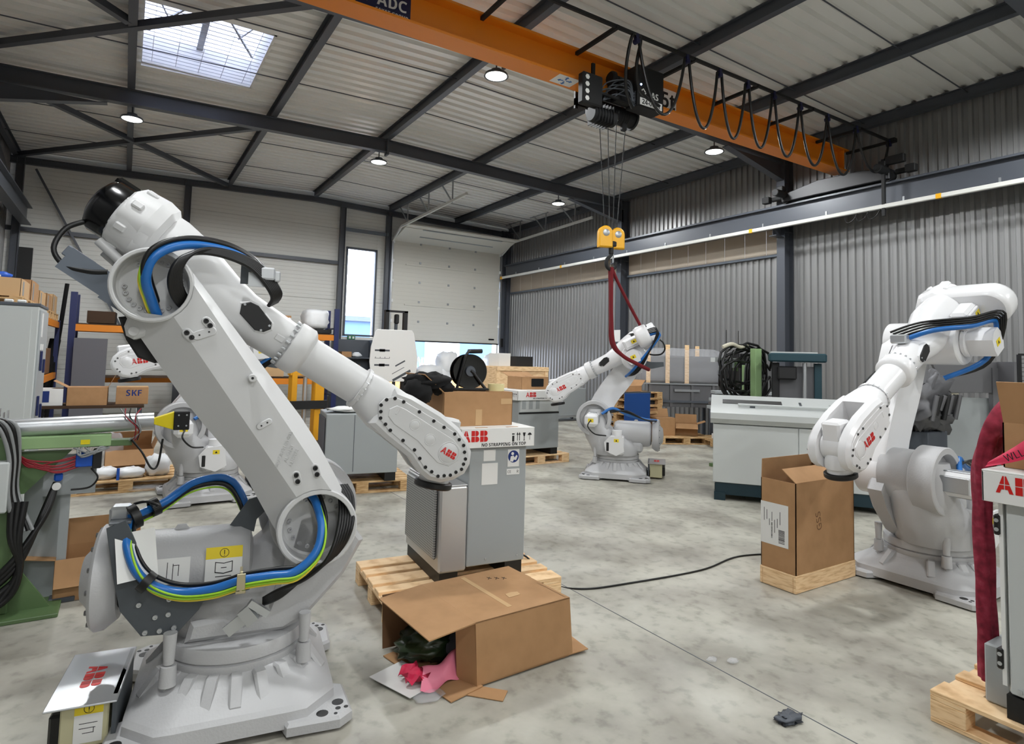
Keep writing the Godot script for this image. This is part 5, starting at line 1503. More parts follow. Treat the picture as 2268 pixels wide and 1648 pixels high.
	part("foot_bar", bx(Vector3(0, 0.012, 0.09), Vector3(0.27, 0.022, 0.03), 0.006), M.rubber)
	# black cloth bag and tape roll
	b = MB.new()
	b.lump(Vector3(1.80, 1.47, -3.93), Vector3(0.33, 0.14, 0.28), 0.35, 5, 2.2, 18, 28)
	b.lump(Vector3(1.70, 1.40, -3.86), Vector3(0.2, 0.18, 0.2), 0.3, 9, 2.5, 14, 20)
	b.lump(Vector3(1.90, 1.43, -3.9), Vector3(0.16, 0.1, 0.2), 0.25, 12, 2.5, 12, 18)
	single("black_jacket", b, M.cloth_black, "crumpled black cloth jacket slumped over the box's open left end", "jacket")
	b = MB.new()
	b.lathe([Vector2(0.045, 0), Vector2(0.06, 0), Vector2(0.06, 0.05), Vector2(0.045, 0.05), Vector2(0.045, 0)], 28)
	single("tape_roll", b, M.tape, "roll of cream tape lying flat on the brown box beside the reel", "tape").position = Vector3(2.31, 1.413, -3.84)
	# floor cable
	b = MB.new()
	b.hose([Vector3(2.58, 0.16, -3.95), Vector3(2.66, 0.155, -3.9), Vector3(2.75, 0.008, -3.72), Vector3(2.89, 0.007, -3.51), Vector3(3.29, 0.007, -3.43), Vector3(3.99, 0.007, -3.37), Vector3(4.55, 0.007, -3.45), Vector3(5.0, 0.007, -3.3), Vector3(5.6, 0.007, -3.0), Vector3(5.9, 0.007, -2.85)], 0.007, 8, 10)
	single("floor_cable", b, M.rubber, "thin black cable snaking over the floor from the centre cabinet", "cable")
	# ================= foreground carton lying on its side
	o = thing("cardboard_box", "large brown carton lying on its side in the foreground, open end to the left", "box", Vector3(1.86, 0, -3.05), 0.05)
	var W := 0.62; var H := 0.325; var D := 0.6; var t := 0.007
	part("top_side", bx(Vector3(0, H - t / 2, 0), Vector3(W, t, D)), M.cardboard)
	part("bottom_side", bx(Vector3(0, 0.012, 0), Vector3(W, t, D)), M.cardboard)
	b = MB.new()
	b.prism([Vector2(-W / 2 + 0.02, 0.01), Vector2(W / 2 + 0.03, 0.01), Vector2(W / 2, H), Vector2(-W / 2, H)], D / 2 - t, D / 2)
	part("long_side", b, M.cardboard)
	b = MB.new()
	b.prism([Vector2(-W / 2, 0.01), Vector2(W / 2, 0.01), Vector2(W / 2, H), Vector2(-W / 2, H)], -D / 2, -D / 2 + t)
	part("long_side", b, M.cardboard)
	part("end_wall", bx(Vector3(W / 2 - 0.02, H / 2, 0), Vector3(t, H, D - 0.02)), M.cardboard)
	b = MB.new(); b.bar(Vector3(-W / 2, H - 0.003, 0), Vector3(-W / 2 - 0.26, H - 0.03, 0), D, 0.006)
	part("flap", b, M.cardboard)
	b = MB.new(); b.bar(Vector3(-W / 2 + 0.0, 0.012, 0.02), Vector3(-W / 2 - 0.2, 0.006, 0.05), D, 0.005)
	part("flap", b, M.cardboard)
	b = MB.new(); b.bar(Vector3(-W / 2 + 0.015, H / 2, D / 2 - 0.004), Vector3(-W / 2 - 0.03, H / 2 - 0.01, D / 2 - 0.13), 0.006, H - 0.02)
	part("flap", b, M.cardboard)
	b = MB.new(); b.bar(Vector3(-W / 2, H / 2, -D / 2 + 0.01), Vector3(-W / 2 - 0.22, H / 2 - 0.01, -D / 2 - 0.03), 0.006, H - 0.03)
	part("flap", b, M.cardboard_dark)
	b = MB.new(); b.bar(Vector3(W / 2 + 0.02, 0.012, 0.0), Vector3(W / 2 + 0.17, 0.02, 0.02), D, 0.005)
	part("flap", b, M.cardboard)
	b = MB.new(); b.bar(Vector3(W / 2, H - 0.02, -D / 2 + 0.06), Vector3(W / 2 + 0.15, H - 0.1, -D / 2 + 0.1), 0.2, 0.005)
	part("flap", b, M.cardboard)
	b = MB.new(); b.bar(Vector3(-W / 2 + 0.02, 0.006, D / 2 - 0.02), Vector3(-W / 2 - 0.05, 0.004, D / 2 + 0.04), 0.34, 0.004)
	part("loose_flap", b, M.cardboard)
	part("tape_strip", bx(Vector3(-0.05, H + 0.0008, -0.02), Vector3(0.03, 0.001, 0.5)), M.cardboard_light)
	for k in [[-0.42, -0.02, 0.05, 0.1], [-0.40, 0.1, 0.06, 0.14], [-0.38, 0.24, 0.05, 0.12], [0.06, 0.1, 0.09, 0.06]]:
		b = MB.new()
		b.prism([Vector2(-0.5 * k[2], -0.5 * k[3]), Vector2(0.4 * k[2], -0.4 * k[3]), Vector2(0.5 * k[2], 0.3 * k[3]), Vector2(0.1 * k[2], 0.5 * k[3]), Vector2(-0.4 * k[2], 0.4 * k[3])], 0, 0.001)
		var pt := part("torn_patch", b, M.cardboard_light)
		pt.transform = Transform3D(Basis(Vector3(1, 0, 0), -PI / 2) if k[0] > 0 else Basis(Vector3(0, 0, 1), 0.103) * Basis(Vector3(1, 0, 0), -PI / 2), Vector3(k[0], H + 0.001 if k[0] > 0 else H - 0.002 + (k[0] + 0.31) * 0.104, k[1]))
	var hw := MB.new()
	for k in [[0.0, 0], [0.045, 0], [0.09, 0]]:
		hw.bar(Vector3(k[0], 0, 0), Vector3(k[0] + 0.028, 0, 0.02), 0.003, 0.001); hw.bar(Vector3(k[0] + 0.02, 0, -0.015), Vector3(k[0] + 0.012, 0, 0.025), 0.003, 0.001)
	var pn := part("handwriting", hw, M.ink)
	pn.transform = Transform3D(Basis(Vector3.UP, 2.6), Vector3(0.17, H + 0.0015, -0.12))
	# its contents
	b = MB.new(); b.lump(Vector3(1.49, 0.09, -3.14), Vector3(0.34, 0.16, 0.3), 0.4, 3, 2.4, 18, 26)
	single("plastic_bag", b, M.green_film, "dark green plastic bag of parts inside the lying carton", "bag")
	b = MB.new()
	for i in 5: b.turned([Vector2(0.07, 0), Vector2(0.085, 0.006), Vector2(0.07, 0.012)], Vector3(1.62, 0.09 + 0.0, -3.02 + i * 0.016), Vector3(0.2, 0.1, 1), 24)
	single("cable_coil", b, M.shade_metal, "coil of dark cable inside the lying carton behind the pink sheet", "cable")
	b = MB.new()
	var G := []
	for i in 9:
		var row := []
		for j in 13:
			var u := i / 8.0; var v := j / 12.0
			row.append(Vector3(1.335 + 0.26 * v + 0.03 * sin(u * 4.0), 0.022 + 0.10 * sin(PI * minf(1.0, u * 1.1)) * (0.5 + 0.5 * v) + 0.012 * sin(v * 9.0 + u * 3.0), -2.985 + 0.17 * u + 0.02 * sin(v * 6.0)))
		G.append(row)
	b.grid(G, false, false, 1)
	single("pink_sheet", b, M.pink, "rolled pink plastic sheet poking out of the lying carton", "sheet")
	b = MB.new()
	G = []
	for i in 6:
		var row := []
		for j in 8:
			row.append(Vector3(1.27 + 0.1 * i / 5.0 + 0.02 * sin(j * 1.9), 0.02 + 0.06 * absf(sin(j * 1.3 + i)), -3.0 + 0.15 * j / 7.0))
		G.append(row)
	b.grid(G, false, false, 1)
	single("red_film", b, M.pink_strap, "crinkled red-pink film in front of the pink sheet", "film")
	b = MB.new(); b.X = Transform3D(Basis(Vector3.UP, 0.35), Vector3(1.30, 0.017, -2.97)); b.box(Vector3.ZERO, Vector3(0.22, 0.003, 0.3))
	single("paper_sheet", b, M.label_white, "white paper sheet lying under the pink film at the carton's mouth", "paper")
	b = MB.new(); b.lump(Vector3(1.34, 0.012, -2.78), Vector3(0.16, 0.014, 0.12), 0.3, 21, 2.0, 8, 14)
	single("clear_film", b, M.film, "scrap of clear film on the floor below the white paper", "film")
	# ================= right: tall carton on a small pallet
	o = thing("wooden_pallet", "small square wooden pallet under the tall brown carton", "pallet", Vector3(4.60, 0, -2.84), 0.0)
	for k in [-1, 1]: part("board", bx(Vector3(0, 0.058, k * 0.137), Vector3(0.80, 0.112, 0.022), 0.003), M.wood_new)
	part("board", bx(Vector3(-0.389, 0.058, 0), Vector3(0.022, 0.112, 0.25), 0.003), M.wood_new); part("board", bx(Vector3(0.389, 0.058, 0), Vector3(0.022, 0.112, 0.25), 0.003), M.wood_new)
	part("deck_board", bx(Vector3(0, 0.121, 0), Vector3(0.80, 0.014, 0.296), 0.002), M.wood_new)
	o = carton("tall brown carton with a white shipping label, flaps open, below the right robot's wrist", Vector3(4.60, 0.13, -2.84), 0.0, Vector3(0.78, 0.66, 0.29), [-60, 999, -52, -2])
	var sl := sheet("shipping_label", 0.23, 0.31, M.label_white, Transform3D(Basis(Vector3.UP, -PI / 2), Vector3(-0.391, 0.33, -0.03)))
	b = MB.new()
	b.X = Transform3D(Basis(Vector3(0, 0, 1), PI / 2), Vector3(0, 0, 0.0017))
	var rng := RandomNumberGenerator.new(); rng.seed = 2
	var x := -0.13
	while x < -0.03:
		var w2 := rng.randf_range(0.0015, 0.005)
		b.box(Vector3(x, -0.06, 0), Vector3(w2, 0.05, 0.0008)); x += w2 + rng.randf_range(0.0015, 0.004)
	for i in 7: b.box(Vector3(rng.randf_range(-0.02, 0.08), 0.085 - i * 0.022, 0), Vector3(rng.randf_range(0.04, 0.1), 0.004, 0.0008))
	part("barcode", b, M.ink, sl)
	words("11961A9LB2-408", 0.011, M.ink, Transform3D(Basis(Vector3(0, 0, 1), PI / 2), Vector3(-0.02, -0.05, 0.0018)), sl, true)
	words("GSS", 0.06, M.cardboard_dark, Transform3D(Basis(Vector3(0, 0, 1), 1.75), Vector3(-0.1, 0.36, 0.1455)))
	# ================= right foreground cabinet
	pallet("wooden pallet in the bottom right corner under the grey cabinet", Vector3(3.86, 0, -0.84), PI / 2, 1.2, 1.1, M.wood_new)
	o = thing("control_cabinet", "light grey control cabinet with black hinges at the right edge of the picture", "cabinet", Vector3(3.70, 0.146, -0.80), 0.0)
	part("plinth", bx(Vector3(0, 0.05, 0), Vector3(0.72, 0.1, 0.7)), M.black)
	part("body", bx(Vector3(0.02, 0.1 + 0.46, 0.0), Vector3(0.70, 0.92, 0.70), 0.005), M.ral_grey)
	part("door", bx(Vector3(-0.345, 0.1 + 0.46, 0.015), Vector3(0.03, 0.905, 0.70), 0.005), M.ral_grey)
	part("white_frame", bx(Vector3(-0.30, 0.56, -0.358), Vector3(0.1, 0.86, 0.016)), M.label_white)
	for y in [0.82, 0.24]:
		b = MB.new(); b.box(Vector3(-0.335, y, -0.372), Vector3(0.05, 0.09, 0.025), 0.006)
		var hg := part("hinge", b, M.rubber)
		for k in [-0.02, 0.02]: part("hinge_screw", cy(Vector3(-0.361, y + k, -0.372), Vector3(-0.358, y + k, -0.372), 0.009, 10), M.alu, hg)
	part("cable_box", bx(Vector3(-0.15, 0.13, -0.41), Vector3(0.26, 0.26, 0.1), 0.008), M.ral_mid)
	part("base_screw", bx(Vector3(-0.362, 0.13, -0.3), Vector3(0.006, 0.016, 0.016)), M.alu)
	lid("white printed cardboard lid on the cabinet at the right edge", Vector3(3.70, 1.07, -0.80), 0.0, 0.79, 0.82, 0.14, 0.02)
	o = carton("brown carton standing on the white lid at the right edge, red strap before it", Vector3(3.71, 1.212, -0.97), 0.0, Vector3(0.5, 0.205, 0.42), [-89, 20, -89, -89])
	b = MB.new()
	G = []
	for i in 15:
		var u := i / 14.0
		var p := Vector3(3.36, 1.217, -1.21).lerp(Vector3(3.42, 1.50, -0.80), u)
		p.y -= 0.05 * sin(u * PI)
		var row := []
		for j in 5: row.append(p + Vector3(-0.02 + 0.008 * j + 0.008 * sin(j * 1.5 + u * 5.0), 0.024 * j * (0.25 + 0.75 * minf(1.0, u * 3.0)), 0.002 * j))
		G.append(row)
	b.grid(G, false, false, 1)
	o = single("strap", b, M.pink_strap, "bright pink lifting strap with black lettering lying across the lid", "strap")
	words("WLL 5TN", 0.03, M.ink, facing(Vector3(3.335, 1.305, -1.06), Vector3(-1, 0.12, 0)) * Transform3D(Basis(Vector3(0, 0, 1), 0.52), Vector3.ZERO), o)
	# draped red sling behind that cabinet
	b = MB.new()
	G = []
	var path := MB.curve([Vector3(4.5, 1.34, -1.16), Vector3(4.1, 1.43, -1.2), Vector3(3.82, 1.45, -1.24), Vector3(3.65, 1.36, -1.27), Vector3(3.555, 1.2, -1.29), Vector3(3.525, 1.02, -1.29), Vector3(3.53, 0.78, -1.29), Vector3(3.54, 0.5, -1.29), Vector3(3.55, 0.19, -1.29)], 7)
	for i in path.size():
		var u := float(i) / (path.size() - 1)
		var tg: Vector3 = (path[mini(i + 1, path.size() - 1)] - path[maxi(i - 1, 0)]).normalized()
		var nr := Vector3(-tg.y, tg.x, 0).normalized()
		var wd := lerpf(0.24, 0.075, smoothstep(0.2, 0.7, u)) * (1.0 + 0.12 * sin(u * 17.0))
		var L := []
		for j in 28:
			var a := TAU * j / 28
			var rip := 1.0 + 0.25 * sin(a * 5.0 + u * 9.0) + 0.12 * sin(a * 9.0 - u * 23.0)
			L.append(path[i] + nr * (cos(a) * wd * 0.5 * (1.0 + 0.06 * sin(a * 4.0 + u * 14.0))) + Vector3(0, 0, sin(a) * 0.035 * rip))
		G.append(L)
	b.loft(G)
	single("round_sling", b, M.sling_pale, "thick faded red round sling draped behind the right-hand cabinet down to its pallet", "sling")
	# litter
	b = MB.new(); b.lump(Vector3(5.0, 0.01, -3.2), Vector3(0.16, 0.02, 0.06), 0.4, 2, 2.0, 6, 12)
	single("yellow_rag", b, M.hi_vis, "bright yellow scrap on the floor behind the tall carton", "scrap").position = Vector3(0.35, 0, 0.28)
	b = MB.new(); b.lump(Vector3(2.72, 0.012, -1.78), Vector3(0.13, 0.022, 0.075), 0.9, 5, 5.0, 12, 20, 3.0)
	single("crumpled_paper", b, M.shade_metal, "crumpled dark grey scrap on the bare floor at the lower right", "scrap")
	for k in [[2.95, -2.27, "scrap of clear film on the floor midway to the right"], [2.86, -2.34, "second scrap of clear film close beside the larger one"]]:
		b = MB.new(); b.lump(Vector3(k[0], 0.01, k[1]), Vector3(0.07, 0.02, 0.05), 0.5, 8, 3.0, 8, 12)
		single("film_scrap", b, M.film, k[2], "scrap")
	b = MB.new(); b.lump(Vector3(0.36, 0.03, -8.38), Vector3(0.5, 0.07, 0.25), 0.5, 8, 2.6, 12, 20)
	single("film_bundle", b, M.film, "crumpled clear plastic film on the floor before the rear left pallet", "film")
	# saw cuts in the slab
	single("trim_2", bx(Vector3(2.82, 0.0006, -4.5), Vector3(0.006, 0.0012, 14.0)), M.shade_metal, "fine saw-cut joint running along the concrete floor", "joint", "", "structure")

func left_materials():
	mat("machine_green", Color(0.35, 0.45, 0.29), 0.5)
	mat("pale_green", Color(0.56, 0.68, 0.48), 0.5)
	mat("rack_blue", Color(0.05, 0.11, 0.32), 0.45)
	mat("rack_orange", Color(0.85, 0.50, 0.05), 0.5)
	mat("yellow", Color(0.90, 0.82, 0.08), 0.45)
	mat("fork_yellow", Color(0.88, 0.62, 0.04), 0.45)
	mat("felt_grey", Color(0.40, 0.40, 0.42), 0.9)
	mat("wire_red", Color(0.55, 0.07, 0.13), 0.5)
	mat("wire_grey", Color(0.55, 0.56, 0.56), 0.5)
	mat("bright_blue", Color(0.06, 0.32, 0.72), 0.5)
	mat("exit_green", Color(0.05, 0.42, 0.24), 0.5)
	mat("dark_wood", Color(0.25, 0.17, 0.10), 0.8)

func left_side():
	# ================= welding-gun stand in green at the left edge
	var o := thing("machine_stand", "green steel machine stand with thick hoses at the left edge", "machine", Vector3(-0.60, 0, -4.95), 0.0)
	part("column", bx(Vector3(-0.02, 0.55, 0.0), Vector3(0.22, 1.06, 0.24), 0.008), M.machine_green)
	var b := MB.new()
	b.prism([Vector2(0.09, 0.02), Vector2(0.30, 0.02), Vector2(0.09, 0.34)], 0.08, 0.1)
	part("gusset_plate", b, M.machine_green)
	part("base_plate", bx(Vector3(0.0, 0.012, 0), Vector3(0.7, 0.024, 0.5), 0.004), M.machine_green)
	part("white_cabinet", bx(Vector3(-0.05, 0.80, 0.17), Vector3(0.22, 0.30, 0.12), 0.008), M.ral_grey)
	b = MB.new()
	b.prism([Vector2(0.09, 0.98), Vector2(0.35, 0.98), Vector2(0.12, 0.72), Vector2(0.09, 0.72)], -0.03, 0.03)
	part("corner_brace", b, M.machine_green)
	part("support_plate", bx(Vector3(0.21, 0.42, -0.1), Vector3(0.2, 0.8, 0.02)), M.ral_mid)
	part("support_leg", bx(Vector3(0.33, 0.42, -0.05), Vector3(0.05, 0.82, 0.05)), M.ral_mid)
	part("leg_foot", bx(Vector3(0.35, 0.015, -0.05), Vector3(0.14, 0.03, 0.1), 0.004), M.shade_metal)
	for i in 5:
		var k := i * 0.022
		hose("grey_hose", M.wire_grey if i % 2 == 0 else M.rubber, [Vector3(-0.16 + k, 1.2, 0.1), Vector3(-0.02 + k, 1.17, 0.19), Vector3(0.05 + k * 0.5, 0.98, 0.2 - k * 0.5), Vector3(0.06 + k * 0.4, 0.75, 0.2 - k), Vector3(0.1 + k, 0.52, 0.16)], 0.012)
	for i in 3:
		var k := i * 0.03
		hose("black_hose", M.rubber, [Vector3(0.28, 0.78, 0.05), Vector3(0.25 - k * 0.3, 0.62, 0.12), Vector3(0.15, 0.42 - k, 0.18), Vector3(0.06, 0.30 - k, 0.2), Vector3(0.0, 0.26 - k, 0.2)], 0.018)
		hose("black_hose", M.rubber, [Vector3(0.08 + k, 0.7, 0.17), Vector3(0.09 + k * 0.6, 0.5, 0.2), Vector3(0.14, 0.34 - k, 0.2), Vector3(0.12 - k, 0.18, 0.22), Vector3(0.02, 0.10 + k * 0.5, 0.24), Vector3(-0.12, 0.12, 0.25)], 0.02)
	for i in 8: part("cable_tie", bx(Vector3(-0.12 + i * 0.02, 1.215 + 0.012 * (i % 3), 0.12), Vector3(0.006, 0.05, 0.05)), M.alu)
	o = thing("cylinder_arm", "bright aluminium cylinder arm on a green beam, reaching right from the stand", "machine", Vector3(-0.60, 0, -4.95), 0.0)
	b = MB.new()
	b.cyl(Vector3(-0.05, 1.125, 0), Vector3(0.80, 1.15, 0), 0.058, 28)
	part("cylinder", b, M.alu)
	part("beam", bx(Vector3(0.28, 1.04, 0.03), Vector3(0.56, 0.075, 0.12), 0.004), M.pale_green)
	part("rail", bx(Vector3(0.55, 1.015, 0.0), Vector3(0.26, 0.04, 0.1), 0.003), M.machine_green)
	part("serial_label", bx(Vector3(0.42, 1.035, 0.091), Vector3(0.05, 0.03, 0.002)), M.yellow)
	b = MB.new()
	b.prism([Vector2(0.80, 1.13), Vector2(0.80, 1.17), Vector2(0.93, 1.215), Vector2(0.93, 1.085)], -0.035, 0.035, 0.003)
	part("yellow_head", b, M.yellow)
	b = MB.new(); b.box(Vector3(0.97, 1.15, 0), Vector3(0.1, 0.13, 0.09), 0.005)
	var hd := part("black_head", b, M.black)
	for p in [[-0.02, 0.04], [0.03, 0.04], [-0.02, -0.035], [0.03, -0.035]]: part("screw", cy(Vector3(0.97 + p[0], 1.15 + p[1], 0.045), Vector3(0.97 + p[0], 1.15 + p[1], 0.049), 0.006, 8), M.alu, hd)
	part("valve_block", bx(Vector3(0.42, 0.92, 0.05), Vector3(0.09, 0.09, 0.08), 0.005), M.bright_blue)
	part("valve_block", bx(Vector3(0.49, 0.92, 0.04), Vector3(0.05, 0.12, 0.1), 0.005), M.socket)
	part("back_plate", bx(Vector3(0.35, 0.82, 0.0), Vector3(0.28, 0.26, 0.012)), M.ral_mid)
	part("regulator", bx(Vector3(0.29, 0.815, 0.05), Vector3(0.045, 0.05, 0.05), 0.01), M.bright_blue)
	b = MB.new(); b.turned([Vector2(0, 0.02), Vector2(0.022, 0.02), Vector2(0.024, 0.01), Vector2(0.024, 0)], Vector3(0.285, 0.76, 0.07), Vector3(0, 0, 1), 18)
	part("pressure_gauge", b, M.label_white)
	var rng := RandomNumberGenerator.new(); rng.seed = 31
	for i in 9: hose("red_wire", M.wire_red, [Vector3(0.40, 0.95 - i * 0.009, 0.07), Vector3(0.28, 0.93 - i * 0.008 - rng.randf() * 0.03, 0.1), Vector3(0.14, 0.94 - rng.randf() * 0.05, 0.09), Vector3(0.08, 0.97, 0.06)], 0.005)
	for i in 5: hose("grey_wire", M.wire_grey, [Vector3(0.36 + i * 0.02, 1.0, 0.08), Vector3(0.38 + rng.randf() * 0.1, 0.985 - rng.randf() * 0.05, 0.11), Vector3(0.5, 0.97 + rng.randf() * 0.03, 0.1), Vector3(0.55, 0.99, 0.06)], 0.006)
	for i in 5: hose("loose_wire", [M.wire_grey, M.wire_red, M.rubber][i % 3], [Vector3(0.6 + i * 0.03, 1.24, 0.02), Vector3(0.63 + rng.randf() * 0.08, 1.19, 0.07), Vector3(0.68 + rng.randf() * 0.06, 1.1, 0.08), Vector3(0.66 + rng.randf() * 0.05, 1.03, 0.06)], 0.004)
	hose("loose_wire", M.rubber, [Vector3(0.67, 1.04, 0.05), Vector3(0.74, 0.95, 0.08), Vector3(0.80, 0.84, 0.08), Vector3(0.84, 0.86, 0.06), Vector3(0.86, 1.03, 0.05)], 0.007)
	hose("loose_wire", M.rubber, [Vector3(0.46, 0.86, 0.06), Vector3(0.5, 0.8, 0.07), Vector3(0.46, 0.74, 0.07), Vector3(0.36, 0.73, 0.06)], 0.006)
	# carton on the floor behind the foreground robot
	carton("open brown carton on the floor left of the foreground robot's base", Vector3(-0.06, 0, -5.15), 0.05, Vector3(0.5, 0.27, 0.36), [-30, 80, 158, 10])
	# ================= tall grey switch cabinet
	o = thing("switch_cabinet", "tall pale grey switch cabinet with blue handles at the left edge", "cabinet", Vector3(-1.36, 0, -7.95), 0.0)
	part("body", bx(Vector3(0, 1.02, 0), Vector3(1.25, 2.04, 0.72), 0.008), M.ral_grey)
	part("roof_plate", bx(Vector3(0, 2.055, 0), Vector3(1.27, 0.03, 0.74), 0.004), M.shade_metal)
	part("side_panel", bx(Vector3(-0.02, 1.02, 0.363), Vector3(1.18, 1.98, 0.012), 0.003), M.ral_grey)
	part("front_door", bx(Vector3(0.632, 1.02, 0), Vector3(0.02, 1.98, 0.68), 0.004), M.ral_mid)
	for y in [1.5, 1.05]:
		b = MB.new(); b.box(Vector3(0.655, y, 0.2), Vector3(0.02, 0.2, 0.03), 0.004); b.box(Vector3(0.675, y - 0.05, 0.16), Vector3(0.02, 0.14, 0.03), 0.006)
		part("handle", b, M.rack_blue)
	part("white_notice", bx(Vector3(0.645, 1.64, 0.05), Vector3(0.004, 0.06, 0.1)), M.label_white); part("white_notice", bx(Vector3(0.645, 1.64, 0.2), Vector3(0.004, 0.06, 0.08)), M.label_white)
	part("vent_strip", bx(Vector3(0.646, 1.86, 0.22), Vector3(0.008, 0.24, 0.05)), M.label_white)
	for k in 2: single("lamp_box", bx(Vector3(-0.98 + k * 0.1, 2.085, -7.64), Vector3(0.07, 0.03, 0.05), 0.008), M.label_white, ["left one of two small white caps on the grey cabinet's roof", "right one of two small white caps on the grey cabinet's roof"][k], "cap")
	# ================= pallet rack along the left wall
	o = thing("pallet_rack", "blue and orange pallet rack full of cartons along the left wall", "rack", Vector3(-1.72, 0, -12.6), 0.0)
	for z in [-3.4, -0.7, 2.0]:
		for x in [-0.5, 0.5]: part("upright", bx(Vector3(x, 1.1, z), Vector3(0.08, 2.2, 0.1)), M.rack_blue)
		part("brace", bx(Vector3(0, 1.0, z), Vector3(0.92, 0.04, 0.04)), M.rack_blue)
	for y in [1.05, 2.1]:
		for x in [-0.5, 0.5]: part("beam", bx(Vector3(x, y, -0.7), Vector3(0.06, 0.12, 5.4)), M.rack_orange)
	var n := 0
	var where := ["nearest the viewer", "second from the viewer", "third from the viewer", "fourth from the viewer", "at the far end"]
	for i in 5:
		var z := -10.9 - i * 1.06
		pallet("wooden pallet on the upper level of the left rack, %s" % where[i], Vector3(-1.72, 2.165, z), PI / 2, 0.98, 1.05, M.wood, "pallets on the left rack")
		rng.seed = 60 + i
		var hh := rng.randf_range(0.24, 0.36)
		var bb := carton("brown carton on the upper rack pallet, %s" % where[i], Vector3(-1.72, 2.312, z), 0.0, Vector3(0.98, hh, 0.86), [-89, [-89, 30, -89, 60, -89][i], -89, -89], M.cardboard_light if i % 2 == 0 else M.cardboard, "cartons on the left rack")
		part("side_patch", bx(Vector3(0.492, hh / 2, 0.2), Vector3(0.002, hh * 0.8, 0.12)), M.wire_grey)
		b = MB.new(); b.lump(Vector3(-1.7, 2.31 + hh + 0.06, z + 0.1), Vector3(0.4, 0.14, 0.3), 0.4, i + 3, 2.6, 8, 12)
		single("wrapped_part", b, [M.wrap, M.bright_blue, M.wrap, M.film, M.wrap][i], "%s lump of wrapped parts on top of the upper rack carton, %s" % [["white", "blue", "white", "clear", "white"][i], where[i]], "package")
	for i in 5:
		shut_box("cardboard_box", "brown carton on the lower level of the left rack, %s" % where[i], Vector3(-1.72, 1.112, -10.9 - i * 1.06), 0.0, Vector3(0.9, 0.5 + 0.1 * (i % 2), 0.8), M.cardboard if i % 2 else M.cardboard_dark, "box", "cartons on the lower rack level")
	# ================= rack against the rear wall, left part
	o = thing("pallet_rack", "blue pallet rack with orange beams near the rear wall, left of centre", "rack", Vector3(0, 0, -16.0), 0.0)
	for x in [-0.95, 1.8, 4.55]:
		for z in [-0.4, 0.4]: part("upright", bx(Vector3(x, 1.4, z), Vector3(0.12, 2.8, 0.08)), M.rack_blue)
		for y in [0.6, 1.5, 2.3]: part("brace", bx(Vector3(x, y, 0), Vector3(0.04, 0.04, 0.76)), M.rack_blue)
	for k in [-0.95, 1.8]:
		for y in [2.06, 0.95]:
			for z in ([-0.4, 0.4] if y > 1.5 or k > 0 else [-0.4]): part("beam", bx(Vector3(k + 1.375, y, z), Vector3(2.64, 0.14, 0.06)), M.rack_orange)
			part("shelf_board", bx(Vector3(k + 1.375, y + 0.08, 0), Vector3(2.6, 0.03, 0.84)), M.dark_wood)
	o = thing("felt_panel", "tall grey felt-covered panel leaning before the blue rack", "panel", Vector3(-0.6, 0, -15.4), 0.0)
	part("board", bx(Vector3(0, 0.92, 0), Vector3(0.58, 1.84, 0.04), 0.004), M.felt_grey)
	part("foot", bx(Vector3(0, 0.012, 0), Vector3(0.5, 0.024, 0.3)), M.shade_metal)
	b = MB.new(); b.cyl(Vector3(-1.3, 0, -15.9), Vector3(-1.12, 3.0, -16.1), 0.04, 10); b.cyl(Vector3(-1.45, 0, -15.8), Vector3(-1.25, 1.8, -16.1), 0.1, 12)
	single("rolled_mat", b, M.cloth_black, "dark rolled mats leaning beside the blue rack", "mat", "", "stuff")
	var ps := [[-0.45, 2.17, -16, 0.5, 0.26, "dark_wood"], [0.3, 2.17, -16, 0.6, 0.35, "cardboard"], [1.2, 2.17, -16, 0.5, 0.3, "cardboard"], [2.5, 2.17, -16.0, 0.6, 0.3, "cardboard"], [3.2, 2.17, -16.0, 0.5, 0.4, "cardboard"], [2.4, 1.06, -16.0, 0.6, 0.4, "cardboard"], [3.1, 1.06, -16.0, 0.5, 0.5, "cardboard_light"], [3.9, 1.06, -16.0, 0.6, 0.6, "cardboard"], [4.25, 2.17, -16.0, 0.4, 0.1, "black"]]
	var wd := ["dark wooden crate on the top shelf of the rear rack, far left", "brown carton second from the left on the rear rack's top shelf", "brown carton third from the left on the rear rack's top shelf", "brown carton on the rear rack's top shelf behind the forearm", "taller brown carton on the rear rack's top shelf behind the forearm", "brown carton on the rear rack's lower shelf, leftmost behind the forearm", "pale carton in the middle of the rear rack's lower shelf", "brown carton at the right end of the rear rack's lower shelf", "flat black tray at the right end of the rear rack's top shelf"]
	for i in ps.size(): shut_box("rack_box", wd[i], Vector3(ps[i][0], ps[i][1], ps[i][2]), 0.05 * (i % 3 - 1), Vector3(ps[i][3], ps[i][4], 0.6), M[ps[i][5]], "box", "boxes on the rear rack")
	b = MB.new(); b.lump(Vector3(4.1, 2.53, -16.0), Vector3(0.62, 0.5, 0.6), 0.12, 4, 3.0, 14, 22, 5.0)
	single("wrapped_robot_part", b, M.wrap, "grey part wrapped in clear film on top of the rear rack by the window", "package")
	# ================= dark wall shelf below the window
	o = thing("wall_shelf", "dark open shelf unit below the tall window", "shelf", Vector3(5.75, 0, -17.9), 0.0)
	part("back_panel", bx(Vector3(0, 1.05, -0.24), Vector3(1.15, 2.1, 0.02)), M.shade_metal)
	for x in [-0.57, 0.57]: part("side_panel", bx(Vector3(x, 1.05, 0), Vector3(0.03, 2.1, 0.5)), M.shade_metal)
	for y in [0.1, 0.75, 1.15, 1.55]: part("shelf_board", bx(Vector3(0, y, 0), Vector3(1.1, 0.03, 0.5)), M.shade_metal)
	carton("small brown box with white packing on the dark shelf's upper board", Vector3(5.5, 1.567, -17.85), 0.1, Vector3(0.3, 0.16, 0.25), [-89, -89, -89, -89])
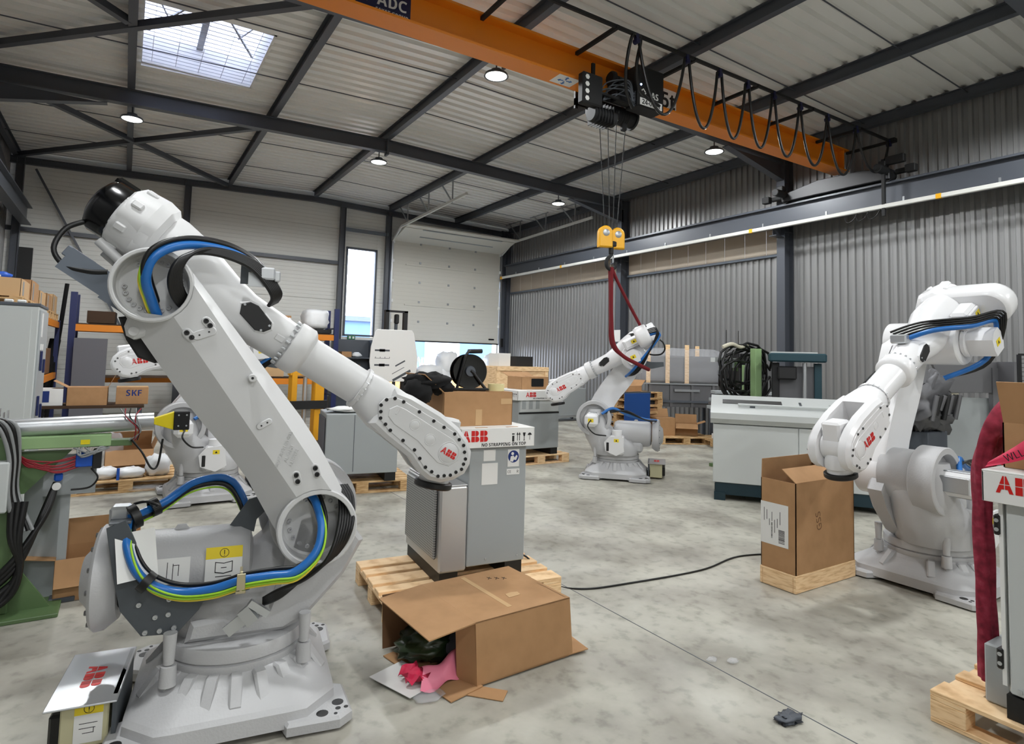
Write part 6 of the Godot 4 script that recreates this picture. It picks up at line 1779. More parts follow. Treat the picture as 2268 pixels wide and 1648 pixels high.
	b = MB.new(); b.lump(Vector3(5.85, 1.64, -17.85), Vector3(0.3, 0.15, 0.2), 0.4, 2, 3.0, 10, 14)
	single("white_packing", b, M.wrap, "heap of white packing beside the small box on the dark shelf", "packing")
	carton("small open brown box on the dark shelf's lower board", Vector3(5.7, 1.167, -17.85), -0.1, Vector3(0.3, 0.12, 0.25), [60, 40, -89, -20])
	o = thing("exit_sign", "small green running-man exit sign under the tall window", "sign", Vector3(5.86, 2.17, -18.475), 0.0)
	part("housing", bx(Vector3.ZERO, Vector3(0.24, 0.12, 0.05), 0.006), M.exit_green)
	part("figure", bx(Vector3(-0.05, 0, 0.026), Vector3(0.06, 0.07, 0.003), 0.001), M.label_white); part("doorway", bx(Vector3(0.06, 0, 0.026), Vector3(0.06, 0.07, 0.003)), M.label_white)
	single("white_notice", bx(Vector3(6.3, 2.05, -18.49), Vector3(0.3, 0.1, 0.02)), M.label_white, "narrow white notice beside the green exit sign", "notice")
	# ================= yellow stacker
	o = thing("pallet_stacker", "yellow and black pallet stacker half hidden behind the foreground forearm", "stacker", Vector3(2.3, 0, -9.2), 0.15)
	for x in [-0.22, 0.16]: part("mast", bx(Vector3(x, 0.72, 0), Vector3(0.14 if x > 0 else 0.08, 1.32, 0.14), 0.005), M.fork_yellow)
	part("cross_bar", bx(Vector3(-0.05, 0.9, 0.08), Vector3(0.62, 0.12, 0.05)), M.black)
	part("cross_bar", bx(Vector3(-0.03, 1.36, 0), Vector3(0.5, 0.06, 0.12)), M.fork_yellow)
	part("chassis", bx(Vector3(0.0, 0.22, 0.28), Vector3(0.6, 0.32, 0.5), 0.02), M.black)
	for x in [-0.2, 0.2]:
		part("fork_arm", bx(Vector3(x, 0.06, -0.7), Vector3(0.14, 0.05, 1.1), 0.01), M.fork_yellow)
		part("wheel", cy(Vector3(x - 0.03, 0.06, 0.35), Vector3(x + 0.03, 0.06, 0.35), 0.06, 14), M.rubber)
	part("ram", cy(Vector3(-0.04, 0.3, 0.0), Vector3(-0.04, 1.3, 0.0), 0.03, 12), M.alu)
	# ================= second cabinet, behind the forearm
	pallet("brown wooden pallet under the grey cabinet behind the foreground forearm", Vector3(2.55, 0, -7.55), -0.16, 1.2, 0.8, M.wood)
	cabinet("plain grey cabinet on a pallet behind the foreground forearm", Vector3(2.5, 0.146, -7.45), -0.16, false, 0.80, 0.85)
	part("side_hatch", bx(Vector3(-0.434, 0.46, 0), Vector3(0.012, 0.58, 0.6), 0.004), M.felt_grey)
	part("door_line", bx(Vector3(-0.1, 0.46, 0.3615), Vector3(0.006, 0.66, 0.003)), M.shade_metal)
	b = MB.new(); b.lump(Vector3(2.35, 0.98, -7.4), Vector3(0.5, 0.07, 0.4), 0.4, 6, 3.0, 8, 16)
	single("paper_heap", b, M.label_white, "white leaflets and film on top of the plain grey cabinet", "papers")
	# ================= rear left pallet with parts
	pallet("long brown pallet with wrapped parts before the half-hidden robot", Vector3(0.1, 0, -8.78), 0.0, 1.2, 0.9, M.wood)
	carton("low open brown box on the rear left pallet", Vector3(0.12, 0.146, -8.95), 0.03, Vector3(0.5, 0.28, 0.4), [20, -10, 150, -20])
	for k in [[0.42, 0.26, -8.55, 0.26, 0.24, "stack of bubble-wrapped parts at the right end of the rear left pallet"], [0.14, 0.2, -8.5, 0.28, 0.12, "bubble-wrapped part in the middle of the rear left pallet"], [-0.12, 0.21, -8.52, 0.26, 0.13, "bubble-wrapped part left of the middle on the rear left pallet"]]:
		b = MB.new(); b.lump(Vector3(k[0], k[1], k[2]), Vector3(k[3], k[4], 0.24), 0.3, int(k[0] * 50) + 40, 4.0, 14, 22, 3.0)
		single("bubble_wrap_parcel", b, M.wrap, k[5], "parcel")
	b = MB.new(); b.lump(Vector3(-0.1, 0.42, -8.9), Vector3(0.3, 0.4, 0.3), 0.25, 77, 3.0, 14, 20, 4.0)
	single("film_parcel", b, M.film, "tall parcel in clear film behind the low open box", "parcel")
	single("blue_strap", bx(Vector3(0.02, 0.2, -8.36), Vector3(0.03, 0.16, 0.01), 0.003), M.bright_blue, "blue strap end hanging over the rear left pallet's edge", "strap")
	for k in [[-0.42, "black bracket at the left end of the rear left pallet"], [-0.28, "black bracket second from the left on the rear left pallet"]]:
		b = MB.new(); b.box(Vector3(k[0], 0.2, -8.5), Vector3(0.09, 0.11, 0.12), 0.006); b.box(Vector3(k[0] - 0.02, 0.27, -8.5), Vector3(0.03, 0.08, 0.1), 0.004)
		single("metal_bracket", b, M.socket, k[1], "bracket")
	# goods on a bench behind the cylinder
	o = thing("work_bench", "low metal bench carrying boxes behind the aluminium cylinder", "bench", Vector3(-0.7, 0, -11.2), 0.0)
	part("worktop", bx(Vector3(0, 0.78, 0), Vector3(2.0, 0.04, 0.7), 0.004), M.dark_wood)
	for x in [-0.95, 0.95]:
		for z in [-0.3, 0.3]: part("leg", bx(Vector3(x, 0.38, z), Vector3(0.05, 0.76, 0.05)), M.shade_metal)
	o = shut_box("cardboard_box", "white box with a blue and yellow print on the low bench", Vector3(-0.93, 0.802, -11.1), 0.06, Vector3(0.42, 0.24, 0.4), M.label_white, "box", "", false)
	part("blue_print", bx(Vector3(-0.02, 0.13, 0.201), Vector3(0.14, 0.16, 0.002)), M.sign_blue); part("yellow_print", bx(Vector3(-0.16, 0.1, 0.201), Vector3(0.1, 0.18, 0.002)), M.yellow)
	carton("open brown carton in the middle of the low bench", Vector3(-0.42, 0.802, -11.1), 0.0, Vector3(0.5, 0.26, 0.4), [25, 60, -89, -89], M.cardboard)
	o = shut_box("cardboard_box", "brown carton with blue lettering at the right end of the low bench", Vector3(0.14, 0.802, -11.2), 0.0, Vector3(0.42, 0.26, 0.4), M.cardboard)
	words("SKF", 0.09, M.sign_blue, Transform3D(Basis.IDENTITY, Vector3(0.02, 0.17, 0.201)), null, true)
	# ================= the draped sheet on a black mast
	o = thing("lift_mast", "black lift mast rising above a hanging white sheet before the shutter", "stacker", Vector3(4.78, 0, -12.15), 0.0)
	for x in [-0.19, 0.22]: part("upright", bx(Vector3(x, 1.3, 0), Vector3(0.08, 2.6, 0.1)), M.black)
	part("top_bar", bx(Vector3(0.015, 2.58, 0), Vector3(0.5, 0.04, 0.1)), M.black)
	part("ram", cy(Vector3(0.02, 0.3, 0), Vector3(0.02, 2.5, 0), 0.035, 12), M.shade_metal); part("pulley", bx(Vector3(0.02, 2.42, 0.02), Vector3(0.09, 0.2, 0.1), 0.02), M.black)
	part("chassis", bx(Vector3(0, 0.25, 0.3), Vector3(0.8, 0.4, 0.6), 0.03), M.black)
	for x in [-0.3, 0.3]: part("wheel", cy(Vector3(x - 0.04, 0.08, 0.4), Vector3(x + 0.04, 0.08, 0.4), 0.08, 14), M.rubber)
	o = thing("paper_sheet", "large white sheet with assembly drawings hanging on the black mast", "sheet", Vector3(4.72, 1.62, -12.0), 0.0)
	b = MB.new()
	b.prism([Vector2(-0.42, 0.52), Vector2(-0.38, 0.56), Vector2(0.38, 0.57), Vector2(0.43, 0.5), Vector2(0.53, 0.0), Vector2(0.5, -0.5), Vector2(-0.46, -0.52), Vector2(-0.52, -0.1), Vector2(-0.5, 0.2)], 0.0, 0.02, 0.008)
	var sh := part("sheet", b, M.label_white)
	b = MB.new()
	b.X = Transform3D(Basis.IDENTITY, Vector3(0, 0, 0.0205))
	for y in [0.13, -0.17]: b.box(Vector3(-0.26, y, 0), Vector3(0.32, 0.035, 0.001)); b.box(Vector3(-0.26, y, 0), Vector3(0.12, 0.06, 0.001))
	b.box(Vector3(-0.26, -0.03, 0), Vector3(0.32, 0.008, 0.001))
	for k in 4: b.box(Vector3(-0.4 + k * 0.1, -0.015, 0), Vector3(0.01, 0.03, 0.001))
	for k in [[0.14, -0.13, 0.24, 0.03], [0.1, -0.28, 0.3, 0.012], [0.18, -0.38, 0.44, 0.05]]:
		b.X = Transform3D(Basis(Vector3(0, 0, 1), 0.5), Vector3(k[0], k[1], 0.0205)); b.box(Vector3.ZERO, Vector3(k[2], k[3], 0.001))
	part("drawing_print", b, M.plate_grey, sh)

func right_materials():
	mat("tool_red", Color(0.62, 0.03, 0.04), 0.35)
	mat("hose_beige", Color(0.78, 0.76, 0.68), 0.5)
	mat("teal", Color(0.10, 0.24, 0.28), 0.45)
	mat("cloth_blue", Color(0.06, 0.26, 0.52), 0.8)
	mat("raw_steel", Color(0.42, 0.42, 0.43), 0.5, 0.5)

func shutter():
	# ---- half-open sectional door with its tracks
	var d := thing("door_1", "cream sectional shutter door, half open in the rear wall", "door", Vector3(9.06, 0, -18.36), 0.0, "", "structure")
	var ys := [2.16, 2.8, 3.44, 4.08, 4.72, 5.34]
	for i in 5:
		var y0: float = ys[i]; var y1: float = ys[i + 1]
		var b := MB.new()
		b.box(Vector3(0, (y0 + y1) / 2, -0.02), Vector3(4.0, y1 - y0, 0.04))
		for k in 5:
			var h := (y1 - y0) / 5
			b.box(Vector3(0, y0 + h * (k + 0.5), 0.002), Vector3(3.98, h - 0.012, 0.006), 0.002)
		var p := part("panel", b, M.door_white, d)
		for x in [-1.05, 0.0, 1.0]: part("hinge", bx(Vector3(x, y1 - 0.03, 0.012), Vector3(0.07, 0.07, 0.02), 0.005), M.galv, p)
		for x in [-1.99, 1.99]: part("roller", bx(Vector3(x, y1 - 0.04, 0.02), Vector3(0.07, 0.1, 0.04), 0.008), M.label_white, p)
	for y in [4.6, 3.3]: part("strut", bx(Vector3(-0.08, y, 0.02), Vector3(2.95, 0.045, 0.03), 0.004), M.door_white, d)
	part("bottom_seal", bx(Vector3(0, 2.14, 0), Vector3(4.0, 0.04, 0.05)), M.rubber, d)
	part("handle", bx(Vector3(1.72, 2.3, 0.02), Vector3(0.22, 0.05, 0.03), 0.008), M.rubber, d)
	var b2 := MB.new()
	b2.bar(Vector3(0, 5.35, 0.0), Vector3(0, 5.62, 0.95), 4.0, 0.04)
	var tp := part("panel", b2, M.door_white, d)
	b2 = MB.new(); b2.bar(Vector3(0, 5.63, 0.96), Vector3(0, 5.66, 1.2), 4.0, 0.04)
	part("panel", b2, M.door_white, d)
	for k in [[0.45, 2.7], [0.92, 2.9]]:
		b2 = MB.new(); b2.bar(Vector3(-k[1] / 2 + 0.05, 5.335 + k[0] * 0.284, k[0]), Vector3(k[1] / 2 + 0.05, 5.335 + k[0] * 0.284, k[0]), 0.08, 0.03)
		part("strut", b2, M.ral_mid, tp)
	for s in [-1, 1]:
		var x: float = s * 2.04
		part("track", bx(Vector3(x, 2.7, 0.02), Vector3(0.05, 5.2, 0.08)), M.galv, d)
		b2 = MB.new(); b2.bar(Vector3(x, 5.3, 0.02), Vector3(x, 5.66, 0.75), 0.05, 0.06); b2.bar(Vector3(x, 5.66, 0.75), Vector3(x, 5.76, 5.0), 0.05, 0.07)
		part("track", b2, M.rail_white, d)
		for k in 3:
			var z := 1.2 + k * 1.5
			b2 = MB.new(); b2.bar(Vector3(x, 5.7, z), Vector3(x, 6.35, z), 0.03, 0.03, Vector3(0, 0, 1)); b2.bar(Vector3(x, 5.7, z), Vector3(x, 6.35, z - 0.7), 0.03, 0.03); b2.bar(Vector3(x, 6.33, z + 0.1), Vector3(x, 6.33, z - 0.9), 0.04, 0.03)
			part("hanger", b2, M.galv, d)
	part("chain_box", bx(Vector3(2.12, 2.2, 0.05), Vector3(0.1, 0.3, 0.1), 0.01), M.rubber, d)

func wrapped_robot(label: String, at: Vector3, turn: float):
	var o := thing("wrapped_robot", label, "robot", at, turn)
	var b := MB.new()
	b.lump(Vector3(0, 0.3, 0), Vector3(1.1, 0.5, 0.9), 0.12, 3, 2.0, 16, 24, 4.0)
	b.lump(Vector3(-0.1, 0.85, 0), Vector3(0.75, 0.95, 0.65), 0.18, 7, 2.4, 18, 24, 3.0)
	b.lump(Vector3(0.2, 1.45, 0), Vector3(0.65, 0.7, 0.6), 0.18, 12, 2.6, 18, 24, 3.0)
	b.lump(Vector3(-0.45, 1.15, 0.05), Vector3(0.9, 0.5, 0.5), 0.2, 16, 2.6, 16, 22, 3.0)
	part("plastic_wrap", b, M.wrap)
	part("grey_base", bx(Vector3(0, 0.06, 0), Vector3(0.9, 0.12, 0.8), 0.02), M.cast)
	part("white_tag", bx(Vector3(0.2, 1.42, 0.34), Vector3(0.14, 0.2, 0.004)), M.label_white)

func right_side():
	shutter()
	wrapped_robot("robot wrapped in white plastic standing left before the shutter opening", Vector3(7.95, 0, -16.4), 0.2)
	wrapped_robot("robot wrapped in white plastic behind the cable reel, right of the other wrapped one", Vector3(9.75, 0, -16.7), 0.1)
	# ---- cabinet with lid at mid distance
	pallet("wooden pallet under the grey cabinet at mid distance", Vector3(5.66, 0, -8.35), 0.0, 1.1, 0.8, M.wood_new)
	var o := cabinet("mid-grey cabinet on a pallet at mid distance, left of the hanging robot", Vector3(5.6, 0.146, -8.32), 0.0, false, 0.86, 0.78)
	part("top_module", bx(Vector3(0.0, 0.78, 0.364), Vector3(0.74, 0.2, 0.012), 0.004), M.ral_grey)
	for i in 3: part("window_slot", bx(Vector3(-0.3 + i * 0.13, 0.79, 0.372), Vector3(0.07, 0.13, 0.006), 0.002), M.ral_mid)
	part("black_gap", bx(Vector3(0, 0.66, 0.362), Vector3(0.77, 0.025, 0.006)), M.black)
	lid("white printed cardboard lid on the mid-distance cabinet", Vector3(5.58, 1.008, -8.32), 0.0, 0.84, 0.8, 0.15, 0.12)
	o = carton("brown box with a black bag over it on the mid-distance cabinet's lid", Vector3(5.7, 1.16, -8.45), 0.05, Vector3(0.55, 0.2, 0.4), [-89, -89, -89, 70])
	var b := MB.new(); b.box(Vector3(5.75, 1.27, -8.24), Vector3(0.24, 0.13, 0.02), 0.008)
	single("black_cloth", b, M.cloth_black, "black cloth hung over the front of the mid-distance box", "cloth")
	# ---- plywood case and white carton behind
	o = thing("plywood_case", "large pale plywood case behind the mid-distance cabinet", "case", Vector3(6.55, 0, -10.3), 0.0)
	part("body", bx(Vector3(0, 0.75, 0), Vector3(1.2, 1.5, 0.8), 0.006), M.wood_new)
	for x in [-0.56, 0.0, 0.56]: part("batten", bx(Vector3(x, 0.75, 0.41), Vector3(0.08, 1.5, 0.02)), M.wood_new)
	for y in [0.05, 1.46]: part("batten", bx(Vector3(0, y, 0.422), Vector3(1.2, 0.08, 0.02)), M.wood_new)
	shut_box("white_box", "small white carton on top of the plywood case", Vector3(6.2, 1.502, -10.2), 0.2, Vector3(0.3, 0.25, 0.3), M.label_white, "box", "", false)
	shut_box("black_case", "black equipment case beside the white carton on the plywood case", Vector3(6.75, 1.502, -10.3), 0.0, Vector3(0.4, 0.2, 0.3), M.socket, "case", "", false)
	# ---- dark trolley
	o = thing("tool_trolley", "low grey trolley on castors behind the hanging robot's flange", "trolley", Vector3(10.3, 0, -13.5), 0.0)
	part("panel", bx(Vector3(0, 0.52, 0), Vector3(1.1, 0.74, 0.6), 0.01), M.ral_mid)
	part("frame", bx(Vector3(0, 0.13, 0), Vector3(1.14, 0.05, 0.64)), M.alu)
	for x in [-0.5, 0.5]:
		for z in [-0.25, 0.25]: part("castor", cy(Vector3(x - 0.02, 0.055, z), Vector3(x + 0.02, 0.055, z), 0.055, 12), M.rubber)
	b = MB.new(); b.lump(Vector3(10.2, 0.97, -13.5), Vector3(0.8, 0.16, 0.4), 0.5, 4, 3.0, 12, 18)
	single("white_packing", b, M.wrap, "white packing piled on the low grey trolley", "packing")
	# ---- blue sheet and pallets behind the hanging robot
	o = thing("pallet_stack_cover", "blue cloth cover hanging in front of the pallet stack", "cover", Vector3(8.97, 0, -9.25), 0.0)
	part("sheet", bx(Vector3(0, 0.6, 0), Vector3(0.72, 0.82, 0.03), 0.01), M.cloth_blue)
	part("rail", bx(Vector3(0, 1.02, -0.02), Vector3(0.76, 0.04, 0.04)), M.shade_metal); part("post", bx(Vector3(-0.3, 0.5, -0.03), Vector3(0.04, 1.0, 0.03)), M.shade_metal); part("post", bx(Vector3(0.3, 0.5, -0.03), Vector3(0.04, 1.0, 0.03)), M.shade_metal)
	for i in 7: pallet(["lowest", "second", "third", "fourth", "fifth", "sixth", "topmost"][i] + " pallet of the brown stack behind the blue cover", Vector3(9.35 + 0.02 * (i % 2), 0.146 * i, -9.8), 0.03 * (i % 3 - 1), 1.0, 0.8, M.wood, "pallets of the stack")
	carton("open brown box on top of the pallet stack", Vector3(9.15, 1.025, -9.75), 0.2, Vector3(0.5, 0.12, 0.4), [50, 70, -89, -20])
	# ---- pallets with cartons along the right wall
	pallet("worn pallet with cartons before the film-wrapped crate", Vector3(9.95, 0, -9.0), -0.45, 1.2, 0.8, M.wood)
	pallet("worn pallet half hidden by the grey console", Vector3(10.75, 0, -8.3), -0.4, 1.3, 0.8, M.wood)
	carton("upright brown carton on the worn pallet, left one", Vector3(9.65, 0.146, -9.2), -0.4, Vector3(0.42, 0.36, 0.36), [999, 999, -89, 20])
	carton("tilted open carton in the middle of the worn pallet", Vector3(10.15, 0.146, -9.0), -0.8, Vector3(0.45, 0.24, 0.36), [70, 80, 120, 10])
	carton("brown carton with black tape on the pallet beside the console", Vector3(10.75, 0.146, -8.2), -0.4, Vector3(0.42, 0.34, 0.36), [-89, -89, -89, -89])
	shut_box("black_case", "black and red case on the carton beside the console", Vector3(10.75, 0.487, -8.2), -0.4, Vector3(0.36, 0.2, 0.3), M.socket, "case", "", false)
	shut_box("foam_block", "long white foam block on the pallet beside the console", Vector3(10.45, 0.146, -8.12), -0.4, Vector3(0.7, 0.1, 0.2), M.label_white, "foam", "", false)
	# ---- wrapped crate on a steel frame
	o = thing("wrapped_crate", "tall crate of pale battens wrapped in clear film by the right wall", "crate", Vector3(10.45, 1.22, -9.5), -0.56)
	for i in 4: part("batten", bx(Vector3(-0.75 + i * 0.42, 0.4, 0.33 if i < 3 else -0.3), Vector3(0.09, 0.86, 0.03), 0.003), M.wood_new)
	part("load", bx(Vector3(0.02, 0.3, 0), Vector3(1.6, 0.58, 0.55), 0.03), M.raw_steel)
	b = MB.new(); b.lump(Vector3(0.0, 0.36, 0), Vector3(1.85, 0.78, 0.76), 0.07, 5, 4.0, 20, 40, 9.0)
	part("film_wrap", b, M.film)
	o = thing("steel_frame", "grey welded steel box frame carrying the film-wrapped crate", "frame", Vector3(10.45, 0, -9.5), -0.56)
	part("plate", bx(Vector3(0, 0.95, 0.28), Vector3(1.5, 0.5, 0.03)), M.raw_steel)
	part("top_plate", bx(Vector3(0, 1.2, 0), Vector3(1.75, 0.03, 0.7)), M.galv)
	for i in 4: part("rib", bx(Vector3(-0.7 + i * 0.46, 0.95, 0.31), Vector3(0.06, 0.5, 0.04)), M.raw_steel)
	part("cross_rail", bx(Vector3(0, 0.82, 0.315), Vector3(1.5, 0.05, 0.05)), M.shade_metal); part("bright_rail", bx(Vector3(0.1, 1.06, 0.32), Vector3(0.55, 0.05, 0.04)), M.galv)
	for x in [-0.65, 0.65]:
		for z in [-0.25, 0.25]: part("leg", bx(Vector3(x, 0.36, z), Vector3(0.07, 0.72, 0.07)), M.shade_metal)
	# ---- steel profiles beside
	o = thing("profile_stack", "stack of long grey metal profiles behind the console", "profiles", Vector3(10.5, 0, -7.7), -0.6)
	for i in 5: part("profile", bx(Vector3(0.02 * i, 0.80 + i * 0.075, 0.04 * (i % 2)), Vector3(1.6, 0.06, 0.3), 0.004), M.raw_steel if i % 2 else M.ral_mid)
	for x in [-0.6, 0.6]: part("trestle", bx(Vector3(x, 0.385, 0), Vector3(0.08, 0.77, 0.4)), M.machine_green)
	single("black_crates", bx(Vector3(11.1, 0.95, -8.45), Vector3(0.35, 1.88, 0.4), 0.02), M.black, "tall stack of black plastic crates behind the profiles", "crates")
	# ---- green post with coiled hoses
	o = thing("hose_post", "pale green steel post draped with coiled black hoses", "post", Vector3(8.35, 0, -6.35), 0.0)
	part("post", bx(Vector3(0, 0.98, 0.34), Vector3(0.15, 1.86, 0.1), 0.004), M.pale_green); part("post", bx(Vector3(0.5, 0.85, -0.2), Vector3(0.12, 1.6, 0.1), 0.004), M.pale_green)
	part("foot", bx(Vector3(0.2, 0.025, 0.05), Vector3(0.9, 0.05, 0.8)), M.machine_green)
	part("cross_arm", bx(Vector3(-0.25, 1.72, 0), Vector3(0.7, 0.07, 0.08)), M.ral_grey)
	var rng := RandomNumberGenerator.new(); rng.seed = 14
	for i in 9:
		var P := []
		var r := rng.randf_range(0.3, 0.42); var cx := -0.05 + rng.randf_range(-0.15, 0.15); var cyy := 1.62 + rng.randf_range(-0.1, 0.12)
		for k in 17:
			var a := TAU * k / 16.0
			P.append(Vector3(cx + r * 1.25 * cos(a), cyy + r * (0.75 + 0.25 * sin(a * 2.0 + i)) * sin(a) - (0.12 if sin(a) < 0 else 0.0), 0.1 + 0.02 * i + 0.05 * sin(a * 3.0 + i)))
		b = MB.new(); b.tube(P, 0.02, 8)
		part("coiled_hose", b, M.rubber)
	for i in 5:
		var P := []
		for k in 13:
			var a := TAU * k / 12.0
			P.append(Vector3(0.42 + 0.16 * cos(a) + 0.02 * i, 1.35 + 0.5 * sin(a), -0.05 + 0.03 * i))
		b = MB.new(); b.tube(P, 0.022, 8)
		part("coiled_hose", b, M.rubber)
	hose("white_cable", M.hose_beige, [Vector3(-0.55, 1.92, 0.15), Vector3(-0.4, 1.97, 0.2), Vector3(-0.2, 1.93, 0.2), Vector3(0.05, 1.98, 0.15)], 0.03)
	hose("hanging_hose", M.rubber, [Vector3(-0.6, 1.5, 0.12), Vector3(-0.45, 1.2, 0.15), Vector3(-0.1, 0.95, 0.2), Vector3(0.4, 0.95, 0.15), Vector3(0.6, 1.05, 0.1)], 0.018)
	hose("hanging_hose", M.rubber, [Vector3(-0.2, 1.4, 0.12), Vector3(-0.28, 1.15, 0.15), Vector3(-0.15, 0.95, 0.2)], 0.018)
	for i in 6: part("valve", bx(Vector3(-0.5 + i * 0.09, 1.62 + 0.05 * (i % 2), 0.07), Vector3(0.06, 0.14, 0.06), 0.008), [M.ral_mid, M.machine_green, M.socket][i % 3])
	for x in [-0.28, 0.02]: part("thin_rod", cy(Vector3(x, 1.75, 0), Vector3(x, 2.2, 0), 0.006, 6), M.rubber)
	# ---- teal-topped machine and dark jig
	o = thing("press_machine", "small machine with a dark teal top beside the second wall column", "machine", Vector3(8.55, 0, -5.45), -0.9)
	part("top_housing", bx(Vector3(0, 1.78, 0), Vector3(0.78, 0.13, 0.32), 0.02), M.teal)
	part("top_plate", bx(Vector3(-0.05, 1.855, 0), Vector3(0.64, 0.02, 0.26)), M.ral_grey)
	for x in [-0.29, 0.29]: part("column", bx(Vector3(x, 0.85, -0.06), Vector3(0.1, 1.7, 0.12), 0.006), M.teal if x > 0 else M.socket)
	part("back_panel", bx(Vector3(0, 1.3, -0.08), Vector3(0.5, 0.7, 0.06)), M.raw_steel); part("drive_box", bx(Vector3(-0.14, 1.55, 0.03), Vector3(0.26, 0.2, 0.2), 0.02), M.socket)
	part("rod", cy(Vector3(0.1, 0.9, 0.06), Vector3(0.1, 1.7, 0.06), 0.03, 12), M.alu)
	part("table", bx(Vector3(0, 0.88, 0.05), Vector3(0.9, 0.08, 0.5), 0.01), M.raw_steel); part("base", bx(Vector3(0, 0.05, 0), Vector3(0.95, 0.1, 0.5), 0.01), M.teal)
	o = thing("welding_jig", "dark slanted jig with cables beside the teal-topped machine", "machine", Vector3(9.6, 0, -4.95), -0.7)
	b = MB.new(); b.bar(Vector3(-0.45, 0.95, 0), Vector3(0.35, 1.6, 0), 0.16, 0.14)
	part("slide", b, M.raw_steel)
	b = MB.new(); b.box(Vector3(0.28, 1.48, 0.05), Vector3(0.3, 0.26, 0.2), 0.03); b.box(Vector3(0.1, 1.3, 0.06), Vector3(0.2, 0.22, 0.16), 0.02)
	part("head", b, M.socket)
	part("disc", cy(Vector3(0.2, 1.5, 0.16), Vector3(0.2, 1.5, 0.2), 0.06, 16), M.alu)
	part("stand", bx(Vector3(0, 0.45, 0), Vector3(0.9, 0.9, 0.4), 0.01), M.machine_green)
	for i in 4: hose("cable", M.rubber, [Vector3(-0.6, 0.98, 0.1), Vector3(-0.2, 1.25 + 0.03 * i, 0.14), Vector3(0.15, 1.62 + 0.02 * i, 0.12), Vector3(0.42, 1.66, 0.08), Vector3(0.6, 1.5, 0.06), Vector3(0.62, 1.1, 0.05)], 0.016)
	# ---- grey operator console
	o = thing("control_console", "wide light grey operator console on a dark petrol base", "console", Vector3(7.04, 0, -4.51), -0.9)
	part("base_frame", bx(Vector3(0, 0.14, 0), Vector3(1.86, 0.14, 0.66)), M.petrol)
	for x in [-0.88, 0.88]:
		for z in [-0.28, 0.28]: part("base_foot", bx(Vector3(x, 0.05, z), Vector3(0.13, 0.1, 0.12)), M.petrol)
	part("body", bx(Vector3(0, 0.57, -0.01), Vector3(1.92, 0.72, 0.68), 0.006), M.ral_grey)
	for k in 2: part("door", bx(Vector3(-0.48 + 0.96 * k, 0.565, 0.337), Vector3(0.952, 0.70, 0.016), 0.004), M.ral_grey)
	part("door_handle", bx(Vector3(0.06, 0.5, 0.35), Vector3(0.045, 0.14, 0.02), 0.006), M.ral_mid)
	b = MB.new()
	b.prism([Vector2(-0.42, 0.93), Vector2(0.36, 0.93), Vector2(0.42, 0.99), Vector2(0.42, 1.06), Vector2(-0.30, 1.24), Vector2(-0.42, 1.24)], -0.99, 0.99, 0.0)
	var dk := part("desk_top", b, M.ral_grey)
	dk.rotation.y = -PI / 2
	var S := Transform3D(Basis(Vector3(1, 0, 0), -atan2(0.72, 0.18)), Vector3(0, 1.15, 0.06))
	part("screen_cutout", bx(Vector3.ZERO, Vector3(0.7, 0.16, 0.006)), M.black).transform = S * Transform3D(Basis.IDENTITY, Vector3(-0.5, 0.1, 0.004))
	var gr := part("front_rail", bx(Vector3.ZERO, Vector3(1.4, 0.03, 0.03), 0.006), M.pale_green)
	gr.transform = S * Transform3D(Basis.IDENTITY, Vector3(0.03, -0.1, 0.03)); gr.material_override = M.ral_grey
	for x in [-0.5, 0.6]: part("rail_post", bx(Vector3.ZERO, Vector3(0.06, 0.04, 0.03)), M.plate_grey).transform = S * Transform3D(Basis.IDENTITY, Vector3(x, -0.1, 0.01))
	for i in 3: part("button", bx(Vector3.ZERO, Vector3(0.03, 0.02, 0.01), 0.003), M.plate_grey).transform = S * Transform3D(Basis.IDENTITY, Vector3(0.06, 0.15 - i * 0.05, 0.006))
	part("type_label", bx(Vector3.ZERO, Vector3(0.14, 0.05, 0.003)), M.ral_mid).transform = S * Transform3D(Basis.IDENTITY, Vector3(0.45, 0.1, 0.004))
	part("shadow_gap", bx(Vector3(0, 0.928, 0.0), Vector3(1.9, 0.016, 0.66)), M.shade_metal)
	# ---- red tool cabinets, hoses and boxes by the right wall
	o = thing("tool_cabinet", "red tool cabinet with a white emblem behind the right robot", "tool cabinet", Vector3(9.7, 0, -4.2), -0.35)
	part("body", bx(Vector3(0, 0.47, 0), Vector3(1.1, 0.86, 0.5), 0.012), M.tool_red)
	part("black_top", bx(Vector3(0, 0.93, 0), Vector3(1.14, 0.07, 0.54), 0.01), M.black)
	part("front_panel", bx(Vector3(0.0, 0.55, 0.255), Vector3(0.8, 0.62, 0.012), 0.004), M.tool_red)
	var em := part("emblem_plate", bx(Vector3(0.12, 0.58, 0.264), Vector3(0.42, 0.28, 0.006)), M.label_white)
	part("emblem_field", bx(Vector3(0.12, 0.58, 0.268), Vector3(0.38, 0.24, 0.004)), M.sling_red, em)
	b = MB.new()
	for i in 3: b.box(Vector3(0.04, 0.55 + i * 0.045, 0.271), Vector3(0.16, 0.022, 0.003))
	b.box(Vector3(0.19, 0.58, 0.271), Vector3(0.1, 0.12, 0.003), 0.001)
	part("emblem_mark", b, M.label_white, em)
	for x in [-0.48, 0.48]: part("castor", cy(Vector3(x, 0.03, -0.02), Vector3(x, 0.03, 0.02), 0.03, 10), M.rubber)
	o = thing("tool_cabinet", "plain red tool cabinet with a grey top further right, beside the emblem one", "tool cabinet", Vector3(10.95, 0, -3.75), -0.35)
	part("body", bx(Vector3(0, 0.4, 0), Vector3(1.0, 0.76, 0.5), 0.012), M.tool_red)
	part("grey_top", bx(Vector3(0, 0.8, 0), Vector3(1.1, 0.05, 0.56), 0.01), M.shade_metal)
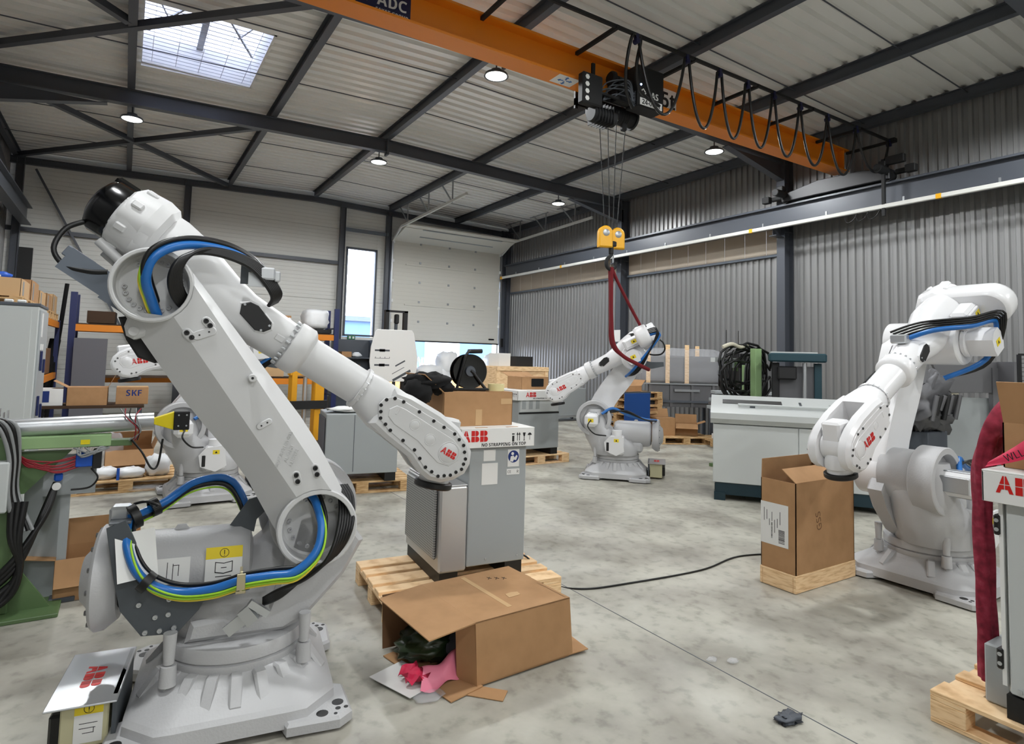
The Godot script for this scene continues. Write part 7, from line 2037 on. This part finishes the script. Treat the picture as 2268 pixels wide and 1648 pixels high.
	for i in 3: part("drawer", bx(Vector3(-0.02, 0.2 + i * 0.22, 0.256), Vector3(0.9, 0.2, 0.012), 0.004), M.tool_red)
	o = thing("paper_roof", "folded white card standing like a roof on the plain red cabinet", "card", Vector3(10.95, 0.827, -3.75), -0.3)
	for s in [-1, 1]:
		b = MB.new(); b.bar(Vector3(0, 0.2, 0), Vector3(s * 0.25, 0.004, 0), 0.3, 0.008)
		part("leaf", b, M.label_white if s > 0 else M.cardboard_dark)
	shut_box("cardboard_box", "brown box on the red cabinet with the emblem", Vector3(9.5, 0.967, -4.2), -0.3, Vector3(0.55, 0.24, 0.36), M.cardboard)
	o = thing("hose_coil", "coil of thick beige hose lying over the emblem cabinet and its box", "hose", Vector3(9.55, 1.22, -4.25), -0.3)
	for i in 4:
		var P := []
		for k in 19:
			var a := TAU * k / 18.0
			P.append(Vector3(0.62 * cos(a) + 0.03 * i, 0.05 + 0.05 * i + 0.05 * sin(a * 2.0), 0.3 * sin(a)))
		b = MB.new(); b.tube(P, 0.035, 10)
		part("hose_turn", b, M.hose_beige)
	o = thing("bracket_assembly", "grey bent bracket assembly on a post behind the right robot's head", "bracket", Vector3(9.3, 0, -3.55), -0.6)
	part("post", bx(Vector3(0.35, 0.85, 0), Vector3(0.08, 1.7, 0.08)), M.raw_steel); part("foot", bx(Vector3(0.3, 0.02, 0), Vector3(0.5, 0.04, 0.5)), M.raw_steel)
	b = MB.new()
	b.prism([Vector2(-0.45, 1.75), Vector2(0.4, 1.78), Vector2(0.4, 1.45), Vector2(0.48, 1.42), Vector2(0.48, 1.38), Vector2(-0.2, 1.36), Vector2(-0.3, 1.45)], -0.02, 0.02, 0.004)
	b.X = Transform3D(Basis(Vector3.UP, PI / 2), Vector3(0.4, 0, 0.15)); b.prism([Vector2(-0.15, 1.78), Vector2(0.15, 1.78), Vector2(0.2, 1.42), Vector2(-0.15, 1.42)], -0.015, 0.015)
	part("bent_plate", b, M.raw_steel)
	part("grey_board", bx(Vector3(0.05, 0.75, -0.1), Vector3(0.8, 1.1, 0.03)), M.ral_mid)
	o = thing("engine_block", "heap of dark engine-like metal parts behind the right robot's elbow", "machine part", Vector3(8.42, 0, -3.72), 0.0)
	part("stand", bx(Vector3(0, 0.45, 0), Vector3(0.5, 0.9, 0.4), 0.01), M.shade_metal)
	b = MB.new(); b.lump(Vector3(0, 1.25, 0), Vector3(0.75, 0.7, 0.5), 0.5, 9, 5.0, 24, 32, 4.0)
	part("casting", b, M.raw_steel)
	for i in 7: part("pipe", cy(Vector3(-0.3 + 0.1 * i, 1.05 + 0.06 * (i % 3), 0.26), Vector3(-0.25 + 0.1 * i, 1.35, 0.3), 0.03, 10), M.socket if i % 2 else M.raw_steel)
	# ---- mesh fence panel
	o = thing("mesh_panel", "black welded mesh fence panel leaning by the right wall", "fence", Vector3(10.9, 0, -3.2), -0.6)
	for x in [-0.36, 0.36]: part("post", bx(Vector3(x, 0.95, 0), Vector3(0.04, 1.9, 0.04)), M.black)
	part("post", bx(Vector3(0.02, 0.95, 0.03), Vector3(0.04, 1.86, 0.03)), M.black)
	for y in [0.06, 1.9]: part("rail", bx(Vector3(0, y, 0), Vector3(0.72, 0.03, 0.03)), M.black)
	b = MB.new()
	for i in 30: b.box(Vector3(0, 0.1 + i * 0.06, 0), Vector3(0.7, 0.006, 0.006))
	for i in 12: b.box(Vector3(-0.33 + i * 0.06, 0.97, 0), Vector3(0.006, 1.84, 0.006))
	part("mesh", b, M.black).set_meta("kind", "stuff")
	single("wall_notice", bx(Vector3(11.29, 2.35, -12.45), Vector3(0.012, 0.32, 0.24)), M.label_white, "white notice board on the far right-hand column behind the red sling", "notice")

func small_fittings():
	for k in [[11.25, 1.25, 0.22, 0.34, "larger grey switch box on the rear wall right of the shutter"], [11.42, 1.6, 0.14, 0.2, "small grey switch box on the rear wall right of the shutter"]]:
		var o := thing("switch_box", k[4], "switch box", Vector3(k[0], k[1], -18.44), 0.0)
		part("housing", bx(Vector3.ZERO, Vector3(k[2], k[3], 0.12), 0.01), M.ral_mid)
		part("cover", bx(Vector3(0, 0, 0.064), Vector3(k[2] * 0.8, k[3] * 0.8, 0.01), 0.003), M.shade_metal)
		part("knob", cy(Vector3(0, 0.02, 0.068), Vector3(0, 0.02, 0.09), 0.02, 12), M.black)

func bracing():
	small_fittings()
	var L := [[Vector3(-2.4, 6.2, -12.3), Vector3(2.1, 6.25, -7.7), "diagonal roof brace in the middle left bay, rising to the right"], [Vector3(-2.4, 6.2, -7.7), Vector3(-0.22, 6.23, -9.9), "diagonal roof brace in the middle left bay, falling to the right"], [Vector3(-2.4, 6.15, -18.2), Vector3(2.1, 6.22, -13.0), "diagonal roof brace in the rear left bay, rising to the right"], [Vector3(-2.4, 6.15, -12.7), Vector3(2.1, 6.22, -18.2), "diagonal roof brace in the rear left bay, falling to the right"]]
	for k in L:
		var b := MB.new(); b.bar(k[0], k[1], 0.1, 0.1)
		single("roof_brace", b, M.steel, k[2], "brace", "", "structure")
	var b := MB.new(); b.bar(Vector3(-2.05, 5.9, -18.36), Vector3(0.4, 1.2, -18.36), 0.07, 0.05)
	single("wall_brace", b, M.steel, "slanting brace on the rear wall at the far left", "brace", "", "structure")
	b = MB.new(); b.bar(Vector3(-2.38, 6.0, -13.5), Vector3(-2.38, 4.9, -18.2), 0.12, 0.22)
	single("wall_brace", b, M.steel, "heavy slanting brace on the left wall near the rear corner", "brace", "", "structure")
	single("wall_board", bx(Vector3(-2.2, 3.5, -18.49), Vector3(0.4, 1.0, 0.06)), M.black, "narrow black board on the rear wall at the left edge", "board")
